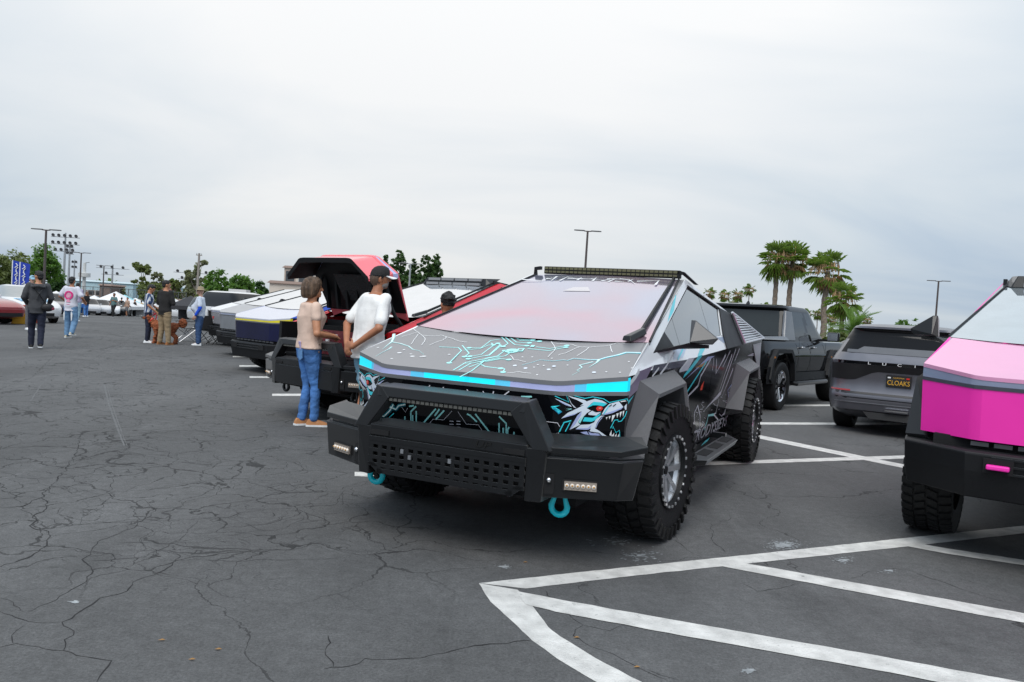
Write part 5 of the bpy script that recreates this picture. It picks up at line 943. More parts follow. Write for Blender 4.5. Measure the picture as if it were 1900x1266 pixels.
SK1 = mat('tan skin', (.52, .24, .13), .5, var=.08, vscale=12); SK2 = mat('brown skin', (.40, .165, .085), .5, var=.08, vscale=12); SK3 = mat('light skin', (.52, .31, .23), .5, var=.08, vscale=12)
HBLK = mat('black hair', (.012, .011, .011), .45, bump=.8, bscale=90); 
def CL(n, c, r=.85, b=.35): return mat(n, c, r, var=.10, vscale=7, bump=b, bscale=14)
def V3(*a): return Vector(a)
def limb(b, pts, rs, n=12):
    P = []; R = []
    for i in range(len(pts)-1):
        for k in range(4): t = k/4; P.append(Vector(pts[i]).lerp(Vector(pts[i+1]), t)); R.append(rs[i]+(rs[i+1]-rs[i])*t)
    P.append(Vector(pts[-1])); R.append(rs[-1]); b.tube(P, R, n)
    for p, r in zip(pts, rs): b.ball(p, r, n=n, k=8)
def torso_rings(b, rows, grow=0., n=20):
    b.loft([[V3((rx+grow)*cos(2*pi*j/n), (ry+grow)*sin(2*pi*j/n)+yo, z) for j in range(n)] for z, rx, ry, yo in rows])
BASE = dict(ank=[(-.10, 0, .09), (.10, 0, .09)], knee=[(-.105, .02, .48), (.105, .02, .48)], hip=[(-.085, 0, .90), (.085, 0, .90)], sho=[(-.175, 0, 1.425), (.175, 0, 1.425)], elb=[(-.24, -.03, 1.14), (.24, -.03, 1.14)], wri=[(-.255, .07, .905), (.255, .07, .905)], toe=[(0, 1), (0, 1)])
def hand(b, w, d, up, side, sc=1., curl=.5, vr=.0085):
    # w wrist, d pointing direction, up back of hand normal, side +1 thumb towards cross
    d = Vector(d).normalized(); up = (Vector(up)-d*Vector(up).dot(d)).normalized(); lat = d.cross(up)*side
    w = Vector(w); pc = w+d*.045*sc
    b.loft([[w+d*t*sc+lat*(x*wd*sc)+up*(y*th*sc) for x, y in ((-1, -.6), (-.4, -1), (.4, -1), (1, -.6), (1, .6), (.4, 1), (-.4, 1), (-1, .6))] for t, wd, th in ((-.01, .026, .020), (.03, .036, .017), (.075, .042, .014), (.092, .038, .011))])
    for k, (off, ln) in enumerate(((-.031, .062), (-.011, .074), (.010, .070), (.030, .055))):
        p0 = w+d*.085*sc+lat*off*sc; p1 = p0+(d*cos(curl*.6)-up*sin(curl*.6))*ln*.45*sc; p2 = p1+(d*cos(curl*1.4)-up*sin(curl*1.4))*ln*.33*sc; p3 = p2+(d*cos(curl*2.)-up*sin(curl*2.))*ln*.27*sc
        b.tube([p0, p1, p2, p3], [vr*sc*1.08, vr*sc, vr*.92*sc, vr*.7*sc], 8); b.ball(p3, vr*.7*sc, n=8, k=5)
    q0 = w+d*.02*sc-lat*.03*sc; q1 = q0+(d*.6-lat*.75-up*.2).normalized()*.035*sc; q2 = q1+(d*.9-lat*.3-up*.25).normalized()*.03*sc; q3 = q2+(d*.95-up*.3).normalized()*.022*sc
    b.tube([q0, q1, q2, q3], [.013*sc, .0105*sc, .0095*sc, .0075*sc], 8); b.ball(q3, .0075*sc, n=8, k=5)
def person(loc, rz, H, label, skin, top, bottom, shoe, hair=HBLK, pose=None, sleeve='short', legs='long', hairstyle='short', headturn=0., nod=0., vox=.02, hat=None, belly=0., fem=False, baggy=1.0, cap=None, hem=.84, group=None, beard=None, topm=None, arm_off=None, lean=0., shoecol2=None, hands=None, slim=1.0):
    k = H/1.75; T = empty('person', loc, rz, label, 'person', group); J = {a: [Vector(q) for q in v] for a, v in BASE.items()}
    for a, v in (pose or {}).items():
        if a in J: J[a] = [Vector(q) if len(q) == 3 else q for q in v]
    rows = [(.84, .150, .105, 0), (.93, .168 if not fem else .178, .118, 0), (1.02, .155 if not fem else .155, .108+belly*.5, belly*.4), (1.10, .150 if not fem else .140, .105+belly, belly*.8), (1.20, .160 if not fem else .150, .112+belly*.7, belly*.6), (1.31, .178 if not fem else .162, .118+(.02 if fem else 0), .01), (1.40, .180 if not fem else .160, .100, 0), (1.455, .13, .085, -.005), (1.49, .068, .068, 0)]
    rows = [(z, rx*slim, ry*slim, yo) for z, rx, ry, yo in rows]
    # body
    b = MB(); torso_rings(b, rows, -.012)
    b.tube([(0, -.005, 1.46), (0, .005, 1.53), (0, .015, 1.58)], [.060, .055, .056], 14)
    RH = Matrix.Translation((0, .012, 1.56)) @ Matrix.Rotation(headturn, 4, 'Z') @ Matrix.Rotation(-nod, 4, 'X') @ Matrix.Translation((0, -.012, -1.56)); i0 = len(b.v)
    b.ball((0, .012, 1.655), (.074, .095, .105), n=18, k=14); b.ball((0, .040, 1.600), (.056, .062, .062), n=14, k=10); b.ball((0, .085, 1.562), (.028, .022, .020), n=10, k=6)
    b.tube([(0, .104, 1.665), (0, .116, 1.640), (0, .122, 1.622)], [.009, .012, .015], 8); b.ball((0, .1, 1.592), (.024, .012, .007), n=10, k=6); b.ball((0, .1, 1.582), (.021, .012, .007), n=10, k=6)
    for s in (-1, 1): b.ball((s*.076, .000, 1.638), (.012, .022, .032), n=10, k=8); b.ball((s*.03, .092, 1.677), (.022, .010, .008), n=8, k=6)
    b.xform(RH, i0)
    for s, i in ((-1, 0), (1, 1)):
        arm = (.050, .040, .027); limb(b, [J['sho'][i]-V3(s*.02, 0, .01), J['elb'][i], J['wri'][i]], [.048*slim, .038*slim, .026])
        hd = (hands or {}).get(i)
        if hd: hand(b, J['wri'][i], hd[0], hd[1], hd[2], 1., hd[3])
        else: d = (J['wri'][i]-J['elb'][i]).normalized(); hand(b, J['wri'][i], d+V3(0, .15, -.1), V3(s, 0, .1), -s, 1., .45)
        limb(b, [J['hip'][i], J['knee'][i], J['ank'][i]], [.082*slim, .055*slim, .040] if legs != 'long' else [.068, .038, .032]); f = J['toe'][i]; fd = V3(f[0], f[1], 0).normalized()
        b.tube([J['ank'][i]-fd*.05-V3(0, 0, .05), J['ank'][i]+fd*.05-V3(0, 0, .045), J['ank'][i]+fd*.15-V3(0, 0, .065)], [.035, .038, .024], 10)
    body = remesh(b, 'body', skin, T, vox*.8 if vox > .01 else vox, 2)
    # eyes and brows
    e = MB()
    for s in (-1, 1): e.ball((s*.030, .100, 1.668), (.011, .006, .006), n=8, k=6)
    e.xform(RH); e.build('eye', mat('dark eye', (.02, .015, .012), .2), body)
    # top
    b = MB(); tr = [r for r in rows]; z0 = hem; bot = [(z0, rows[0][1]+.012, rows[0][2]+.012, belly*.2)] if z0 < .84 else []
    rr = [r for r in rows if r[0] >= z0-.001]; torso_rings(b, bot+[(z, rx, ry, yo) for z, rx, ry, yo in rr[:-1]]+[(1.475, .085, .075, 0)], .016)
    for s, i in ((-1, 0), (1, 1)):
        S0, E0, W0 = J['sho'][i], J['elb'][i], J['wri'][i]
        if sleeve == 'long': limb(b, [S0, E0, W0-(W0-E0).normalized()*.02], [.072*baggy, .058*baggy, .044*baggy])
        elif sleeve == 'cap': limb(b, [S0, S0.lerp(E0, .38)], [.066, .066])
        else: limb(b, [S0, S0.lerp(E0, .5), S0.lerp(E0, .74)], [.066*baggy, .060*baggy, .064*baggy])
    if sleeve == 'hood': pass
    topo = remesh(b, 'top', top, T, vox, 4, folds=(.011, 4.))
    # bottoms
    b = MB(); torso_rings(b, [(.80, .13*slim, .10*slim, 0), (.86, .155*slim, .112*slim, 0), (.93, .174*slim if fem else .162*slim, .122*slim, 0), (1.0, .155*slim, .112*slim+belly*.3, belly*.2)], .006)
    for i in (0, 1):
        if legs == 'long': limb(b, [J['hip'][i]-V3(0, 0, .02), J['knee'][i], J['ank'][i]+V3(0, 0, .0)], [.100*slim*(1 if baggy < 1.1 else 1.08), .068*slim*baggy, .056*baggy*slim])
        elif legs == 'shorts': limb(b, [J['hip'][i]-V3(0, 0, .02), J['knee'][i].lerp(J['hip'][i], .10)], [.104, .092])
        elif legs == 'skirt': limb(b, [J['hip'][i], J['knee'][i], J['ank'][i]+V3(0, 0, .05)], [.11, .12, .13])
    remesh(b, 'trousers' if legs == 'long' else 'shorts' if legs == 'shorts' else 'skirt', bottom, T, vox, 3, folds=(.008, 13.))
    for i in (0, 1):
        b = MB(); f = J['toe'][i]; fd = V3(f[0], f[1], 0).normalized(); lt = V3(fd.y, -fd.x, 0); A = J['ank'][i]; up = V3(0, 0, 1); lift = A.z-.09
        tilt = max(0, lift*2.2)
        def fp(t, x, z): return V3(A.x, A.y, lift)+fd*t+lt*x+up*(z+(max(0, .02-t))*tilt)
        rings = []
        for t, w, h in ((-.085, .026, .05), (-.06, .036, .085), (0, .040, .095), (.06, .043, .075), (.11, .048, .055), (.155, .043, .042), (.185, .022, .03)): rings.append([fp(t, w*x, .0 if y < 0 else h*y) for x, y in ((-1, -1), (1, -1), (1.02, .35), (.62, 1), (-.62, 1), (-1.02, .35))])
        b.loft(rings); sh = b.build('shoe', shoe, T, smooth=50, weld=True)
        s2 = MB(); s2.loft([[fp(t, w*x*1.06, -.0 if y < 0 else .022) for x, y in ((-1, -1), (1, -1), (1, 1), (-1, 1))] for t, w in ((-.09, .028), (-.06, .038), (0, .042), (.06, .045), (.11, .05), (.16, .045), (.19, .022))]); s2.build('sole', shoecol2 or WHTP, sh)
    # hair / hat
    if hairstyle:
        b = MB(); i0 = len(b.v)
        if hairstyle == 'short': b.ball((0, -.004, 1.685), (.083, .100, .092), n=18, k=12); b.ball((0, -.045, 1.625), (.068, .055, .06), n=14, k=10); b.ball((0, .05, 1.735), (.062, .05, .032), n=12, k=8)
        elif hairstyle == 'curly':
            rnd = random.Random(5); b.ball((0, -.004, 1.69), (.09, .105, .098), n=18, k=12)
            for q in range(46): a = rnd.random()*2*pi; p = rnd.uniform(.0, 1.35); b.ball((.092*cos(a)*sin(p), -.01+.108*sin(a)*sin(p), 1.69+.10*cos(p)), .021, n=7, k=5)
        elif hairstyle == 'bob':
            b.loft([[V3(rx*cos(2*pi*j/20), ry*sin(2*pi*j/20)+yo, z) for j in range(20)] for z, rx, ry, yo in ((1.530, .088, .066, -.045), (1.565, .114, .094, -.035), (1.64, .120, .114, -.022), (1.705, .110, .118, -.010), (1.755, .086, .096, -.002), (1.785, .038, .044, 0))])
        elif hairstyle == 'long': b.ball((0, -.004, 1.68), (.086, .102, .098), n=18, k=12); b.tube([(0, -.05, 1.66), (0, -.085, 1.55), (0, -.10, 1.42)], [.07, .075, .05], 12)
        elif hairstyle == 'buzz': b.ball((0, -.006, 1.664), (.0775, .098, .105), n=18, k=12)
        b.xform(RH, i0); remesh(b, 'hair', hair, T, max(vox*.7, .009), 1, folds=(.016, 30.) if hairstyle == 'curly' else (.0065, 9., 1))
    if cap:
        b = MB(); b.loft([[V3(.086*sx*cos(2*pi*j/24), .104*sx*sin(2*pi*j/24), z) for j in range(24)] for z, sx in ((1.672, 1.0), (1.70, 1.0), (1.735, .93), (1.765, .72), (1.782, .4), (1.787, .05))]); b.xform(RH); cp = b.build('cap', cap[0], T, smooth=50, weld=True)
        v = MB(); L_ = [V3(.082*cos(a), .095*sin(a), 1.676) for a in [pi*.12+pi*.76*j/10 for j in range(11)]]; O_ = [V3(.080*cos(a)*1.0, .105+.085*sin(a), 1.662-.014*abs(cos(a))) for a in [pi*.06+pi*.88*j/10 for j in range(11)]]
        v.add(L_+O_+[p+V3(0, 0, .006) for p in L_+O_], [(j, j+1, 12+j, 11+j) for j in range(10)]+[(22+j+1, 22+j, 33+j, 34+j) for j in range(10)]+[(11+j, 12+j, 34+j, 33+j) for j in range(10)]); v.xform(RH); v.build('cap_brim', cap[1], cp)
    if hat:
        b = MB(); b.lathe([(.165, 1.685), (.168, 1.69), (.10, 1.702), (.093, 1.715), (.090, 1.76), (.075, 1.79), (.02, 1.80), (.001, 1.80)], 28, 0); b.xform(RH @ Matrix.Translation((0, .01, 0))); b.build('sun_hat', hat, T, smooth=50)
    if beard: b = MB(); b.ball((0, .050, 1.582), (.058, .060, .045), n=16, k=10); b.ball((0, .098, 1.605), (.03, .016, .012), n=10, k=6); b.xform(RH); remesh(b, 'beard', beard, T, .01, 1)
    if lean:
        bpy.context.view_layer.update()
        for ch in kids(T)+[g for c_ in kids(T) for g in kids(c_)]:
            for v in ch.data.vertices: v.co.y += max(0, v.co.z-.95)**1.25*lean*2.2 if v.co.z > .95 else 0
    T.scale = (k, k, k); return T, topo, RH
# ---- woman in the cream blouse
cream = CL('cream blouse', (.72, .53, .43)); jean = mat('blue denim', (.07, .20, .50), .8, var=.4, vscale=5, bump=.5, bscale=30); 
brn = mat('streaked brown bob', (.115, .07, .042), .45, var=.65, vscale=18, bump=.9, bscale=70); _t = brn.node_tree; _m = _t.nodes.new('ShaderNodeMapping'); _m.inputs['Scale'].default_value = (1.6, 1.6, .12); _c = _t.nodes.new('ShaderNodeTexCoord'); _t.links.new(_c.outputs['Object'], _m.inputs[0])
for _n in [q for q in _t.nodes if q.type == 'TEX_NOISE']: _t.links.new(_m.outputs[0], _n.inputs['Vector'])
tsh = CL('tan sneaker', (.48, .22, .09))
p = gnd(566, 790)
wpose = dict(ank=[(-.06, -.03, .09), (.07, .08, .09)], knee=[(-.075, .03, .48), (.085, .08, .48)], hip=[(-.085, 0, .90), (.085, .01, .90)], elb=[(-.25, .03, 1.15), (.27, .00, 1.12)], wri=[(-.06, .27, 1.10), (.09, .28, 1.08)], toe=[(-.2, 1), (.25, 1)])
woman, wtop, _ = person((p.x, p.y, 0), -1.02, 1.70, 'woman in cream blouse and blue jeans beside the open red hood', SK1, cream, jean, tsh, hair=brn, pose=wpose, sleeve='cap', hairstyle='bob', fem=True, vox=.0105, headturn=-.2, hem=.86, hands={0: ((.75, .25, 0), (0, .3, 1), 1, 1.0), 1: ((-.7, .35, 0), (0, .3, 1), -1, 1.0)}, slim=1.17, baggy=.80)
b = MB(); b.box((.075, -.137, .965), (.075, .012, .10), 0, Matrix.Rotation(.1, 3, 'X')); b.build('phone', mat('lilac phone', (.45, .38, .6), .3), woman, bevel=.006)
b = MB(); b.slab([(.03, -.139, .93), (.15, -.125, .93), (.145, -.118, .82), (.09, -.128, .79), (.035, -.132, .82)], (0, -.006, 0)); b.build('back_pocket', CL('faded denim', (.12, .27, .52)), woman)
for z in (.90, .945, .99): b = MB(); b.ball((.185, .06, z), .011, n=8, k=5); b.build('button', mat('brown button', (.3, .2, .15), .4), woman)
# ---- man in the white tee and cap, hands behind his back
wht = CL('white tee', (.86, .85, .83)); lbl = CL('light blue shorts', (.20, .36, .47)); p = gnd(673, 806)
mpose = dict(elb=[(-.29, -.10, 1.15), (.29, -.09, 1.13)], wri=[(-.07, -.215, .945), (.06, -.22, .925)], ank=[(-.10, .07, .09), (.11, -.17, .09)], knee=[(-.10, .06, .48), (.105, -.05, .48)], toe=[(-.15, 1), (.15, 1)])
man, mtop, MRH = person((p.x, p.y, 0), -.80, 1.86, 'man in white tee and black cap with hands clasped behind his back', SK2, wht, lbl, CL('olive sandal', (.16, .13, .08)), pose=mpose, sleeve='short', legs='shorts', hairstyle='buzz', lean=.07, hair=mat('shaved hair', (.10, .06, .04), .6), headturn=-.35, vox=.0105, cap=(mat('black cap cloth', (.014, .013, .013), .8, bump=.3), WHTP), beard=mat('grey beard', (.22, .20, .19), .7, bump=.6, bscale=120), hem=.80, hands={0: ((.55, -.25, -.75), (0, -1, 0), 1, .7), 1: ((-.75, -.1, .15), (0, -1, .1), -1, .9)}, slim=1.20, baggy=1.08)
b = MB(); b.box((.045, .100, 1.665), (.05, .02, .035)); b.box((-.045, .100, 1.665), (.05, .02, .035)); b.box((.080, .05, 1.672), (.006, .11, .01)); b.box((-.080, .05, 1.672), (.006, .11, .01)); b.xform(MRH); b.build('sunglasses', INK, man)
# ---- someone behind the lead truck
c = fpt(828, 600, 8.6); person((c.x, c.y, 0), .5, 1.60, 'child with curly black hair behind the lead pickup', SK2, CL('red tee', (.45, .03, .03)), CL('dark shorts', (.03, .03, .04)), BLK, hairstyle='curly', vox=.016)
# ---- walkers and groups on the left
hood = CL('charcoal hoodie', (.052, .054, .060)); navy = CL('navy trousers', (.013, .017, .038)); cnv = CL('black canvas shoe', (.02, .02, .02))
walk = lambda s=.16, l=0: dict(ank=[(-.09, s, .09), (.09, -s*.8, .12)], knee=[(-.095, s*.75+.05, .49), (.095, -s*.15+.02, .48)])
p = gnd(66, 647)
A_, at, _ = person((p.x, p.y, 0), .55, 1.75, 'man in charcoal hoodie and navy trousers with a sling bag', SK1, hood, navy, cnv, pose=dict(walk(.15), elb=[(-.27, -.02, 1.16), (.27, .0, 1.16)], wri=[(-.20, .22, 1.02), (.22, .20, 1.02)]), sleeve='long', headturn=.7, vox=.015, baggy=1.08, hem=.80, slim=1.05)
b = MB(); b.tube([(.15, -.10, 1.44), (.05, -.16, 1.30), (.0, -.165, 1.22), (-.02, -.15, 1.12)], .02, 8, sq=.4); b.tube([(.13, -.09, 1.46), (.12, -.15, 1.40), (0, -.175, 1.43), (-.12, -.15, 1.40), (-.13, -.09, 1.46)], .035, 8); remesh(b, 'hood', hood, A_, .013, 2)
b = MB(); b.tube([(-.15, -.09, 1.46), (.02, -.175, 1.25), (.17, -.16, 1.02)], .012, 6); b.build('bag_strap', BLK, A_); b = MB(); b.ball((.20, -.15, .95), (.13, .07, .09), n=14, k=10); b.build('sling_bag', mat('black nylon bag', (.015, .014, .016), .6, bump=.4), A_, smooth=60); b = MB(); b.box((.30, -.17, .93), (.07, .06, .06)); b.build('bag_pocket', mat('maroon nylon', (.22, .02, .05), .6), A_, bevel=.015)
p = gnd(129, 627); pj = CL('print jeans', (.15, .28, .45)); wt2 = CL('white print tee', (.66, .66, .74))
B_, bt, _ = person((p.x, p.y, 0), -.05, 1.73, 'man in white tee with round pink back print and wide jeans', SK2, wt2, pj, CL('cream shoe', (.55, .5, .38)), pose=dict(walk(-.05), ank=[(-.11, .05, .09), (.13, -.12, .17)], knee=[(-.115, .06, .48), (.12, .03, .49)], elb=[(-.33, -.02, 1.18), (.33, -.02, 1.18)], wri=[(-.30, .20, 1.05), (.30, .20, 1.05)]), vox=.015, baggy=1.2, hem=.78, hairstyle='short', slim=1.06)
pk = mat('pink shirt print', (.70, .03, .22), .7); pk2 = mat('pale pink shirt print', (.78, .35, .48), .7)
def backprint(T, shapes, rows_y=-.142):
    for nm, m, pts in shapes:
        b = MB(); b.prism([V3(x, rows_y-.006+abs(x)**2*.9, z) for x, z in pts], [V3(x, rows_y+.03+abs(x)**2*.9, z) for x, z in pts]); b.build(nm, m, T)
def ringpts(cx, cz, r0, r1, n=28): return [(cx+r1*cos(2*pi*j/n), cz+r1*sin(2*pi*j/n)) for j in range(n+1)]+[(cx+r0*cos(2*pi*j/n), cz+r0*sin(2*pi*j/n)) for j in range(n, -1, -1)]
backprint(B_, [('shirt_print', pk, ringpts(0, 1.23, .082, .125)), ('shirt_print', pk2, [(.06*cos(2*pi*j/16), 1.23+.06*sin(2*pi*j/16)) for j in range(16)]), ('shirt_print', pk2, [(-.03, 1.12), (.03, 1.12), (.06, 1.03), (-.06, 1.03)]), ('shirt_print', pk, [(-.05, .975), (.05, .975), (.05, .965), (-.05, .965)])], -.14)
for s in (-1, 1): b = MB(); b.slab([(s*.10, -.13, .78), (s*.135, -.12, .70), (s*.12, -.115, .52), (s*.10, -.12, .50), (s*.09, -.13, .68)], (0, -.008, 0)); b.build('jean_print', WHTP, B_)
p = gnd(56, 612); person((p.x, p.y, 0), -2.2, 1.72, 'man in white tee and pale blue cap behind the hoodie wearer', SK3, CL('white tee', (.76, .75, .73)), CL('grey shorts', (.12, .12, .13)), WHTP, pose=dict(elb=[(-.25, .0, 1.14), (.25, .0, 1.14)], wri=[(-.22, .22, 1.0), (.24, .15, .95)]), legs='long', vox=.02, cap=(CL('pale blue cap', (.30, .50, .62)), CL('pale blue cap', (.30, .50, .62))))
def fp_(px, Y, **k): return far(px, Y, 570)
gw = 'visitors strolling in the aisle'
c = fp_(143, 34); person(c, 0.1, 1.68, 'person in pale jeans walking ahead of the pink print tee', SK2, CL('lilac tee', (.4, .36, .5)), CL('pale jeans', (.28, .42, .52)), WHTP, vox=.025, pose=walk(.12), group=gw)
c = fp_(160, 52); person(c, 1.3, 1.66, 'woman in black top and jeans looking at the silver coupe', SK1, CL('black top', (.012, .012, .014)), CL('blue denim', (.065, .17, .42)), WHTP, hair=mat('auburn hair', (.16, .07, .03), .5, bump=.5), hairstyle='long', fem=True, vox=.025, pose=dict(wri=[(-.20, .18, 1.0), (.2, .18, 1.0)]), group=gw, slim=1.12)
c = fp_(211, 60); person(c, pi-.2, 1.82, 'man in teal shirt and black trousers walking along the aisle', SK2, CL('teal shirt', (.11, .20, .20)), CL('black trousers', (.012, .012, .013)), BLK, pose=dict(walk(.14), elb=[(-.27, .0, 1.15), (.27, .0, 1.17)], wri=[(-.16, .24, 1.22), (.28, .06, .92)]), vox=.025, slim=1.1, beard=HBLK, baggy=1.15, group=gw)
c = fp_(225, 74); person(c, 0, 1.72, 'man in black tee with white back print and shorts', SK1, CL('black tee', (.012, .012, .014)), CL('black trousers', (.012, .012, .013)), WHTP, legs='shorts', vox=.03, pose=walk(.1), group=gw, slim=1.08)
c = fp_(236, 72); person(c, 2.8, 1.74, 'man in tan shirt and grey shorts', SK1, CL('tan shirt', (.46, .31, .23)), CL('grey shorts', (.12, .12, .13)), BLK, legs='shorts', vox=.03, pose=walk(.15), group=gw)
c = fp_(250, 78); person(c, 2.5, 1.68, 'woman in long black dress checking her phone', SK1, CL('black top', (.012, .012, .014)), CL('black trousers', (.012, .012, .013)), BLK, legs='skirt', fem=True, hair=mat('auburn hair', (.16, .07, .03), .5), vox=.03, pose=dict(wri=[(-.1, .25, 1.15), (.1, .25, 1.15)]), group=gw)
c = fp_(262, 84); person(c, .4, 1.66, 'person in mustard top and pale trousers', SK1, CL('mustard top', (.48, .34, .12)), CL('beige trousers', (.42, .36, .28)), WHTP, vox=.03, pose=walk(.1), group=gw)
c = fp_(255, 92); person(c, 1.0, 1.66, 'person in violet top beside the white tents', SK1, CL('violet top', (.12, .04, .16)), CL('dark shorts', (.03, .03, .04)), BLK, vox=.03, pose=walk(.1), group=gw)
c = fp_(335, 71); person(c, -.6, 1.76, 'photographer in brown shirt with raised camera', SK2, CL('brown shirt', (.085, .05, .04)), CL('black trousers', (.012, .012, .013)), BLK, cap=(CL('khaki cap', (.3, .24, .15)), CL('khaki cap', (.3, .24, .15))), vox=.028, pose=dict(elb=[(-.26, .1, 1.25), (.26, .1, 1.25)], wri=[(-.08, .22, 1.50), (.08, .22, 1.50)]), group=gw, slim=1.1, sleeve='long')
p = gnd(273, 636)
person((p.x, p.y, 0), -1.25, 1.66, 'man in blue and white striped shirt holding the red leash', SK1, None or MATS.get('striped') or CL('striped shirt', (.03, .06, .16)), navy, WHTP, vox=.015, nod=.45, pose=dict(elb=[(-.25, .05, 1.14), (.27, .02, 1.13)], wri=[(-.20, .30, 1.0), (.22, .26, .92)]), hem=.80, baggy=1.1)
def stripes(m):
    t = m.node_tree; b = t.nodes['Principled BSDF']; tc = t.nodes.new('ShaderNodeTexCoord'); w = t.nodes.new('ShaderNodeTexWave'); w.wave_type = 'BANDS'; w.bands_direction = 'DIAGONAL'; w.inputs['Scale'].default_value = 5.2; w.inputs['Distortion'].default_value = .4; t.links.new(tc.outputs['Object'], w.inputs['Vector']); r = t.nodes.new('ShaderNodeValToRGB'); r.color_ramp.interpolation = 'CONSTANT'; e = r.color_ramp.elements; e[0].color = (.03, .06, .16, 1); e[1].position = .62; e[1].color = (.6, .62, .64, 1); x = e.new(.3); x.color = (.07, .13, .27, 1); t.links.new(w.outputs[0], r.inputs[0]); mp = t.nodes.new('ShaderNodeMapping'); mp.inputs['Rotation'].default_value = (0, 0, 0); mp.inputs['Scale'].default_value = (1, 1, 0); t.links.new(tc.outputs['Object'], mp.inputs[0]); t.links.new(mp.outputs[0], w.inputs['Vector']); t.links.new(r.outputs[0], b.inputs['Base Color'])
stripes(MATS['striped shirt'])
p = gnd(303, 640); person((p.x, p.y, 0), -.35, 1.79, 'man in black sweater and khaki trousers standing by the dog', SK1, CL('black sweater', (.014, .013, .013)), CL('khaki trousers', (.30, .22, .13)), CL('brown leather shoe', (.30, .12, .04)), vox=.015, sleeve='long', headturn=-.6, pose=dict(elb=[(-.26, .02, 1.14), (.26, .02, 1.14)], wri=[(-.10, .22, 1.15), (.10, .22, 1.15)], ank=[(-.13, 0, .09), (.14, .03, .09)]), hem=.82, slim=1.1, baggy=1.1, shoecol2=mat('tan sole', (.3, .15, .07), .7))
p = gnd(368, 641); M_, mt, _ = person((p.x, p.y, 0), 1.85, 1.66, 'man in pale tee and sun hat with a blue arm sleeve', SK3, CL('pale blue tee', (.60, .66, .76)), CL('denim trousers', (.04, .09, .21)), WHTP, hairstyle=None, hat=CL('khaki sun hat', (.36, .29, .19)), belly=.075, vox=.015, pose=dict(elb=[(-.26, -.02, 1.13), (.26, -.02, 1.13)], wri=[(-.26, .10, .90), (.26, .10, .90)]), hem=.84, slim=1.12, baggy=1.1)
b = MB(); limb(b, [V3(-.255, -.02, 1.16), V3(-.26, -.02, 1.12), V3(-.262, .09, .93)], [.06, .055, .042]); remesh(b, 'arm_sleeve', CL('royal blue sleeve', (.01, .08, .62)), M_, .014, 2)
b = MB(); b.box((.03, .10, 1.668), (.05, .02, .03)); b.box((-.03, .10, 1.668), (.05, .02, .03)); b.build('sunglasses', INK, M_)
# ------------------------------------------------------------------ dog, leash
p = gnd(303, 638); D = empty('dog', (p.x, p.y, 0), 1.75, 'curly reddish brown poodle standing beside the khaki trousers', 'dog')
b = MB(); rd = random.Random(2)
limb(b, [(0, -.34, .56), (0, -.12, .545), (0, .10, .545), (0, .28, .58)], [.13, .125, .15, .15]); limb(b, [(0, .30, .62), (0, .42, .74), (0, .47, .80)], [.11, .085, .09]); b.ball((0, .50, .83), (.085, .10, .085)); limb(b, [(0, .57, .81), (0, .66, .785)], [.05, .036])
for s in (-1, 1):
    b.ball((s*.085, .47, .80), (.03, .05, .09)); limb(b, [(s*.085, .25, .50), (s*.09, .235, .30), (s*.09, .26, .16), (s*.09, .27, .04)], [.075, .052, .045, .05])
    limb(b, [(s*.085, -.32, .52), (s*.095, -.25, .34), (s*.095, -.40, .20), (s*.095, -.375, .04)], [.10, .068, .048, .052]); b.ball((s*.09, .30, .03), (.045, .06, .03)); b.ball((s*.095, -.34, .03), (.045, .06, .03))
limb(b, [(0, -.42, .62), (0, -.50, .68)], [.04, .035]); b.ball((0, -.58, .68), (.12, .15, .15))
for k in range(150): j = rd.randrange(len(b.v)); v = Vector(b.v[j]); (b.ball(v, rd.uniform(.018, .034), n=6, k=4) if v.z > .08 else None)
dogm = mat('red curly coat', (.30, .085, .03), .8, var=.35, vscale=22, bump=1., bscale=45); remesh(b, 'body', dogm, D, .016, 1, folds=(.022, 26.))
D.scale = (.86, .86, .9)
b = MB(); b.ball((0, .70, .79), .022, n=8, k=6); b.build('nose', BLK, D)
for s in (-1, 1): b = MB(); b.ball((s*.04, .585, .85), .012, n=8, k=6); b.build('eye', INK, D)
b = MB(); b.lathe([(.095, -.02), (.1, 0), (.095, .02)], 16, 0, Matrix.Translation((0, .40, .73)) @ Matrix.Rotation(-.9, 4, 'X')); b.build('collar', REDP, D)
q0 = gnd(281, 636); h0 = Vector((q0.x+.05, q0.y-.1, .87)); L_ = MB(); pts = []
for k in range(26): t = k/25; pts.append(h0+V3(.10*sin(t*14), .02*cos(t*9), -.42*abs(sin(t*pi))*(.6+.4*sin(t*7)**2)))
L_.tube(pts, .016, 6); tag(L_.build('leash', mat('red webbing', (.62, .02, .05), .6), None, smooth=40), 'looped red leash hanging from the striped shirt wearer\'s hand', 'leash')
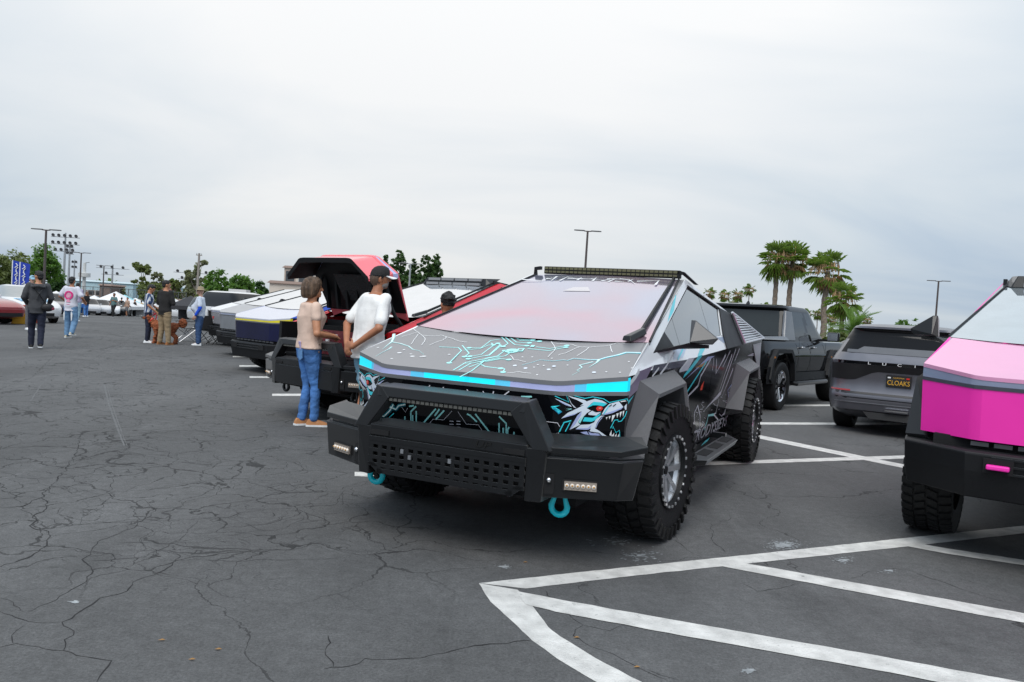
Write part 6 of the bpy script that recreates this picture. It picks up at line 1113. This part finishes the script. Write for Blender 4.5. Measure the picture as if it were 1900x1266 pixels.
# ------------------------------------------------------------------ folding chairs
CF = mat('black chair fabric', (.018, .018, .02), .8, bump=.3, bscale=40); TUBE = mat('grey steel tube', (.45, .46, .48), .35, metal=.8); TUBK = mat('black steel tube', (.03, .03, .03), .4, metal=.6)
def chair(px, py, rz, lab, tb, back=None, high=.80):
    p = gnd(px, py); T = empty('folding_chair', (p.x, p.y, 0), rz, lab, 'chair', 'folding chairs in front of the trucks')
    b = MB(); b.loft([[V3(-.26, y, .42-.03*sin(pi*i/4)), V3(.26, y, .42-.03*sin(pi*i/4)), V3(.26, y, .43-.03*sin(pi*i/4)), V3(-.26, y, .43-.03*sin(pi*i/4))] for i, y in enumerate((-.22, -.1, 0, .12, .24))]); b.build('seat', CF, T)
    b = MB(); b.slab([(-.25, -.23, .44), (.25, -.23, .44), (.22, -.33, high), (-.22, -.33, high)], (0, -.015, 0)); bk = b.build('backrest', back or CF, T)
    for s in (-1, 1):
        for pts in ([(s*.28, .28, 0), (s*.27, -.24, .44)], [(s*.28, -.28, 0), (s*.27, .25, .42), (s*.29, .27, .60)], [(s*.27, -.24, .40), (s*.24, -.34, high+.02)]): b = MB(); b.tube(pts, .011, 6); b.build('leg', tb, T)
        b = MB(); b.slab([(s*.27, .30, .60), (s*.33, .30, .60), (s*.33, -.27, .62), (s*.27, -.27, .62)], (0, 0, .01)); b.build('armrest', CF, T)
    for y in (.28, -.28): b = MB(); b.tube([(-.28, y, 0.02), (.28, -y*.2, .40)], .009, 6); b.build('cross_brace', tb, T)
    return T
chair(347, 634, 2.2, 'grey framed folding chair behind the sun hat man', TUBE); chair(391, 638, -.3, 'black folding chair with red white backrest', TUBK, None, .85); chair(408, 639, -.2, 'tall backed black folding chair by the silver pickup', TUBK, None, 1.02); chair(424, 636, 2.9, 'black folding chair turned towards the silver pickup', TUBK)
# ================================================================== trees
def leafmat(n, c, c2=None):
    m = mat(n, tuple(q*1.5 for q in c), .55, var=.4, vscale=.9); t = m.node_tree; b = t.nodes['Principled BSDF']; o = t.nodes['Material Output']; tr = t.nodes.new('ShaderNodeBsdfTranslucent'); tr.inputs[0].default_value = (c[0]*2.4, c[1]*2.4, c[2]*1.6, 1); mx = t.nodes.new('ShaderNodeMixShader'); mx.inputs[0].default_value = .45; t.links.new(b.outputs[0], mx.inputs[1]); t.links.new(tr.outputs[0], mx.inputs[2]); t.links.new(mx.outputs[0], o.inputs[0]); return m
G1 = leafmat('bright green leaves', (.062, .130, .020)); G2 = leafmat('olive leaves', (.10, .125, .042)); G3 = leafmat('grey green leaves', (.135, .15, .085)); G4 = leafmat('deep green leaves', (.032, .075, .020)); G5 = leafmat('conifer needles', (.045, .085, .028)); BRK = mat('bark', (.13, .10, .075), .9, bump=.8, bscale=20); GB = mat('pale bark', (.32, .28, .24), .85, bump=.5, bscale=12)
def crown(blobs, leaf, n, seed, droop=0.):
    rnd = random.Random(seed); b = MB(); vs = []; fs = []; tot = sum((r[0]*r[1]*r[2])**.66 for _, r in blobs)
    for c, r in blobs:
        k = int(n*(r[0]*r[1]*r[2])**.66/tot); c = Vector(c)
        nc = max(4, k//26)
        for q in range(nc):
            d = Vector((rnd.gauss(0, 1), rnd.gauss(0, 1), rnd.gauss(0, 1))).normalized(); rr = rnd.uniform(.45, 1.05)**.6; cc = c+Vector((d.x*r[0], d.y*r[1], d.z*r[2]))*rr; cs = min(r)*rnd.uniform(.16, .34)
            for i in range(k//nc):
                p = cc+Vector((rnd.gauss(0, 1), rnd.gauss(0, 1), rnd.gauss(0, .75)))*cs*.62; nn = (Vector((rnd.uniform(-1, 1), rnd.uniform(-1, 1), rnd.uniform(-.2, 1.3)))+d*.6).normalized(); t = nn.orthogonal().normalized(); t = Matrix.Rotation(rnd.random()*6.28, 3, nn) @ t; u = nn.cross(t); s = leaf*rnd.uniform(.6, 1.5); o = len(vs)
                vs += [p-t*s, p+u*s*.55-Vector((0, 0, droop*s)), p+t*s, p-u*s*.55-Vector((0, 0, droop*s))]; fs.append((o, o+1, o+2, o+3))
    b.add(vs, fs); return b
def tree(px, py_top, Y, width_px, label, m, kind='round', seed=1, base=None, n=5200, group='trees round the parking lot', lean=0, bark=BRK):
    g0 = far(px, Y, 545); top = fpt(px, py_top, Y); H = top.z-g0.z; Rr = width_px/2*Y/FPX; T = empty('tree', g0, seed*1.3, label, 'tree', group); rnd = random.Random(seed)
    blobs = []; leaf = max(.10, Y*.0016)*(1.25 if kind == 'conifer' else 1)
    if kind == 'round':
        hc = H*.62
        for k in range(11): a = rnd.random()*6.28; q = rnd.uniform(.25, .85); zc = rnd.uniform(.34, .86)*H; s = Rr*rnd.uniform(.30, .52)*(1.15 if zc < .7*H else .8); blobs.append(((Rr*q*cos(a)*.8, Rr*q*sin(a)*.8, min(zc, H-s*.8)), (s, s, s*.8)))
        blobs.append(((0, 0, H*.70), (Rr*.6, Rr*.6, H*.26)))
    elif kind == 'euc':
        for k in range(24): a = rnd.random()*6.28; zc = rnd.uniform(.32, .95)*H; q = rnd.uniform(.1, .95)*(1.15-zc/H*.5); s = Rr*rnd.uniform(.14, .30); blobs.append(((Rr*q*cos(a), Rr*q*sin(a), min(zc, H-s)), (s, s, s*.85)))
    elif kind == 'conifer':
        for k in range(14):
            zc = (.14+.78*k/13)*H; w = Rr*(1.05-.72*(k/13)**1.5); a = rnd.random()*6.28
            for q in range(3): blobs.append(((w*.52*cos(a+q*2.1), w*.52*sin(a+q*2.1), zc+rnd.uniform(-.03, .03)*H), (w*.55, w*.55, H*.085)))
        blobs.append(((0, 0, H*.94), (Rr*.16, Rr*.16, H*.07)))
    elif kind == 'bush':
        for k in range(9): a = rnd.random()*6.28; q = rnd.uniform(.1, .75); s = Rr*rnd.uniform(.32, .5); blobs.append(((Rr*q*cos(a), Rr*q*sin(a), rnd.uniform(.35, .72)*H), (s, s, H*.27)))
    # trunk and limbs reaching into the clumps
    b = MB(); tr = max(.12, H*.022); b.tube([(0, 0, -.2), (tr*.3, 0, H*.2), (-tr*.3, tr*.4, H*.45), (0, 0, H*.7)], [tr*1.25, tr, tr*.7, tr*.3], 9)
    for c, r in blobs[:9]: z0 = min(c[2]*.6, H*.5); b.tube([(0, 0, z0), (c[0]*.55, c[1]*.55, (z0+c[2])*.52), c], [tr*.5, tr*.3, tr*.1], 6)
    b.build('trunk', bark, T, smooth=50); crown(blobs, leaf, n, seed, .3 if kind == 'euc' else 0).build('crown', m, T)
    return T
tree(22, 462, 88, 100, 'wide olive tree behind the blue flags', G2, 'round', 1, n=8000); tree(78, 446, 78, 66, 'tall bright green tree behind the hoodie wearer', G1, 'round', 2, n=8000); tree(104, 497, 84, 36, 'lower green tree beside the floodlight mast', G4, 'round', 9, n=3500); tree(112, 522, 95, 30, 'small olive shrub by the floodlights', G2, 'bush', 19, n=2500)
tree(262, 486, 150, 46, 'tall airy eucalyptus with bare limbs behind the white tents', G2, 'euc', 3, bark=GB, n=5200); tree(292, 505, 155, 38, 'shorter eucalyptus beside the airy one', G3, 'euc', 4, bark=GB, n=4200); tree(283, 522, 130, 52, 'rounded olive shrub behind the fence', G2, 'bush', 5, n=5000)
tree(325, 515, 150, 26, 'slim tree above the black sweater wearer', G2, 'euc', 6, n=2600); tree(362, 478, 150, 54, 'tall grey eucalyptus by the utility pole', G3, 'euc', 7, bark=GB, n=5600); tree(345, 512, 170, 40, 'sparse eucalyptus behind the utility pole', G3, 'euc', 17, bark=GB, n=3000)
tree(400, 494, 105, 62, 'bright green tree behind the sun hat', G1, 'round', 8, n=8000); tree(448, 505, 112, 70, 'broad green tree above the low cream building', G1, 'round', 11, n=8000); tree(482, 517, 118, 44, 'green tree beside the tall cream building', G4, 'round', 12, n=5000); tree(388, 530, 96, 44, 'olive shrub below the bright green tree', G2, 'bush', 13, n=4000); tree(467, 535, 82, 42, 'small round tree in front of the low cream building', G1, 'bush', 14, n=4000)
tree(712, 474, 95, 36, 'rounded conifer beside the black cap', G4, 'conifer', 21, n=7000); tree(738, 465, 92, 62, 'tallest pointed conifer before the galvanised lamp post', G5, 'conifer', 22, n=13000); tree(764, 480, 96, 52, 'broad conifer behind the lamp post', G5, 'conifer', 23, n=10000); tree(788, 475, 92, 50, 'narrow pointed conifer between two broad conifers', G5, 'conifer', 24, n=11000); tree(806, 470, 97, 50, 'conifer above the roof rack lights', G5, 'conifer', 25, n=10000)
tree(1685, 582, 60, 72, 'leafy shrub behind the grey SUV', G1, 'bush', 31, n=5000); tree(200, 528, 165, 26, 'olive shrub by the blue hall', G2, 'bush', 33, n=1800); tree(226, 527, 165, 22, 'grey shrub by the brown gable', G3, 'bush', 34, n=1600)
# ------------------------------------------------------------------ palms
PF = leafmat('palm fan green', (.10, .155, .028)); PD = mat('dead palm fronds', (.42, .27, .14), .85, var=.3, vscale=2); PTk = mat('palm trunk', (.22, .175, .135), .9, var=.35, vscale=5, bump=.9, bscale=10)
def fan(b, base, d, L_, seed, m, R_=1.0, blades=11, hang=.3):
    rnd = random.Random(seed); d = d.normalized(); up = Vector((0, 0, 1)); lat = d.cross(up); lat = lat.normalized() if lat.length > .01 else Vector((1, 0, 0)); nrm = lat.cross(d)
    tip = base+d*L_-Vector((0, 0, L_*hang*.25)); w = .025*R_; b.add([base-lat*w, base+lat*w, tip+lat*w*.6, tip-lat*w*.6], [(0, 1, 2, 3)], m)
    for k in range(blades):
        a = (-1+2*k/(blades-1))*1.65; dd = (d*cos(a)+lat*sin(a)).normalized(); ll = R_*(1-.22*abs(a)/1.65)*rnd.uniform(.85, 1.1); sd_ = nrm.cross(dd)*.075*R_; mid = tip+dd*ll*.6+nrm*.04; end = tip+dd*ll-Vector((0, 0, hang*ll*.55)); fold = nrm*.03
        b.add([tip, mid-sd_, end, mid+sd_], [(0, 1, 2), (0, 2, 3)], m)
def fan_palm(H, R_, seed, dead=22, n=50):
    rnd = random.Random(seed); b = MB(); 
    for k in range(n): el = rnd.uniform(-1.15, 1.45); az = rnd.random()*6.28; d = Vector((cos(az)*cos(el), sin(az)*cos(el), sin(el))); fan(b, Vector((0, 0, H))+d*.12, d, R_*.58, seed*100+k, 0, R_*.52, 9, .35+.5*max(0, -el))
    for k in range(dead): az = rnd.random()*6.28; el = rnd.uniform(-1.3, -.1); d = Vector((cos(az)*cos(el), sin(az)*cos(el), sin(el))); fan(b, Vector((0, 0, H-.2)), d, R_*.42, seed*77+k, 1, R_*.38, 9, .8)
    for k in range(dead*3): az = rnd.random()*6.28; el = rnd.uniform(.1, .9); d = Vector((cos(az)*cos(el), sin(az)*cos(el), sin(el))); p0 = Vector((0, 0, H)); p1 = p0+d*R_*rnd.uniform(.4, .75); p2 = p1+Vector((d.x*.2, d.y*.2, -R_*.35)); b.tube([p0, p1, p2], [.025, .03, .05], 4, 1)
    t = MB(); pts = []; rs = []
    for k in range(26): z = H*k/25; pts.append((.06*sin(k*.5), .05*cos(k*.4), z-.1)); rs.append((.30+.05*(k % 2))*(1.15 if k < 2 else 1-.25*k/25)*R_/2.2)
    t.tube(pts, rs, 10); return b, t
PALMS = {}
def palm(px, ytop, Y, R_, label, seed, group='tall fan palms', ytrunk=None):
    g0 = far(px, Y, 610); top = fpt(px, ytop, Y).z; H = top-g0.z-R_*.80; key = (seed, round(R_, 2))
    cb, tb = fan_palm(H, R_, seed); T = empty('palm_tree', g0, seed*.7, label, 'tree', group); cb.build('crown', [PF, PD], T); tb.build('trunk', PTk, T, smooth=50); return T
palm(1434, 451, 86, 2.15, 'tall fan palm with a tan skirt behind the boxy black pickup', 1); palm(1461, 450, 86, 2.25, 'tall fan palm crowding its twin behind the boxy black pickup', 2); palm(1527, 468, 82, 2.35, 'fan palm standing alone behind the boxy black pickup mirror', 3); palm(1562, 527, 74, 1.75, 'shorter fan palm above the feathery date palm', 4)
# distant fan palms: one crown shared by all
cb, tb = fan_palm(9.0, 1.55, 9, 16, 34); cme = cb.mesh('crown', [PF, PD]); tme = tb.mesh('trunk', PTk, 50)
for i, (px, yt, Y, s, lab) in enumerate([(1313, 533, 170, 1.0, 'distant fan palm just over the white truck pillar'), (1341, 537, 150, 1.0, 'distant fan palm with wide tan skirt by the roof bracket'), (1366, 536, 150, 1.05, 'distant fan palm with a brown crown over the bed panel'), (1386, 527, 175, 1.0, 'tall thin distant fan palm over the bed panel'), (1358, 555, 210, .9, 'small distant fan palm below the brown crowned one'), (1389, 562, 230, .9, 'small distant fan palm at the foot of the tall thin one'), (1418, 561, 230, .9, 'small distant fan palm over the pickup antenna'), (1443, 568, 220, .9, 'small distant fan palm hugging the slimmer twin palm'), (1453, 567, 215, .9, 'small distant fan palm between the twin palms'), (1495, 573, 160, .95, 'distant fan palm with brown skirt over the pickup windscreen'), (1516, 573, 190, .9, 'thin distant fan palm over the pickup mirror'), (1532, 580, 210, .9, 'small distant fan palm beside the lone palm trunk'), (1546, 583, 190, .9, 'small distant fan palm above the date palm'), (1608, 585, 170, .95, 'distant fan palm peeking over the yellowish shrub'), (188, 518, 190, 1.0, 'distant fan palm by the short lamp post'), (205, 517, 190, 1.0, 'distant fan palm by the small floodlights'), (317, 517, 175, 1.0, 'distant fan palm above the black sweater'), (322, 522, 190, 1.0, 'second distant fan palm above the black sweater')]):
    g0 = far(px, Y, 600 if px > 900 else 545); top = fpt(px, yt, Y).z; k = (top-g0.z)/10.2; kk = 2.1*s/1.55*Y/190*.75; T = empty('palm_tree', g0, i*1.1, lab, 'tree', 'distant fan palms')
    c = bpy.data.objects.new('crown', cme); COL.objects.link(c); c.parent = T; t = bpy.data.objects.new('trunk', tme); COL.objects.link(t); t.parent = T
    c.scale = (kk, kk, kk); c.location = (0, 0, (top-g0.z)-kk*10.25); t.scale = (.55, .55, ((top-g0.z)-kk*1.2)/9.0)
# feathery date palm
g0 = far(1583, 58, 615); T = empty('date_palm', g0, .3, 'feathery green date palm behind the grey SUV', 'tree'); b = MB(); rnd = random.Random(4); top = fpt(1583, 618, 58).z-g0.z
for k in range(46):
    az = k*2.4+rnd.uniform(-.2, .2); el = rnd.uniform(.15, 1.35); L_ = rnd.uniform(1.9, 2.7); d = Vector((cos(az)*cos(el), sin(az)*cos(el), sin(el))); pts = []; p = Vector((0, 0, top)); 
    for q in range(13): pts.append(p.copy()); d = (d+Vector((0, 0, -.10))).normalized(); p = p+d*L_/12
    b.tube(pts, [.03*(1-q/14) for q in range(13)], 4)
    for q in range(2, 13):
        t = (pts[q]-pts[q-1]).normalized(); lat = t.cross(Vector((0, 0, 1))).normalized(); up = lat.cross(t)
        for s in (-1, 1):
            for h in (0, .5): o = pts[q]-t*h*L_/12; e_ = o+(lat*s*.8+t*.55+up*.25).normalized()*.46*(1-.5*abs(q/12-.45)); b.add([o-t*.035, o+t*.035, e_], [(0, 1, 2)])
b.build('crown', leafmat('date palm green', (.085, .15, .035)), T); b = MB(); b.tube([(0, 0, -.1), (0, 0, top*.5), (0, 0, top)], [.45, .38, .42], 12); b.build('trunk', PTk, T, smooth=50)
for px, Y, w, lab, sd_ in ((1560, 52, 52, 'low clipped palm hedge under the date palm', 51), (1615, 56, 46, 'yellowish shrub beside the date palm', 52)): tree(px, 612 if px < 1600 else 605, Y, w, lab, G2, 'bush', sd_, n=3000, group='shrubs behind the grey SUV')
# ------------------------------------------------------------------ lamp posts, floodlights, poles
PST = mat('bronze post paint', (.10, .08, .075), .5, metal=.3); GAL = mat('galvanised steel', (.42, .43, .44), .45, metal=.6); FIX = mat('dark fixture', (.09, .09, .095), .5)
def lamp_post(px, ytop, Y, lab, m=PST, arms=2, rz=0., y=560, w=.12):
    g0 = far(px, Y, y); H = fpt(px, ytop, Y).z-g0.z; T = empty('lamp_post', g0, rz, lab, 'lamp post', 'parking lot lamp posts'); b = MB(); b.tube([(0, 0, 0), (0, 0, .8), (0, 0, H)], [w*1.15, w, w*.7], 10); b.build('pole', m, T, smooth=50); b = MB(); b.lathe([(.30, 0), (.30, .7), (.001, .7)], 14); b.build('concrete_base', mat('concrete', (.36, .35, .33), .9), T)
    for s in ((-1, 1) if arms == 2 else (1,)):
        b = MB(); b.tube([(0, 0, H-.05), (s*.35, 0, H-.02)], .05, 6); b.build('arm', m, T); b = MB(); b.loft([[V3(s*x, yy*w_, H+zz) for yy, zz in ((-1, -.03), (1, -.03), (.9, .05), (-.9, .05))] for x, w_ in ((.3, .10), (.45, .2), (.95, .2), (1.25, .08))]); b.build('lamp_head', FIX, T, weld=True)
    return T
lamp_post(80, 426, 66, 'tall twin armed lamp post before the bright green tree'); lamp_post(147, 469, 104, 'twin armed lamp post behind the pink print tee'); lamp_post(190, 493, 128, 'short twin armed lamp post beside the distant floodlights'); lamp_post(1080, 428, 72, 'twin armed lamp post rising over the roof light bar', w=.13, y=590); lamp_post(1733, 521, 92, 'twin armed lamp post behind the pink pickup mirror', w=.13, y=630, rz=-.35); lamp_post(757, 489, 82, 'galvanised twin armed lamp post before the conifers', GAL, y=570)
def floods(px, ytop, Y, lab, bars, lamps, rz=0., m=GAL, sp=1.1):
    g0 = far(px, Y, 545); H = fpt(px, ytop, Y).z-g0.z; T = empty('floodlight_mast', g0, rz, lab, 'floodlight', 'sports field floodlights'); b = MB(); b.tube([(0, 0, 0), (0, 0, H*.5), (0, 0, H)], [.30, .22, .14], 10); b.build('mast', m, T, smooth=50)
    for k in range(bars):
        z = H-.5-k*1.35; n = lamps[k]; b = MB(); b.box((0, 0, z-.35), (sp*n, .12, .12)); b.build('cross_arm', m, T)
        for j in range(n): x = (j-(n-1)/2)*sp; b = MB(); b.lathe([(.08, -.2), (.33, .12), (.32, .18), (.001, .08)], 10, 0, Matrix.Translation((x, -.2, z)) @ Matrix.Rotation(1.9, 4, 'X')); b.build('floodlamp', FIX, T, smooth=50)
floods(117, 432, 150, 'floodlight mast with three rows of lamps beside the tall tree', 3, (5, 5, 4)); floods(126, 452, 165, 'floodlight mast seen end on beside the tall one', 2, (2, 2), .3, sp=.8); floods(136, 482, 210, 'short floodlight mast between the lamp posts', 2, (2, 2), .3, sp=.8); floods(207, 491, 170, 'small floodlight mast over the white tents', 2, (3, 2), 0, sp=2.4); floods(364, 500, 165, 'floodlight mast in front of the grey eucalyptus', 2, (5, 4), 0, sp=2.0)
g0 = far(366, 120, 545); H = fpt(367, 470, 120).z-g0.z; T = empty('utility_pole', g0, .1, 'weathered wooden utility pole beside the grey eucalyptus', 'pole'); b = MB(); b.tube([(0, 0, 0), (0, 0, H)], [.22, .16], 10); b.build('pole', mat('weathered wood', (.30, .27, .24), .9), T)
for z in (.3, 1.6): b = MB(); b.box((0, 0, H-z), (.9, .12, .12)); b.build('crossarm', mat('weathered wood', (.30, .27, .24), .9), T)
for x in (-.35, .35): b = MB(); b.tube([(x, 0, H-.25), (x, 0, H-.02)], .05, 6); b.build('insulator', GAL, T)
g0 = far(155, 170, 545); H = fpt(157, 488, 170).z-g0.z; T = empty('antenna_tower', g0, 0, 'pale antenna tower with a round drum behind the lamp posts', 'tower'); b = MB(); b.tube([(0, 0, 0), (0, 0, H)], [.45, .28], 10); b.build('mast', mat('pale tower paint', (.62, .62, .6), .6), T); b = MB(); b.lathe([(.3, H*.66), (1.2, H*.67), (1.2, H*.76), (.3, H*.77)], 14, 0); b.build('antenna_drum', mat('pale tower paint', (.62, .62, .6), .6), T, smooth=40); b = MB(); b.tube([(0, 0, H), (1.0, 0, H+.2)], .08, 6); b.build('arm', GAL, T)
# ------------------------------------------------------------------ buildings
def building(x0, x1, Yd, ytop, label, wall, roof, wins=(), depth=14, over=.3, rh=.35):
    a = far(x0, Yd, 550); c = far(x1, Yd, 550); wd = (c-a).length; ht = fpt((x0+x1)/2, ytop, Yd).z-a.z; T = empty('building', (a+c)/2, atan2(c.y-a.y, c.x-a.x), label, 'building'); b = MB(); b.box((0, depth/2, (ht-rh)/2), (wd, depth, ht-rh)); b.build('wall', wall, T)
    b = MB(); b.hexa([V3(-wd/2-over, -over, ht-rh), V3(wd/2+over, -over, ht-rh), V3(wd/2+over, depth+over, ht-rh), V3(-wd/2-over, depth+over, ht-rh), V3(-wd/2, .2, ht), V3(wd/2, .2, ht), V3(wd/2, depth, ht), V3(-wd/2, depth, ht)]); b.build('roof', roof, T)
    for (fx, fz, w, h, m) in wins:
        b = MB(); b.box((-wd/2+fx*wd, -.02, fz*ht), (w, .12, h)); wf = b.build('window', m, T); b = MB(); b.box((-wd/2+fx*wd, -.085, fz*ht), (w*.82, .02, h*.86)); b.build('pane', GLS, wf); b = MB(); b.box((-wd/2+fx*wd, -.10, fz*ht-h/2-.05), (w*1.1, .12, .1)); b.build('sill', m, wf)
    return T
CRM = mat('cream stucco', (.62, .56, .49), .9, var=.06, vscale=.6, bump=.2); BRF = mat('brown roof edge', (.24, .17, .14), .8); BLU = mat('pale blue wall', (.42, .58, .63), .8, var=.05, vscale=.4); BEI = mat('beige frame', (.45, .36, .31), .8)
building(126, 246, 175, 521, 'long pale blue hall behind the fence', BLU, mat('pale roof', (.50, .60, .63), .7), [(.12*k, .5, 1.6, 1.2, BEI) for k in range(1, 8)], 30)
building(184, 204, 160, 527, 'small brown gabled shed before the blue hall', mat('brown cladding', (.20, .15, .13), .85), BRF, (), 6); building(268, 300, 150, 533, 'red roofed low block behind the striped shirt', mat('blue grey wall', (.35, .45, .5), .8), mat('brick red roof', (.32, .13, .09), .8), (), 8); building(318, 372, 145, 556, 'low terracotta wall behind the black tent', mat('terracotta wall', (.40, .19, .13), .85), BRF, (), 2, rh=.3)
building(404, 456, 92, 549, 'low cream building with brown roof edge', CRM, BRF, [(.35, .62, .5, .5, BEI), (.6, .62, .5, .5, BEI)], 14); building(455, 520, 96, 561, 'low cream wing beside the tall cream building', CRM, BRF, (), 12); building(499, 600, 104, 523, 'cream hall with brown roof behind the woman', CRM, BRF, (), 20); building(525, 640, 118, 496, 'tall cream block with small windows behind the open red hood', CRM, BRF, [(.10, .80, 1.6, 2.2, BEI), (.30, .80, 1.2, 1.5, GAL), (.42, .80, 1.2, 1.5, GAL)], 20)
b = MB(); g0 = far(428, 96, 550); zt = fpt(428, 545, 96).z; b.box((g0.x, g0.y+3, zt), (2.2, 1.6, 1.2)); tag(b.build('roof_unit', mat('white unit', (.7, .7, .7), .6)), 'white air conditioning unit on the low cream building roof', 'roof unit')
# chain fence
a = far(120, 108, 550); c = far(345, 118, 560); F_ = empty('chain_fence', (a+c)/2, atan2(c.y-a.y, c.x-a.x), 'tall chain link fence behind the tents', 'fence'); L_ = (c-a).length; FM = mat('fence steel', (.16, .17, .17), .6, metal=.4)
for k in range(15): b = MB(); b.tube([(-L_/2+L_*k/14, 0, 0), (-L_/2+L_*k/14, 0, 3.6)], .05, 6); b.build('post', FM, F_)
for z in (3.55, 1.8): b = MB(); b.tube([(-L_/2, 0, z), (L_/2, 0, z)], .04, 6); b.build('rail', FM, F_)
b = MB()
for k in range(int(L_/.5)):
    x = -L_/2+k*.5
    for s in (-1, 1): b.tube([(x, .02, 0.05 if s > 0 else 3.5), (min(L_/2, x+1.7), .02, 3.5 if s > 0 else .05)], .010, 3)
w_ = b.build('wire_mesh', FM, F_); w_['kind'] = 'stuff'
# ------------------------------------------------------------------ tents and flags
def tent(px, Y, w, label, top, peak_y=None, wall=None, rz=0.1, val=None):
    g0 = far(px, Y, 555); pk = (fpt(px, peak_y, Y).z-g0.z) if peak_y else 3.2; ev = pk-w*.30; T = empty('canopy_tent', g0, rz, label, 'tent', 'canopy tents across the aisle'); h = w/2
    b = MB(); b.add([(-h, -h, ev), (h, -h, ev), (h, h, ev), (-h, h, ev), (0, 0, pk), (-h*.5, -h*.5, ev+(pk-ev)*.45), (h*.5, -h*.5, ev+(pk-ev)*.45), (h*.5, h*.5, ev+(pk-ev)*.45), (-h*.5, h*.5, ev+(pk-ev)*.45)], [(0, 1, 6, 5), (1, 2, 7, 6), (2, 3, 8, 7), (3, 0, 5, 8), (5, 6, 4), (6, 7, 4), (7, 8, 4), (8, 5, 4)]); b.build('canopy', top, T)
    for s in range(4): M = Matrix.Rotation(pi/2*s, 4, 'Z'); b = MB(); b.slab([(-h, -h, ev), (h, -h, ev), (h, -h, ev-.32), (-h, -h, ev-.32)], (0, -.01, 0)); b.xform(M); b.build('valance', val or top, T)
    for x, y in ((-h, -h), (h, -h), (h, h), (-h, h)): b = MB(); b.tube([(x*.97, y*.97, 0), (x*.97, y*.97, ev)], .035, 6); b.build('leg', GAL, T)
    if wall: b = MB(); b.slab([(-h, h, .1), (h, h, .1), (h, h, ev), (-h, h, ev)], (0, .01, 0)); b.build('back_wall', wall, T)
TW = mat('white tent cloth', (.78, .78, .78), .8); TB = mat('blue tent cloth', (.02, .17, .60), .7); TK = mat('black tent cloth', (.03, .03, .035), .7); TC = mat('aqua tent cloth', (.28, .62, .68), .8)
tent(52, 62, 2.4, 'blue canopy tent below the blue flags', TB, 529); tent(104, 62, 3.0, 'white canopy tent with blue valance behind the hoodie wearer', TW, 540, TB, val=TB); tent(148, 92, 3.2, 'white canopy tent behind the pink print tee', TW, 546); tent(175, 90, 3.2, 'white canopy tent behind the black top woman', TW, 548); tent(215, 78, 4.6, 'large white peaked tent behind the teal shirt', TW, 541, TW); tent(231, 84, 3.6, 'aqua edged canopy tent behind the black tee', TC, 547, TW); tent(252, 92, 3.4, 'white canopy tent behind the mustard top', TW, 553, TW); tent(354, 66, 2.9, 'black canopy tent behind the photographer', TK, 549, TK); tent(320, 96, 3.2, 'pink walled stall tent behind the khaki trousers', TW, 552, mat('pink cloth', (.70, .35, .42), .8))
for i, (px, lab) in enumerate(((27, 'left blue feather flag with white script on a white pole'), (41, 'right blue feather flag with white script on a white pole'))):
    Y = 54; g0 = far(px-6, Y, 545); H = fpt(px-5, 483+i*3, Y).z-g0.z; lab = ('blue feather flag with white script nearer the red sedan' if i == 0 else 'blue feather flag with white script nearer the blue tent'); T = empty('feather_flag', g0, .15, lab, 'flag', 'blue feather flags'); b = MB(); b.tube([(0, 0, 0), (0, 0, H)], .035, 6); b.build('pole', WHTP, T); b = MB(); b.slab([(.03, 0, H*.20), (.03, 0, H), (.62, .08, H*.965), (.52, .06, H*.20)], (0, .01, 0)); b.build('banner', mat('blue flag cloth', (.012, .045, .40), .7), T)
    q = MB(); z = H*.26
    for k in range(9): q.tube([(.16+.10*(k % 2), -.012, z), (.34-.10*(k % 2), -.005, z+H*.045), (.22+.14*(k % 2), -.008, z+H*.085)], .035, 4); z += H*.075
    q.build('flag_script', WHTP, T)
# a closed line of greenery where the lot ends, far off
b = MB(); rnd = random.Random(8); bl = []
for k in range(150): x = -210+k*3.9+rnd.uniform(-2, 2); Y = 235+rnd.uniform(-15, 25); bl.append(((x*1.5, Y, -2.2+rnd.uniform(1.5, 3.0)), (5.5, 4, rnd.uniform(1.8, 3.2))))
o = crown(bl, .95, 30000, 77).build('distant_hedge', G2); tag(o, 'far band of low greenery closing the lot', 'hedge', kind='stuff')
